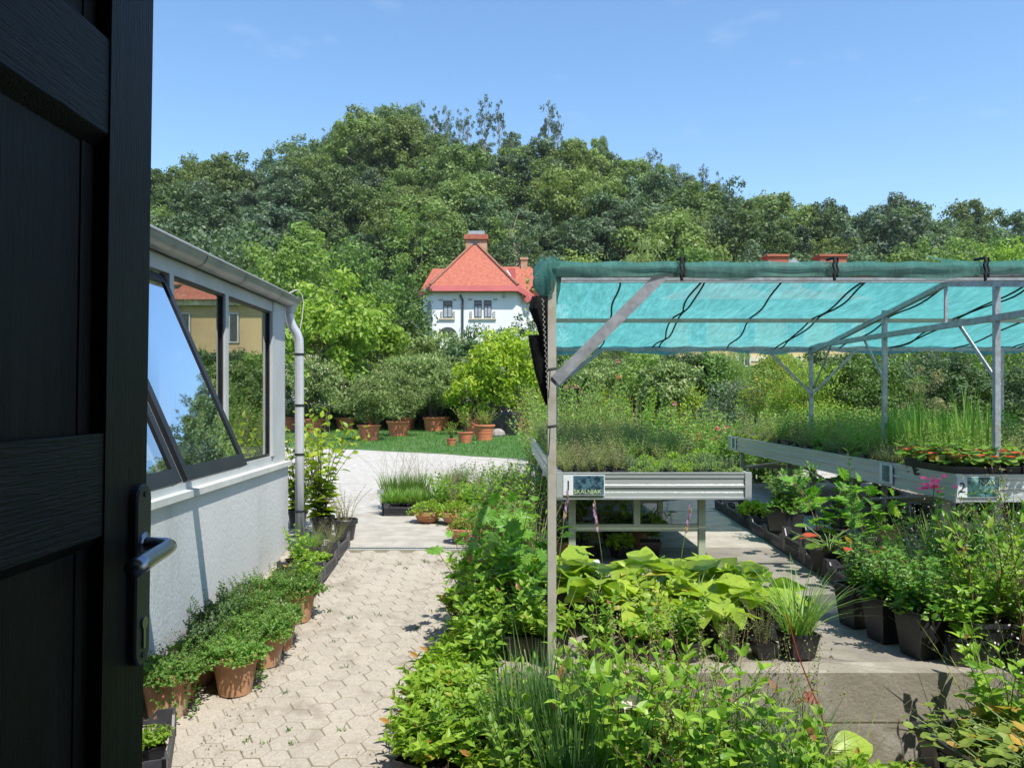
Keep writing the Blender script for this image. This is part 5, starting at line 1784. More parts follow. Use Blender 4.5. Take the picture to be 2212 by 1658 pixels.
potted('lowround', 'square', .09, .13, m_black, g_cushion(33, 420, .14, .11, .035, .016, T_ROUND), L_LOW)
potted('phlox', 'square', .105, .27, m_black, join(g_stemmy(34, 16, .38, .08, .15, .075, .021, 11, T_LAN, t0=.2, opp=2, rise=.4, sr=.003, bend=.35), g_cushion(55, 160, .13, .12, .05, .017, T_LAN)), L_PHLOX, m_stemr)
potted('phloxtall', 'square', .105, .27, m_black, join(g_stemmy(35, 2, .88, .03, .05, .085, .016, 26, T_LAN, t0=.12, opp=2, rise=.35, sr=.004, taper=.4, bend=.25), g_stemmy(36, 14, .32, .08, .12, .07, .02, 9, T_LAN, opp=2)), L_PHLOX, m_stem)
f_, s_ = g_stemmy(37, 9, .60, .07, .12, .075, .019, 13, T_LAN, t0=.15, opp=2, rise=.4)
fl = Geo(); rng = np.random.default_rng(9)
P = np.array([0.05, -.03, .66]) + rng.normal(size=(26, 3)) * [.045, .04, .022]
fl.leaves(T_ROUND, P, rdir(rng, 26) * [1, 1, .3], np.array([0, -.5, 1]) + rng.normal(size=(26, 3)) * .3, .034, .015)
s_.tube([(0, 0, 0), (.02, -.01, .3), (.05, -.03, .65)], .003, 4)
potted('phloxpink', 'square', .105, .2, m_black, (f_, s_), L_PHLOX, m_stem, flower=fl, flowermat=L_HOT)
potted('airy', 'square', .09, .13, m_black, g_stemmy(38, 30, .42, .08, .18, .020, .004, 14, T_DIA, opp=2, rise=.6, sr=.0012), L_AIRY, m_stemd)
fl = Geo(); rng = np.random.default_rng(10)
P = rng.normal(size=(90, 3)) * [.12, .12, .12] + [0, 0, .42]
fl.leaves(T_QUAD, P, rdir(rng, 90), rdir(rng, 90), .012, .005)
potted('airyflower', 'square', .09, .13, m_black, g_stemmy(39, 34, .5, .08, .2, .022, .005, 12, T_DIA, opp=2, rise=.7, sr=.0014), L_GRASS, m_stem, flower=fl, flowermat=L_WHITE)
potted('thistle', 'square', .1, .15, m_black, g_stemmy(40, 5, .8, .05, .15, .12, .014, 6, T_LAN, t0=.1, opp=2, rise=.6, sr=.004), L_SALV, m_stem,
       flower=heads(3, [(.02, 0, .8), (.12, .05, .7), (-.1, .03, .66)], .05, .004, 14, -1.1), flowermat=L_SEDGE)
potted('reed', 'square', .1, .15, m_black, g_grass(41, 46, .85, .07, .006, .3, .2), L_GRASS)
potted('strawb', 'square', .075, .11, m_black, g_rosette(42, 24, .13, .062, .030, T_ROUND, .8, .04, .2), L_STRAW)
potted('yellowing', 'square', .1, .15, m_black, g_rosette(43, 26, .15, .055, .026, T_ROUND, .75, .07, .2), L_YEL)
potted('dock', 'square', .1, .15, m_black, g_rosette(90, 13, .10, .22, .036, T_TONGUE, 1.15, .05, .45), L_MAPLE)
f_, s_ = g_grass(91, 26, .95, .09, .0042, .7, .75)
potted('archgrass', 'square', .1, .15, m_black, (f_, s_), LM('arching_blade', (.22, .30, .08), (.34, .40, .14), (.42, .36, .16), .85, .4, .2))
fl = Geo(); rng = np.random.default_rng(92)
g0, s0 = g_stemmy(92, 14, .85, .08, .28, .05, .010, 9, T_LAN, t0=.1, opp=2, rise=.8, sr=.0022, taper=.6)
tips = [V_[-2] for V_ in s0.v]
P = np.repeat(np.array(tips), 16, 0) + rng.normal(size=(16 * len(tips), 3)) * [.016, .016, .045]
fl.leaves(T_DIA, P, rdir(rng, len(P), .4), rdir(rng, len(P)), .016, .006)
potted('seedstalk', 'square', .1, .15, m_black, (g0, s0), L_SALV, m_stemr, flower=fl, flowermat=L_DRY)
# bench pots
BP = .062
potted('bp_fine', 'square', BP, .075, m_black, g_stemmy(44, 22, .17, .045, .09, .022, .006, 10, T_DIA, opp=2, rise=.6, sr=.001), L_AIRY, m_stemd)
potted('bp_low', 'square', BP, .075, m_black, g_cushion(45, 170, .068, .045, .018, .006), L_LIGHT)
potted('bp_low2', 'square', BP, .075, m_black, g_cushion(46, 150, .066, .055, .022, .007, T_LAN), L_LOW)
potted('bp_grey', 'square', BP, .075, m_black, g_stemmy(47, 14, .12, .04, .05, .028, .006, 7, T_LAN, opp=2), L_GREY)
potted('bp_tall', 'square', BP, .075, m_black, g_stemmy(48, 12, .24, .04, .09, .042, .012, 8, T_DIA, opp=2, rise=.6, sr=.0014), L_GRASS, m_stemd)
potted('bp_dry', 'square', BP, .075, m_black, g_stemmy(49, 14, .24, .045, .09, .028, .008, 7, T_DIA, opp=2, rise=.6, sr=.0014), L_DRY, m_stemd)
potted('bp_grass', 'square', BP, .075, m_black, g_grass(50, 22, .52, .05, .008, .3, .25), L_GRASS)
fl = Geo(); rng = np.random.default_rng(12)
P = rng.normal(size=(120, 3)) * [.09, .09, .07] + [0, 0, .24]
fl.leaves(T_QUAD, P, rdir(rng, 120), rdir(rng, 120), .010, .004)
potted('bp_purple', 'square', BP, .075, m_black, g_stemmy(51, 18, .26, .05, .14, .024, .007, 8, T_DIA, opp=2, rise=.7, sr=.0012), L_AIRY, m_stemd, flower=fl, flowermat=LM('mauve_haze', (.30, .22, .30), (.40, .32, .38), None, .9, .3))
# bowl plants
potted('bowl1', 'bowl', .19, .15, m_terra, g_cushion(52, 700, .23, .13, .035, .011, T_LAN, hang=.06), L_LOW)
potted('bowl2', 'bowl', .19, .15, m_terra, join(g_cushion(53, 450, .2, .1, .035, .011, T_LAN), g_grass(54, 60, .22, .12, .004, .6, .5)), L_YEL)
potted('lavgrass', 'square', .1, .12, m_black, join(g_grass(56, 150, .30, .11, .0035, .4, .3), g_stemmy(57, 14, .52, .09, .22, .012, .004, 4, T_DIA, t0=.8, sr=.0016)), L_GRASS, m_stemd)
potted('crategrass', 'square', .12, .12, m_black, g_grass(58, 260, .24, .13, .0035, .75, .6), L_GRASS)
# lawn plants
potted('citrus_small', 'tub', .22, .30, m_plterra, g_stemmy(60, 14, .75, .05, .34, .12, .038, 11, T_LAN, t0=.3, opp=1, rise=.3, sr=.008, bend=.3), L_CIT, m_bark)
citb = join(g_stemmy(61, 16, 1.45, .08, .55, .12, .034, 16, T_LAN, t0=.2, opp=1, rise=.3, sr=.012, bend=.3), g_cushion(62, 300, .5, 1.2, .12, .034, T_LAN, z0=.2))
potted('citrus_bush', 'tub', .30, .38, m_plterra, citb, L_CIT, m_bark)
def bushplant(seed, H, R, leaf, lw, clumps=60, per=95, base=.10, up=.7, cr=.28):
    g, C = crown_geo(seed, H, R, base, clumps, per, leaf, lw, cr, 1.0, T_LAN, .4, -up)
    return g, g_stemmy(seed, 16, H * .8, .15, R * .7, .01, .002, 1, sr=.012)[1]
ole = bushplant(63, 2.4, 1.12, .17, .026)
def flset(seed, n, R, z0, z1, s):
    rng = np.random.default_rng(seed)
    a = rng.uniform(0, 6.28, n); r_ = R * rng.uniform(.5, 1, n)
    P = np.stack([r_ * np.cos(a), r_ * np.sin(a), rng.uniform(z0, z1, n)], 1)
    P = np.repeat(P, 6, 0) + rng.normal(size=(n * 6, 3)) * s
    g = Geo(); g.leaves(T_QUAD, P, rdir(rng, n * 6, .4), rdir(rng, n * 6, .7), s * 1.1, s * .4); return g
potted('ole_white', 'tub', .38, .50, m_plterra, ole, L_OLE, m_bark, flower=flset(1, 120, 1.3, .5, 2.3, .06), flowermat=L_WHITE)
ole2 = bushplant(64, 2.2, 1.05, .16, .026)
potted('ole_pink', 'tub', .38, .50, m_plterra, bushplant(67, 2.3, 1.1, .16, .026), L_OLE, m_bark, flower=flset(2, 60, 1.15, .6, 2.3, .055), flowermat=L_PINK)
potted('ole_green', 'tub', .38, .50, m_plterra, ole2, L_OLE, m_bark)
olv = bushplant(65, 1.65, .98, .13, .022, 60, 110)
potted('ole_light', 'tub', .38, .50, m_plterra, olv, L_OLEL, m_bark)
potted('dry_pot', 'tub', .38, .55, m_plterra, g_stemmy(66, 34, .6, .22, .34, .08, .022, 10, T_LAN, opp=2), L_YEL, m_stemd)

# ------------------------------------------------------------------ the row along the greenhouse wall
GRP = 'terracotta pots of trailing periwinkle along the greenhouse wall'
def gp(px, py, slope_=True):
    """ground point under a picture point on the sloping walk"""
    Y = (EYE + .8) * FPX / (py - CY + .1 * FPX)
    return Vector(((px - CX) / FPX * Y, Y, slope(Y)))
for i, (px, py, k, rz, s, lab) in enumerate([
        (362, 1545, 'peri1', .4, 1.05, 'weathered terracotta pot of trailing periwinkle beside the black door, nearest the door in its row'),
        (508, 1497, 'peri1', 2.0, 1.0, 'whole terracotta pot of periwinkle standing out in front of its row'),
        (428, 1475, 'peri2', 3.0, .95, 'half hidden terracotta pot of periwinkle between the two nearest pots'),
        (572, 1437, 'peri2', 1.0, 1.05, 'terracotta pot of periwinkle just behind the one standing out'),
        (600, 1402, 'peri1', 4.2, .95, 'terracotta pot of periwinkle third along the paved edge from the standing out one'),
        (641, 1342, 'peri2', 5.0, 1.12, 'tall stained terracotta pot of periwinkle touching the black crates')]):
    p = gp(px, py - 4)
    place(k, p, rz, s, lab, GRP)
for i, (x, y, k, s) in enumerate([(-1.90, 5.15, 'dkshrub', 1.0), (-1.93, 5.5, 'dkshrub', 1.05), (-1.93, 5.85, 'dkshrub', .95), (-1.72, 5.45, 'peri2', 1.05), (-1.74, 5.8, 'peri1', 1.05),
                                  (-1.76, 6.12, 'peri2', 1.1), (-1.95, 6.15, 'dkshrub', .8), (-1.68, 5.12, 'peri2', 1.0), (-1.92, 4.85, 'dkshrub', .85)]):
    lab = ['dark leafy shrub against the plaster wall, first from the door in the back row', 'dark leafy shrub against the plaster wall, second from the door in the back row', 'dark leafy shrub against the plaster wall, third from the door in the back row',
           'low mound of periwinkle in the middle row behind the standing out pot', 'low mound of periwinkle in the middle row beside the wall shadow', 'low mound of periwinkle in the middle row just before the crates',
           'small dark shrub by the wall just before the crates', 'low mound of periwinkle in the middle row nearest the door', 'small dark shrub by the wall behind the pot nearest the door'][i]
    place(k, (x, y, slope(y)), i * 1.1, s, lab, GRP if 'peri' in k else 'dark shrubs against the greenhouse wall')
CG = 'black crates of seedlings along the greenhouse wall'
for (x, y, lab) in ((-1.73, 6.62, 'black lattice crate of young plants right behind the terracotta pots'), (-1.73, 7.23, 'black lattice crate in the middle between the pots and the downpipe'), (-1.73, 7.84, 'black lattice crate of thin grass at the foot of the downpipe')):
    place('crate', (x, y, slope(y) + .01), 0, 1, lab, CG)
c = place('crate', (-1.90, 4.06, slope(4.1) + .01), .32, 1.12, 'black crate with a red sticker at the bottom left corner beside the door', CG)
rng = np.random.default_rng(21)
for ci, (cx, cy, nm) in enumerate(((-1.73, 6.62, 'in the crate behind the terracotta pots'), (-1.73, 7.23, 'in the middle crate by the greenhouse wall'), (-1.73, 7.84, 'in the crate at the foot of the downpipe'))):
    for j in range(6):
        x = cx + (-.11 if j % 2 else .11); y = cy - .19 + (j // 2) * .19
        k = [['lowround', 'lowlime', 'salvia2', 'lowround', 'lowlime', 'yellowing'], ['lowround', 'yellowing', 'lowlime', 'salvia2', 'airy', 'lowround'], ['airy', 'crategrass', 'airy', 'crategrass', 'airy', 'airy']][ci][j]
        side = 'wall side' if j % 2 else 'path side'
        place(k, (x, y, slope(y) + .03), rng.uniform(0, 6), .62 if k != 'airy' else .55, 'young plant ' + nm + ', ' + side + ' ' + ['front', 'centre', 'back'][j // 2], 'young plants in the crates by the greenhouse')
for j, (x, y) in enumerate(((-1.86, 3.98), (-1.98, 4.14), (-1.80, 4.18))):
    place('lowlime', (x, y, slope(4.1) + .03), j * 2, .55, 'grey green seedling in the crate at the bottom left corner, ' + ['front', 'wall side', 'back'][j], 'seedlings in the corner crate')
# shrub in black pot behind the downpipe
potted('ficus', 'round', .13, .24, m_black, g_stemmy(70, 20, 1.2, .08, .55, .17, .052, 15, T_LAN, t0=.04, opp=1, rise=.35, sr=.006, bend=.3), L_CIT, m_bark)
place('ficus', (-1.92, 8.65, 0), .5, 1, 'leafy yellow green shrub in a black pot behind the downpipe', cat='potted shrub')
place('ficus', (-2.35, 9.3, 0), 2.5, .9, 'second leafy shrub half hidden between the greenhouse corner and the downpipe', cat='potted shrub')
potted('twiggy', 'round', .12, .2, m_black, g_stemmy(71, 20, .35, .08, .2, .03, .007, 10, T_DIA, opp=2), L_AIRY, m_stemd)
place('twiggy', (-1.66, 8.55, 0), .5, 1.1, 'small twiggy plant with dry tips in a black pot by the downpipe foot', cat='potted plant')

# ------------------------------------------------------------------ group of crates, bowls and herbs beyond the drain
for (x, y, s, lab) in ((-1.22, 10.45, 1, 'front black crate of overflowing grass beyond the drain'), (-1.30, 11.0, 1, 'rear black crate of tall grass beyond the drain'), (-.62, 11.3, 1, 'black crate of herbs right of the grass crates'), (-.05, 12.2, 1, 'black crate at the gravel edge, centre of the herb group'), (.55, 12.9, 1, 'black crate at the gravel edge beside the canopy post')):
    place('crate', (x, y, 0), PI / 2, s, lab, 'black crates of herbs at the edge of the gravel')
rng = np.random.default_rng(22)
for j in range(4):
    place('crategrass', (-1.42 + .135 * j, 10.42 + .04 * (j % 2), .035), j, 1.0, 'low spreading grass in the front grass crate, ' + ['left end', 'left of centre', 'right of centre', 'right end'][j], 'grasses in the two crates')
    place('lavgrass', (-1.5 + .14 * j, 11.0, .035), j * 1.7, 1.25, 'tall grass with seed stalks in the rear crate, ' + ['left end', 'left of centre', 'right of centre', 'right end'][j], 'grasses in the two crates')
hk = ['lavgrass', 'lowlime', 'airy', 'salvia2', 'sedgefine', 'lowround', 'bp_dry', 'bp_fine', 'airy', 'bp_tall', 'bowl1']
n = 0
for iy in range(9):
    for ix in range(8):
        x = -.86 + ix * .24 + (iy % 2) * .1 + rng.normal() * .02; y = 9.75 + iy * .38 + rng.normal() * .04
        if x < -.75 and y > 11 and y < 11.5: continue
        if y < 10.0 + (x + .8) * -1.2 or x > .95: continue
        if x > .3 and y < 10: continue
        k = hk[int(rng.integers(0, len(hk)))]
        s = 1.6 if k.startswith('bp') else (.8 if k in ('airy', 'salvia2', 'bowl1') else 1.0)
        place(k, (x, y, 0), rng.uniform(0, 6), s, {'l': 'low green herb', 'a': 'airy grey green herb', 's': 'leafy green herb', 'b': 'fine stemmed herb'}[k[0]] + ' in the herb crowd beyond the drain, ' + ('front' if iy < 3 else 'middle' if iy < 6 else 'back') + ' rows' , 'potted herbs crowded beyond the drain')
        n += 1
for (x, y, k, s, lab) in ((-.89, 9.72, 'bowl1', .95, 'terracotta bowl of low lime leaves next to the front crate'), (-.55, 9.6, 'bowl1', 1.0, 'terracotta bowl of leaves second from the crate'), (-.33, 9.2, 'bowl2', 1.0, 'terracotta bowl with yellowing leaves third from the crate'),
                          (-.37, 8.38, 'bowl2', 1.05, 'terracotta bowl with grassy blades at the right end of the drain'), (-.12, 8.75, 'bowl2', 1.0, 'terracotta bowl behind the one at the drain'), (-.1, 9.3, 'bowl1', .9, 'terracotta bowl of leaves in the second line of bowls'),
                          (.2, 9.1, 'bowl1', .9, 'terracotta bowl of leaves closest to the canopy post')):
    place(k, (x, y, 0), x * 7, s, lab, 'terracotta bowls beyond the drain')
# plant tags on sticks
for j, (px, py, Y) in enumerate(((960, 1050, 10.9), (1035, 1092, 9.9), (822, 1062, 10.8), (1215, 1010, 12.0), (1345, 1010, 12.6), (1160, 1012, 12.2))):
    p = at(px, py, Y)
    g = Geo(); g.box(-.045, .045, -.002, .002, -.03, .03); g.box(-.004, .004, 0, .004, -p.z + .02, -.03)
    o = g.build('plant_tag', m_tagm); o.location = p; o.rotation_euler = (0, 0, (j * 1.3) % .8 - .4)
    tag(o, 'small grey plant label on a stick ' + ['above the grass crates', 'among the terracotta bowls', 'at the left end of the grass crates', 'right behind the canopy post', 'among the tall plants behind bench one', 'just left of the canopy post'][j], 'plant label', 'grey plant labels')

# ------------------------------------------------------------------ big pots on the lawn
LG = 'terracotta tubs on the lawn'
def lawn_pt(px, py):
    Y = EYE * FPX / (py - CY); return ((px - CX) / FPX * Y, Y, 0)
for i, (px, py, k, s, lab) in enumerate([
        (678, 934, 'ole_white', 1.18, 'tub of white flowering oleander just right of the downpipe'),
        (745, 929, 'ole_pink', 1.18, 'shaded tub of pink oleander second from the downpipe'),
        (797, 951, 'ole_light', 1.1, 'nearest tub of light green oleander left of centre'),
        (860, 942, 'ole_light', 1.18, 'tub of light green oleander right of the nearest one'),
        (880, 928, 'ole_pink', 1.01, 'tub of pink oleander mostly hidden behind its neighbour'),
        (936, 931, 'ole_green', 1.25, 'tub of dull green oleander below the villa'),
        (1000, 926, 'ole_green', 1.01, 'tub of oleander behind the small citrus plants'),
        (1046, 951, 'dry_pot', 1.0, 'pink terracotta tub of dry looking leaves left of the black container'),
        (1148, 934, 'citrus_bush', 1.3, 'tub of citrus right of the black container'),
        (1005, 956, 'citrus_small', 1.2, 'small terracotta pot of lime green citrus in front'),
        (975, 962, 'citrus_small', .75, 'smallest terracotta pot of citrus at the front of the lawn'),
        (1164, 980, 'citrus_small', .95, 'small terracotta pot of citrus beside the canopy post at the lawn edge'),
        (1298, 934, 'citrus_bush', 1.05, 'tub of lime green citrus behind the coneflowers'),
        (1340, 938, 'citrus_bush', .95, 'tub of lime green citrus second behind the coneflowers'),
        (1500, 938, 'citrus_bush', 1.15, 'tub of tall citrus near the end of bench two'),
        (1465, 958, 'citrus_small', 1.35, 'small red pot of citrus behind bench one'),
        (1545, 930, 'dkshrub', 5.0, 'dark round shrub in a pot left of the far end of bench two'),
        (1195, 925, 'ole_green', 1.015, 'tub of oleander hidden behind the canopy post'),
        (1390, 928, 'ole_light', .9, 'tub of thin oleander between the citrus tubs')]):
    place(k, lawn_pt(px, py), i * 1.9, s, lab, LG)
for i, (x, y, s, k) in enumerate([(-12.5, 33, 1.1, 'ole_green'), (-9.6, 37, 1.2, 'ole_white'), (-6.2, 38.5, 1.2, 'ole_green'), (-4.4, 36.5, 1.2, 'ole_green'), (-2.9, 37.2, 1.25, 'ole_green'), (-1.4, 37, 1.15, 'ole_white'), (0.6, 37, 1.1, 'ole_green')]):
    place(k, (x, y, 0), i * 1.3, s, 'oleander tub in the row against the hedge, ' + ['seen through the greenhouse glass', 'behind the downpipe', 'behind the nearest tubs', 'behind the light green tubs', 'below the villa', 'left of the citrus tree', 'behind the black container'][i], LG)
# black container with the big citrus tree
cx, cy, _ = lawn_pt(1092, 941)
t = thing('citrus_tree', 'big round lime yellow citrus tree in a square black container on the lawn', 'tree', (cx, cy + .5, 0))
g, so = pot_geo('square', .62, .92)
p = g.build('container', m_black, t); so.build('soil', m_soil, p)
g, C = crown_geo(77, 4.15, 1.62, .33, 75, 85, .17, .05, .27, 1.0, T_LAN, .45, .5)
tr = trunk_geo(77, 4.15, .14, C, .3, 12, .7); tr.build('trunk', m_bark, t)
g.build('crown', L_CIT, t)
cx, cy, _ = lawn_pt(1020, 940)
t = thing('citrus_tree', 'smaller lime green citrus tree left of the black container', 'tree', (cx, cy + .3, 0))
g, so = pot_geo('tub', .36, .5); p = g.build('container', m_plterra, t); so.build('soil', m_soil, p)
g, C = crown_geo(78, 2.75, 1.0, .3, 46, 70, .15, .045, .28, 1.0, T_LAN, .4, .5)
trunk_geo(78, 2.75, .06, C, .3, 9, .7).build('trunk', m_bark, t); g.build('crown', L_CIT, t)
x_, y_, _ = lawn_pt(1075, 943)
g = Geo(); g.lathe([(0, .32), (.14, .30), (.26, .2), (.30, .08), (.27, 0)], 10); o = g.build('garden_stone', m_stone, loc=(x_, y_, 0)); tag(o, 'rounded brown stone beside the black container', 'stone')
# mown lawn: short blades, thick at the near edge
rng = np.random.default_rng(31)
n = 70000
u = rng.uniform(size=n) ** 1.6
Y = 16.5 + u * 26
X = rng.uniform(-13, 14, n)
keep = Y > np.array([lawn_edge(x) for x in X]) + rng.uniform(-.1, .25, n)
P = np.stack([X, Y, np.zeros(n)], 1)[keep]
g = Geo(); m_ = len(P)
g.leaves(T_QUAD, P, np.stack([rng.normal(size=m_) * .4, rng.normal(size=m_) * .4, np.ones(m_)], 1), rng.normal(size=(m_, 3)) * [1, 1, .3], rng.uniform(.04, .12, m_), rng.uniform(.008, .016, m_), .2)
tag(g.build('lawn_grass', L_TUFT), 'short grass blades of the lawn with daisies', 'grass', kind='stuff')

# ------------------------------------------------------------------ plants behind the benches
CF = 'pink coneflowers behind bench one'
for i, (px, py, Y) in enumerate([(1251, 792, 9.2), (1335, 780, 10.0), (1336, 812, 9.6), (1457, 871, 9.8), (1208, 828, 9.4), (1225, 836, 9.9), (1243, 836, 10.3)]):
    p = at(px, py, 14.4 + .12 * i)
    s_ = p.y / 9.6
    root = thing('coneflower', ['big pink coneflower in front of the steel brace', 'highest pink coneflower under the net edge', 'dark pink coneflower just under the highest one', 'pink coneflower with a dark centre above the middle of bench one',
                 'small hot pink coneflower touching the canopy post', 'pink coneflower right of the canopy post', 'small faded coneflower third from the canopy post'][i], 'flower', (p.x, p.y, 0), 0, CF)
    g = Geo(); g.tube([(.05, 0, 0), (.02, 0, p.z * .5), (0, 0, p.z)], .006, 5); g.build('stem', m_stem, root)
    f, _s = g_stemmy(400 + i, 3, p.z * .7, .05, .1, .16, .03, 7, T_LAN, opp=1); f.build('foliage', L_SALV, root)
    heads(i, [(0, 0, p.z)], .068 * (1.0 if i in (0, 2, 3) else .75), .014, 13, .35 if i != 4 else .0).build('petals', L_PINK if i != 2 else L_RED, root)
    g = Geo(); g.lathe([(.0, p.z + .038), (.016, p.z + .034), (.026, p.z + .018), (.024, p.z)], 10); g.build('flower_cone', L_BROWN, root)
# tall leafy things growing on the ground behind bench one
rng = np.random.default_rng(41)
potted('wild1', None, 0, 0, None, g_stemmy(80, 34, 1.15, .25, .4, .10, .022, 15, T_LAN, opp=2, rise=.6), L_GRASS, m_stemd, name='herbaceous_plant')
potted('wild2', None, 0, 0, None, g_stemmy(81, 38, 1.0, .28, .36, .085, .032, 13, T_LAN, opp=2, rise=.4), L_LOW, m_stem, name='herbaceous_plant')
potted('wild3', None, 0, 0, None, g_stemmy(82, 34, .95, .25, .4, .05, .011, 14, T_DIA, opp=2, rise=.6), L_DRY, m_stemd, name='herbaceous_plant')
potted('wild4', None, 0, 0, None, join(g_stemmy(83, 34, .8, .28, .34, .12, .034, 11, T_LAN, opp=2, rise=.4), g_cushion(84, 300, .35, .4, .07, .02, T_LAN)), L_PHLOX, m_stem, name='herbaceous_plant')
potted('iris', None, 0, 0, None, g_grass(85, 60, .6, .18, .018, .25, .1), L_GREY, name='herbaceous_plant')
wl = {'wild1': 'tall thin leaved green plant', 'wild2': 'bright lime leafy plant', 'wild3': 'dry straw coloured plant', 'wild4': 'broad green leafy plant', 'iris': 'blue green sword leaved plant'}
for i in range(40):
    x = .9 + (i % 10) * .55 + rng.normal() * .12; y = 14.6 + (i // 10) * 1.45 + rng.normal() * .25
    x = x * y / 15 * .93
    if x > 5.2: continue
    k = ['wild1', 'wild3', 'wild4', 'wild2', 'wild4', 'wild1', 'iris', 'wild2', 'wild4', 'wild4'][(i * 7 + i // 10) % 10]
    if i % 10 < 3: k = ['wild1', 'wild3', 'wild1', 'wild2'][i // 10]
    hs = (1.45 if i % 10 < 4 else 1.05) * rng.uniform(.8, 1.2)
    place(k, (x, y, 0), rng.uniform(0, 6), (1.25, 1.25, hs), wl[k] + ' behind bench one, ' + ['front', 'second', 'third', 'last'][i // 10] + ' row, ' + ('near the canopy post' if i % 10 < 3 else 'middle' if i % 10 < 7 else 'near bench two'), 'tall plants in the bed behind bench one')
for i, (px, py) in enumerate(((1512, 945), (1517, 971), (1562, 925), (1548, 946))):
    p = at(px, py, 17 + .4 * i)
    root = thing('pink_flower', 'hot pink flower head behind bench one, ' + ['upper left of four', 'lowest of four', 'upper right of four, close to bench two', 'small one left of bench two end'][i], 'flower', (p.x, p.y, 0), 0, 'hot pink flower heads')
    g = Geo(); g.tube([(0, 0, 0), (.02, 0, p.z * .5), (0, 0, p.z)], .006, 5); g.build('stem', m_stem, root)
    P = np.array([0, 0, p.z]) + rng.normal(size=(40, 3)) * [.09, .06, .035]
    g = Geo(); g.leaves(T_ROUND, P, rdir(rng, 40), np.array([0, -.5, 1]) + rng.normal(size=(40, 3)) * .4, .06, .03); g.build('petals', L_HOT, root)
# shrubs beyond bench two
SG = 'shrubs standing behind bench two'
for i, (px, py, Y, R, mt, lf, lab) in enumerate([
        (1680, 756, 19, 1.0, L_YEL, .06, 'yellow green shrub left of the rear canopy post'), (1740, 775, 18, .9, L_YG, .05, 'low yellow green shrub behind the rear canopy post'),
        (1820, 757, 18.5, .85, L_HEDGE, .07, 'dark shrub with pale dots right of the rear canopy post'), (1890, 755, 18, .9, L_HEDGE, .07, 'dark shrub behind the middle canopy post'),
        (1975, 752, 19, .95, L_HILL, .07, 'mid green shrub between the middle and the right canopy posts'), (2050, 755, 18, .9, L_DKGR, .07, 'dark green shrub left of the right canopy post'),
        (2125, 768, 18, .95, L_HEDGE, .07, 'green shrub behind the right canopy post'), (2210, 765, 17.5, .95, L_HILL, .07, 'green shrub at the right edge of the picture'),
        (1610, 815, 22, 1.2, L_GREY, .08, 'pale grey green shrub in front of the hedge'), (2280, 760, 18, 1.0, L_HEDGE, .07, 'green shrub beyond the right edge')]):
    o = bush('shrub', lab, 300 + i, px, py, Y, R, mt, T_DIA, lf, lf * .36, 70, 110, .27, flowers=((L_WHITE, 26, .022) if i in (2, 3, 4, 5, 6, 7) else None))
    o['group'] = SG
o = bush('shrub', 'tan seeding shrub between the canopy posts', 331, 1995, 795, 16.6, .5, L_DRY, T_DIA, .05, .012, 40, 90, .3); o['group'] = SG

# ------------------------------------------------------------------ pots on the benches
rng = np.random.default_rng(51)
ZB = .772
sp = .137
BG1 = 'small black pots on bench one'; BG2 = 'small black pots on bench two'
nm = {'bp_fine': 'wispy grey green herb', 'bp_low': 'low cushion of tiny leaves', 'bp_low2': 'low lime green cushion', 'bp_grey': 'silvery leaved herb', 'bp_tall': 'upright green herb', 'bp_dry': 'dry brownish herb', 'bp_grass': 'tall bright grass', 'bp_purple': 'mauve hazy herb', 'strawb': 'strawberry plant with some red leaves'}
SGEO = {}
rear = {}
def protogeo(k):
    out = {}
    for c_ in PROTO[k].children:
        me = c_.data; V = np.empty(len(me.vertices) * 3, np.float32); me.vertices.foreach_get('co', V)
        V = V.reshape(-1, 3) + np.array(c_.location)
        lt = np.empty(len(me.polygons), np.int32); me.polygons.foreach_get('loop_total', lt)
        li = np.empty(len(me.loops), np.int32); me.loops.foreach_get('vertex_index', li)
        stt = np.concatenate([[0], np.cumsum(lt)[:-1]])
        g = Geo(); Fs = []
        for m_ in set(lt.tolist()):
            s_ = stt[lt == m_]
            Fs.append(li[s_[:, None] + np.arange(m_)[None, :]])
        g.add(V, *Fs)
        out[c_.name.split('.')[0]] = g
    return out
def addrear(k, x, y, s_=1.12):
    if k not in SGEO: SGEO[k] = protogeo(k)
    rz_ = rng.uniform(0, 6)
    rear.setdefault(k, Geo()).merge(SGEO[k]['foliage'], (x, y, ZB + .065 * 0 ), rz_, s_)
    rear.setdefault('pot', Geo()).merge(SGEO['bp_low']['pot'] if 'bp_low' in SGEO else SGEO[k]['pot'], (x, y, ZB), 0, 1)
for iy in range(46):
    for ix in range(11):
        x = .575 + ix * .1485; y = 7.15 + iy * sp
        left = x < 1.15
        if iy < 8:
            if left: k = ['bp_fine', 'bp_fine', 'bp_dry', 'bp_fine', 'bp_grey'][int(rng.integers(0, 5))]
            else: k = ['bp_low', 'bp_low', 'bp_low2', 'bp_low', 'bp_grey'][int(rng.integers(0, 5))]
            row = 'front row' if iy == 0 else 'second row' if iy == 1 else 'middle rows' if iy < 6 else 'rear rows'
            pos = ('left end' if ix < 2 else 'left part' if ix < 5 else 'right part' if ix < 9 else 'right end')
            place(k, (x, y, ZB), rng.uniform(0, .12) + int(rng.integers(0, 4)) * PI / 2, rng.uniform(.93, 1.07) if not left else (1.07, 1.07, rng.uniform(.85, 1.35)), nm[k] + ' in the ' + row + ' of bench one, ' + pos, BG1)
        else:
            k = str(rng.choice(['bp_fine', 'bp_low', 'bp_low2', 'bp_tall', 'bp_dry'], p=[.25, .3, .2, .15, .1]))
            addrear(k, x, y, rng.uniform(.95, 1.6) if k != 'bp_tall' else rng.uniform(.6, 1.0))

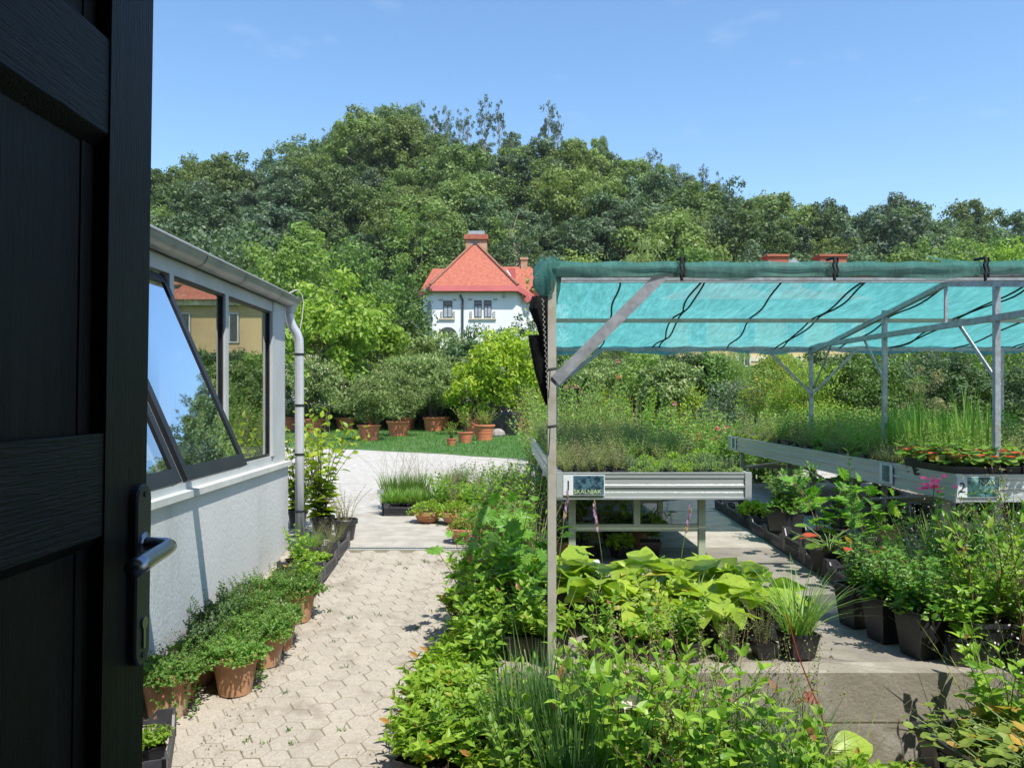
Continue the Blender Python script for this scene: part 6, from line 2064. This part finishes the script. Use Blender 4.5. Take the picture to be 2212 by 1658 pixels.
# bench two: front rows and the long left side one by one
for iy in range(50):
    for ix in range(19):
        x = 3.955 + ix * .1425; y = 7.0 + iy * sp
        front = iy < 4 and ix < 15; side = ix < 1 or (ix < 2 and iy < 24)
        if front or side or (ix < 5 and iy < 12):
            if (front and iy < 3) or (ix < 2 and iy < 6): k = 'strawb'
            elif side: k = ['bp_low', 'bp_dry', 'bp_tall', 'bp_fine', 'bp_grey', 'bp_tall'][int(rng.integers(0, 6))] if iy < 34 else ['bp_fine', 'bp_low2', 'bp_grey', 'bp_low'][iy % 4]
            elif ix < 5 and 4 <= iy < 11 and rng.uniform() < .5: k = 'bp_grass'
            else: k = 'bp_tall' if x < 4.9 else 'bp_purple'
            if front and iy >= 3 and ix > 4: k = 'bp_purple' if ix > 8 else 'bp_fine'
            if ix > 14 and not front: continue
            pos = ('near corner' if (ix < 3 and iy < 4) else 'front edge' if iy < 3 else 'long left side, ' + ('near third' if iy < 16 else 'middle third' if iy < 33 else 'far third') if side else 'inner rows by the near corner')
            sc_ = rng.uniform(.9, 1.1)
            if k == 'strawb': sc_ *= 1.3
            place(k, (x, y, ZB), rng.uniform(0, .1) + int(rng.integers(0, 4)) * PI / 2, (1, 1, rng.uniform(.9, 1.7)) if k in ('bp_tall', 'bp_dry', 'bp_grass', 'bp_purple') else sc_, nm[k] + ' on bench two, ' + pos, BG2)
        elif (ix + iy) % 2 == 0 and y > 7.8:
            k = ['bp_fine', 'bp_tall', 'bp_dry', 'bp_low', 'bp_tall', 'bp_low', 'bp_fine', 'bp_grass' if iy < 12 and ix < 8 else 'bp_tall'][int(rng.integers(0, 8))]
            addrear(k, x, y, rng.uniform(1.2, 1.9) if k != 'bp_grass' else .95)
for i in range(9):
    place('bp_grass', (4.25 + (i % 3) * .26, 8.25 + (i // 3) * .3, ZB), i * 1.3, (1.5, 1.5, 1.05 + .12 * (i % 4)), 'tall bright green grass clump on bench two, ' + ['front', 'middle', 'back'][i // 3] + ' line, ' + ['aisle side', 'centre', 'inner side'][i % 3], 'bright grass clumps on bench two')
t = thing('bench_seedlings', 'crowded rear pots of mixed herbs covering the back of both benches', 'potted plants')
t['kind'] = 'stuff'
mm = {'bp_low2': L_LOW, 'bp_grey': L_GREY, 'pot': m_black, 'bp_fine': L_AIRY, 'bp_low': L_LIGHT, 'bp_tall': L_GRASS, 'bp_dry': L_DRY, 'bp_grass': L_GRASS}
for k, g in rear.items():
    o = g.build('pot' if k == 'pot' else 'foliage', mm[k], t)
for (px, py, Y, r) in ():
    pass

# ------------------------------------------------------------------ aisle crates under bench two and on the terrace
AG = 'black crates along the aisle at the foot of bench two'
for i in range(9):
    y = 5.75 + i * .61
    place('tallcrate' if i == 3 else 'crate', (2.82 + .03 * i, y, .005), -.03, 1, 'black crate along the aisle, ' + ['nearest', 'second', 'third', 'fourth and tallest', 'fifth', 'sixth', 'seventh', 'eighth', 'farthest'][i] + ' from the terrace edge', AG)
for i, (x, y, k, s, lab) in enumerate([
        (2.95, 7.3, 'maplelow', 1.3, 'broad leaved plant with browning lower leaves hanging into the aisle'), (2.78, 6.9, 'strawb', 1.8, 'reddish brown withered plant in the aisle crates'),
        (2.9, 8.3, 'phlox', 1.3, 'bushy green plant under the edge of bench two'), (3.05, 8.6, 'phlox', 1.2, 'second bushy green plant under the edge of bench two'),
        (2.85, 6.3, 'strawb', 1.7, 'low plant with red and green leaves near the front of the aisle crates'), (2.75, 5.9, 'airy', 1.0, 'airy plant in the nearest aisle crate'), (2.9, 9.4, 'lowround', 1.2, 'small green plant in a far aisle crate'),
        (3.2, 7.0, 'maplelow', 1.1, 'shaded lobed plant behind the aisle crates')]):
    place(k, (x, y, .02), i, s, lab, 'plants in the aisle crates')
PG = 'tall square black pots at the terrace edge'
for (x, y, k, rz, lab) in ((2.43, 4.70, 'phlox', .28, 'nearest square black pot of bushy leaves, its corner at the wall edge'), (2.37, 5.0, 'phlox', .2, 'middle square black pot of bushy leaves'), (2.33, 5.32, 'phloxtall', .22, 'rear square black pot with one very tall leafy stem')):
    place(k, (x, y, .006), rz, 1.0, lab, PG)
MG = 'mixed potted plants crowded right of the square pots'
rk = ['airyflower', 'phlox', 'airyflower', 'salvia', 'airy', 'reed', 'airyflower', 'salvia2', 'yellowgrass', 'airyflower']
rl = {'airyflower': 'airy white dotted plant', 'phlox': 'bushy dark green plant', 'salvia': 'tall plant with long pointed leaves', 'airy': 'fine grey green plant', 'reed': 'reedy grass', 'salvia2': 'leafy plant with pointed leaves', 'yellowgrass': 'arching yellow green grass'}
rng = np.random.default_rng(61)
for i in range(24):
    x = 2.72 + (i % 6) * .25 + rng.normal() * .04; y = 4.72 + (i // 6) * .3 + rng.normal() * .04
    k = rk[(i * 3 + i // 6) % 10]
    sc_ = rng.uniform(.85, 1.1) * (.85 if i < 6 else 1.05)
    place(k, (x, y, .006), rng.uniform(0, 6), sc_, rl[k] + ' crowded beside the square pots, ' + ['wall edge row', 'second row', 'third row', 'last row'][i // 6] + ', ' + ('near end' if i % 6 < 2 else 'middle' if i % 6 < 4 else 'far end'), MG)
for i, (x, y, k, s) in enumerate([(3.0, 5.9, 'airyflower', 1.1), (3.3, 6.1, 'reed', .75), (3.5, 5.6, 'salvia', 1.15), (3.75, 6.0, 'airyflower', 1.15), (3.2, 5.55, 'airyflower', 1.1), (3.75, 5.6, 'reed', .95), (3.55, 6.2, 'thistle', .8)]):
    place(k, (x, y, .006), i * 1.1, s, 'tall ' + {'airyflower': 'airy white dotted plant', 'reed': 'reed clump', 'salvia': 'pointed leaf plant', 'thistle': 'spiky headed plant'}[k] + ' in front of bench two, ' + ['first', 'second', 'third', 'fourth', 'fifth', 'sixth', 'last'][i] + ' of the tall ones', 'tall plants in front of bench two')
place('phloxpink', (2.78, 5.35, 0), 0, 1.12, 'plant with a hot pink flower head right of the very tall stem', MG)
place('thistle', (3.05, 5.15, 0), 0, .95, 'thistle like plant with spiky green heads under the second bench sign', MG)
place('reed', (3.35, 5.3, 0), 1, .85, 'clump of upright reeds under bench two sign', MG)
place('reed', (3.6, 5.7, 0), 2, .95, 'clump of upright reeds by the right edge', MG)
place('thistle', (3.62, 5.2, 0), 2, .85, 'spiky headed plant among the reeds near the right edge', MG)
g = Geo(); g.tube([(3.0, 5.55, .28), (4.8, 5.42, .26)], .035, 12); g.tube([(3.1, 5.55, 0), (3.1, 5.55, .27)], .02, 8); g.tube([(4.6, 5.45, 0), (4.6, 5.45, .25)], .02, 8)
tag(g.build('steel_rail', m_galv), 'low galvanised rail half hidden behind the plants at the right edge', 'rail')

# ------------------------------------------------------------------ hosta group on the terrace
HG = 'lime green hostas at the foot of the canopy post'
hp_ = [(.42, 5.55, 'hosta', 1.1), (.72, 5.65, 'hostafl', 1.0), (1.0, 5.5, 'hosta', 1.1), (1.25, 5.75, 'hostafl', .95), (.62, 5.2, 'hosta', 1.05), (.95, 5.15, 'hosta2', 1.2), (1.28, 5.25, 'hosta', 1.1), (1.52, 5.55, 'hosta', 1.0),
       (.40, 5.95, 'hostafl', 1.05), (1.55, 5.05, 'hosta2', 1.15), (1.3, 4.85, 'hosta', .95), (.85, 4.85, 'hosta2', 1.1), (.12, 5.35, 'maplelow', 1.1), (.13, 4.95, 'maplelow', .9)]
hl_ = ['just behind the canopy post', 'with a spike of withering lilac bells in front of the bench leg', 'broadest of all, in the middle of the group', 'with lilac bells near the right bench leg', 'right beside the canopy post', 'small one in the middle front', 'with holes eaten in its leaves, right of centre', 'at the right rear beside the crate',
       'with a tall lilac spike before the bench number sign', 'drooping over the dark pots at the right', 'hanging over the wall edge', 'at the wall edge left of centre', '', '']
for i, (x, y, k, s) in enumerate(hp_):
    if k == 'maplelow':
        place(k, (x, y, .006), i * 1.37, s, 'low lobed leaf plant beside the canopy post foot, ' + ('rear one' if y > 5 else 'front one'), 'low lobed plants at the canopy post')
    else:
        place(k, (x, y, .006), i * 1.37, s, 'lime green hosta ' + hl_[i], HG)
place('crate', (2.02 - .12, 5.72, .006), 0, .9, 'black crate behind the right end of the hostas', AG)
place('smallcrate', (1.72, 5.2, .006), .2, 1, 'small black crate at the right end of the hostas', AG)
EG = 'pots along the edge of the retaining wall'
for i, (x, y, k, s, rz) in enumerate([(1.70, 4.66, 'yellowgrass', .9, .2), (1.5, 4.66, 'airy', .7, .1), (1.28, 4.60, 'airy', .6, .3), (1.05, 4.60, 'salvia2', .6, .4), (.8, 4.60, 'lowlime', .9, 1), (.55, 4.62, 'salvia2', .6, 2)]):
    place(k, (x, y, .012), rz, s, ['black pot of sparse grass standing last at the right end of the wall edge', 'black pot of wiry weeds second from the right on the wall edge', 'black pot of wiry weeds third from the right on the wall edge', 'leafy pot fourth from the right on the wall edge', 'lime leaved pot fifth from the right on the wall edge', 'pot of pointed leaves at the left end of the wall edge'][i], EG)
# ------------------------------------------------------------------ tall lobed plants along the walk
TG = 'lobed leaf plants between the walk and the canopy post'
for i, (x, y, k, s) in enumerate([(-.16, 6.0, 'maple', .8), (-.12, 6.5, 'maple', .66), (.02, 7.0, 'maple', .66), (-.14, 7.1, 'maple', .66), (.1, 6.4, 'maple', .66), (.08, 7.6, 'maple', .66), (-.16, 5.55, 'maplelow', 1.2), (.1, 5.9, 'maplelow', 1.25), (-.1, 7.7, 'maple', .66)]):
    z = slope(y) if x < -.03 else 0
    place(k, (x, y, z), i * 2.1, s, 'lobed leaf plant ' + ['tall, beside the walk', 'tall, second along the walk', 'tall, in the middle of the clump', 'tall, third along the walk', 'behind the canopy post foot', 'at the far end of the clump', 'low, at the near end of the clump', 'low, near the hostas', 'small, next to the drain'][i], TG)
for i, (x, y, k, s) in enumerate([(.28, 6.9, 'thistle', .9), (.22, 7.5, 'airyflower', 1.3), (.3, 8.2, 'wild3', .7), (.05, 8.4, 'salvia', 1.1), (.3, 6.4, 'airy', 1.3)]):
    place(k, (x, y, 0), i, s, rl.get(k, 'thin dry plant' if k == 'wild3' else 'spiky headed plant') + ' behind the canopy post, ' + ['nearest', 'second', 'fourth', 'last', 'third'][i], 'tall thin plants behind the canopy post')
# crates at the path edge, each set
WG = 'black crates at the bed side of the walk'
for i, (x, y, rz, k) in enumerate([(-.22, 4.42, -.12, 'crate'), (-.20, 5.05, -.06, 'crate'), (-.17, 5.68, -.04, 'crate'), (-.2, 7.35, 0, 'smallcrate'), (-.14, 6.3, 0, 'crate')]):
    place(k, (x, y, slope(y) + .01), rz, 1, 'black crate at the bed side of the walk, ' + ['nearest the camera', 'second', 'third', 'last, beside the drain', 'fourth'][i], WG)
EGR = 'low plants spilling over the edge of the walk'
rng = np.random.default_rng(71)
edge = [(.1, 4.66, 'salvia2', .75), (-.08, 4.72, 'salvia2', 1.1), (-.1, 4.95, 'lowlime', 1.5), (.25, 4.62, 'lowlime', 1.1), (-.12, 5.45, 'salvia2', 1.2), (-0.24, 4.95, 'lowlime', 1.2), (-0.20, 5.2, 'salvia2', .9), (-0.22, 5.45, 'dock', .9), (-0.24, 5.75, 'lowlime', 1.25), (-0.20, 6.0, 'salvia2', .9), (-.2, 5.0, 'dock', 1.0), (-.12, 5.25, 'lowlime', 1.3), (-0.20, 6.35, 'lowlime', 1.2), (-0.20, 6.7, 'airyflower', .8), (-.36, 4.1, 'lowlime', 1.2), (-.26, 4.05, 'lowlime', 1.3), (-.1, 4.1, 'lowlime', 1.3), (-.38, 4.32, 'lowlime', 1.2), (-.28, 4.3, 'lowlime', 1.3), (-.12, 4.34, 'lowround', 1.2), (-.38, 4.55, 'lowlime', 1.3), (-.22, 4.55, 'lowlime', 1.3),
        (-.08, 4.6, 'lowlime', 1.2), (-.3, 4.78, 'lowlime', 1.15), (-.16, 4.85, 'yellowing', .9), (-.26, 5.05, 'lowround', .9), (-.1, 5.1, 'maplelow', .6), (-.24, 5.3, 'airyflower', .7), (-.1, 5.35, 'salvia2', .9), (-.2, 5.6, 'airyflower', .8), (-.38, 3.9, 'lowlime', 1.2), (-.2, 3.85, 'salvia2', .8), (-.02, 3.9, 'salvia2', .8)]
for i, (x, y, k, s) in enumerate(edge):
    z = slope(y) + .02 if x < 0 else .012
    place(k, (x, y, z), rng.uniform(0, 6), s, {'dock': 'tongue leaved plant', 'lowlime': 'low whorled lime green plant', 'lowround': 'low round leaved plant', 'yellowing': 'low plant with yellowing leaves', 'maplelow': 'small lobed leaf plant', 'airyflower': 'thin plant with small flowers', 'salvia2': 'leafy plant with pointed leaves'}[k] +
          ' by the walk, ' + ('at the picture bottom' if y < 4.2 else 'in the nearest crate' if y < 4.7 else 'in the second crate' if y < 5.2 else 'in the third crate') + (', path side' if x < -.2 else ', inner side'), EGR)
# ------------------------------------------------------------------ foreground bed in front of the retaining wall
FG = 'foreground plants in front of the retaining wall'
fgp = []
rng = np.random.default_rng(73)
for (x, y, k, s) in [(.10, 3.75, 'sedge', 1.1), (.26, 3.66, 'sedge', 1.15), (.40, 3.82, 'sedge', 1.05), (.18, 4.02, 'sedge', 1.05), (.02, 4.15, 'salvia', .9), (.30, 4.15, 'dock', 1.2), (.55, 3.95, 'salvia', 1.2), (.78, 3.8, 'seedstalk', 1.0), (.66, 4.12, 'salvia', 1.25),
                     (.90, 4.0, 'salvia', 1.15), (.50, 3.62, 'salvia2', 1.4), (.74, 3.52, 'dock', 1.1), (.95, 3.62, 'salvia2', 1.3), (1.05, 4.2, 'seedstalk', .9), (1.13, 3.85, 'archgrass', .9), (1.3, 4.12, 'sedgefine', 1.2), (1.08, 3.45, 'archgrass', .8),
                     (1.3, 3.7, 'salvia2', .9), (1.43, 3.92, 'sedgefine', 1.3), (1.5, 3.58, 'lowlime', 1.4), (1.32, 3.42, 'yellowgrass', .8), (1.58, 4.15, 'seedstalk', .75), (1.7, 3.98, 'archgrass', .6), (1.72, 3.6, 'lowlime', 1.2), (.1, 3.4, 'salvia2', 1.0), (.3, 3.4, 'sedge', 1.0),
                     (.85, 4.26, 'airy', 1.2), (.0, 3.6, 'lowlime', 1.2), (1.6, 3.40, 'lowround', 1.3), (1.85, 3.8, 'lowlime', 1.0), (.2, 4.25, 'archgrass', .95), (.62, 3.72, 'archgrass', .85), (1.2, 4.3, 'airy', 1.3),
                     (.48, 4.12, 'salvia', 1.1), (.96, 3.82, 'airyflower', 1.0), (1.2, 3.98, 'dock', 1.0), (-.02, 3.95, 'dock', .9), (1.45, 4.28, 'airy', 1.1), (.72, 3.35, 'salvia', 1.0), (1.2, 3.3, 'salvia2', 1.0)]:
    z = -.5 if x > .3 else -.43
    ydep = ('bottom row' if y < 3.65 else 'second row' if y < 3.95 else 'third row' if y < 4.15 else 'row by the wall')
    xp = ('left part' if x < .45 else 'middle' if x < 1.05 else 'right part')
    place(k, (x, y, z), rng.uniform(0, 6), s, {'sedge': 'clump of upright green blades', 'salvia': 'red stemmed plant with pointed leaves', 'salvia2': 'leafy plant with broad pointed leaves', 'yellowgrass': 'arching yellow green grass', 'sedgefine': 'fine silvery grass tuft', 'lowlime': 'low whorled lime green plant',
          'dock': 'tongue leaved plant', 'archgrass': 'long arching straw green grass', 'seedstalk': 'tall plant with brown seed stalks', 'airyflower': 'airy white dotted plant', 'airy': 'wiry grey green plant', 'lowround': 'low round leaved plant'}[k] + ' in the front bed, ' + ydep + ', ' + xp, FG)
for (x, y, rz) in ((1.55, 3.98, .1), (1.78, 3.72, .2), (1.2, 3.62, 0)):
    place('smallcrate', (x, y, -.49), rz, 1, 'small black tray on the lower ground, ' + {1.55: 'behind, against the wall', 1.78: 'at the bottom edge under the big round leaf', 1.2: 'hidden under the yellow grass'}[x], 'small trays on the lower ground')
# single big leaves and oddities
def solo(label, name, geo, mat, loc, stem=None, cat='plant'):
    t = thing(name, label, cat, loc)
    geo.build('leaf', mat, t, smooth=True)
    if stem: stem.build('stem', m_stem, t)
    return t
def bigleaf(label, px, py, Y, L, W, D, N, mat, zb):
    p = at(px, py, Y)
    g = Geo(); g.leaves(T_TONGUE, [(0, 0, p.z - zb)], [D], [N], L, W, .25)
    s = Geo(); s.tube([(0, 0, 0), (.0, 0, (p.z - zb) * .6), (0, 0, p.z - zb)], .004, 5)
    solo(label, 'broad_leaved_plant', g, mat, (p.x, p.y, zb), s)
bigleaf('single big round yellow green leaf in front of the wall', 1800, 1630, 3.85, .21, .085, (1, .1, .35), (.1, -.6, 1), L_HOSTA, -.5)
bigleaf('long dark green tongue shaped leaf lying over the low plants', 1150, 1560, 3.95, .36, .07, (-.85, .1, .45), (-.3, -.5, 1), L_SALV, -.45)
bigleaf('pale green pointed leaf at the bottom beside the small tray', 1760, 1640, 3.7, .2, .04, (-.2, 0, 1), (-.5, -1, .2), L_SALV, -.5)
p = at(1365, 1522, 3.8)
g = Geo(); g.leaves(T_ROUND, np.zeros((4, 3)), [(1, 0, .3), (-1, .1, .3), (.2, 0, 1), (.1, -1, .2)], [(0, -1, .6)], .05, .028)
g2 = Geo(); g2.tube([(0, .02, -.45), (0, .01, -.2), (0, 0, 0)], .003, 4)
t = thing('white_flower', 'single white flower among the pointed leaves at the bottom', 'flower', p); g.build('petals', L_WHITE, t); g2.build('stem', m_stem, t)
# red seed stalk in front of the wall
t = thing('red_stalk', 'dark red stalk with a drooping red seed head leaning in front of the wall', 'plant', at(1798, 1600, 4.0))
g = Geo(); g.tube([(0, 0, -.15), (-.02, 0, 0), (-.06, 0, .15), (-.115, .02, .30), (-.16, .03, .42), (-.21, .05, .62)], .0035, 5); g.build('stalk', LM('red_stalk', (.25, .03, .02), (.3, .05, .03), None, .9, .1), t)
rng = np.random.default_rng(5)
g = Geo(); P = np.array([-.105, .0, .235]) + rng.normal(size=(22, 3)) * [.03, .012, .02]; g.leaves(T_LAN, P, rng.normal(size=(22, 3)) * [1, .3, .4] + [0, 0, -.9], rdir(rng, 22), .045, .004, .2); g.build('seed_head', LM('red_seed', (.35, .03, .02), (.42, .07, .04), None, .9, .1), t)
# bottom right container with yellowing leaves
t = thing('black_tub', 'large square black tub in the bottom right corner, cut by the picture edge', 'plant tub', (2.42, 3.78, -.5), .12)
g, so = pot_geo('square', .33, .37); g.build('tub_wall', m_black, t); so.build('soil', m_soil, t)
rng = np.random.default_rng(81)
for i in range(12):
    x = 2.2 + (i % 4) * .15; y = 3.56 + (i // 4) * .2
    place('yellowing', (x, y, -.5 + .16), rng.uniform(0, 6), rng.uniform(1.05, 1.4), 'yellowing round leaved plant in the bottom right tub, ' + ['front', 'middle', 'back'][i // 4] + ', ' + ('left' if i % 4 < 2 else 'right') + ' half', 'yellowing plants in the bottom right tub')
for i, (x, y, k, s) in enumerate([(2.62, 4.30, 'archgrass', 1.0), (2.9, 4.45, 'seedstalk', 1.1), (2.75, 4.15, 'airyflower', 1.3), (2.55, 4.05, 'salvia2', 1.3), (2.85, 3.95, 'archgrass', .9), (3.0, 4.62, 'airyflower', 1.3)]):
    place(k, (x, y, .006 if y > 4.44 else -.5), i * 1.7, s, {'archgrass': 'long arching grass', 'seedstalk': 'brown seeded stalks', 'airyflower': 'airy white dotted plant', 'salvia2': 'pointed leaf plant'}[k] + ' growing around the wall end, ' + ['first', 'second', 'third', 'fourth', 'fifth', 'sixth'][i] + ' from the square pots', 'weeds around the wall end')
for i, (x, y, k, s) in enumerate([(2.75, 4.62, 'salvia', 1.2), (2.95, 4.6, 'salvia', 1.1), (2.6, 4.55, 'salvia2', .9), (3.1, 4.3, 'salvia', 1.0), (2.9, 4.2, 'yellowing', 1.1)]):
    z = .006 if y > 4.45 else -.5
    place(k, (x, y, z), i * 1.4, s, rl.get(k, 'yellowing plant') + ' leaning over the wall end, ' + ['left one', 'second', 'smallest beside the square pot', 'on the lower ground', 'low one on the lower ground'][i], 'plants leaning over the wall at the right edge')
# things under and between the benches
t = thing('white_tray', 'pale upturned tray lying under the left front leg of bench one', 'tray', (.72, 6.85, 0))
g = Geo(); g.hexa([(-.11, -.06, .0), (.11, -.06, .0), (-.11, .06, .0), (.11, .06, .0), (-.09, -.04, .13), (.10, -.04, .12), (-.09, .05, .13), (.10, .05, .12)]); g.build('tray_body', m_paper, t)
UG = 'dark plants in pots under bench one'
rng = np.random.default_rng(91)
for i in range(16):
    x = .55 + (i % 4) * .28; y = 7.6 + (i // 4) * .55
    k = ['dkshrub', 'airy', 'lowround', 'maplelow'][(i * 5 + i // 4) % 4]
    place(k, (x, y, 0), i, rng.uniform(.7, 1.0), {'dkshrub': 'dark leafy plant', 'airy': 'thin shaded plant', 'lowround': 'low shaded plant', 'maplelow': 'lobed shaded plant'}[k] + ' in the shade under bench one, ' + ['first', 'second', 'third', 'fourth'][i // 4] + ' row from the front', UG)
for i in range(14):
    x = 3.9 + (i % 5) * .5; y = 8.2 + (i // 5) * 1.1
    k = ['dkshrub', 'airy', 'maplelow'][i % 3]
    place(k, (x, y, 0), i, rng.uniform(.9, 1.2), {'dkshrub': 'dark leafy plant', 'airy': 'thin shaded plant', 'maplelow': 'lobed shaded plant'}[k] + ' in the shade under bench two, ' + ['first', 'second', 'third'][i // 5] + ' row from the front', 'dark plants in pots under bench two')
# thin summer haze between the garden and the hill
hz = Geo(); hz.box(-420, 420, -60, 420, -1.7, 120)
ho = hz.build('haze', None)
hm = bpy.data.materials.new('summer_haze'); hm.use_nodes = True
hn = hm.node_tree; hn.nodes.clear()
hv = hn.nodes.new('ShaderNodeVolumePrincipled'); hout = hn.nodes.new('ShaderNodeOutputMaterial')
hv.inputs['Color'].default_value = (.72, .84, 1.0, 1)
hv.inputs['Density'].default_value = .00011
hn.links.new(hv.outputs[0], hout.inputs['Volume'])
ho.data.materials.append(hm)
tag(ho, 'thin bluish summer haze over the garden and hill', 'haze', kind='stuff')
# drop prototypes that were never placed
for k, r_ in PROTO.items():
    if k not in USED:
        for c_ in list(r_.children):
            for g_ in list(c_.children): bpy.data.objects.remove(g_)
            bpy.data.objects.remove(c_)
        bpy.data.objects.remove(r_)
        print('unused', k)
tops = [o for o in bpy.data.objects if o.parent is None and 'label' in o.keys()]
long_ = [o['label'] for o in tops if len(o['label'].replace(',', ' ').split()) > 16]
print('LONG', len(long_), sorted(set(long_)))
from collections import Counter
print(Counter(o.name.split('.')[0] for o in tops).most_common(12), len(bpy.data.objects))
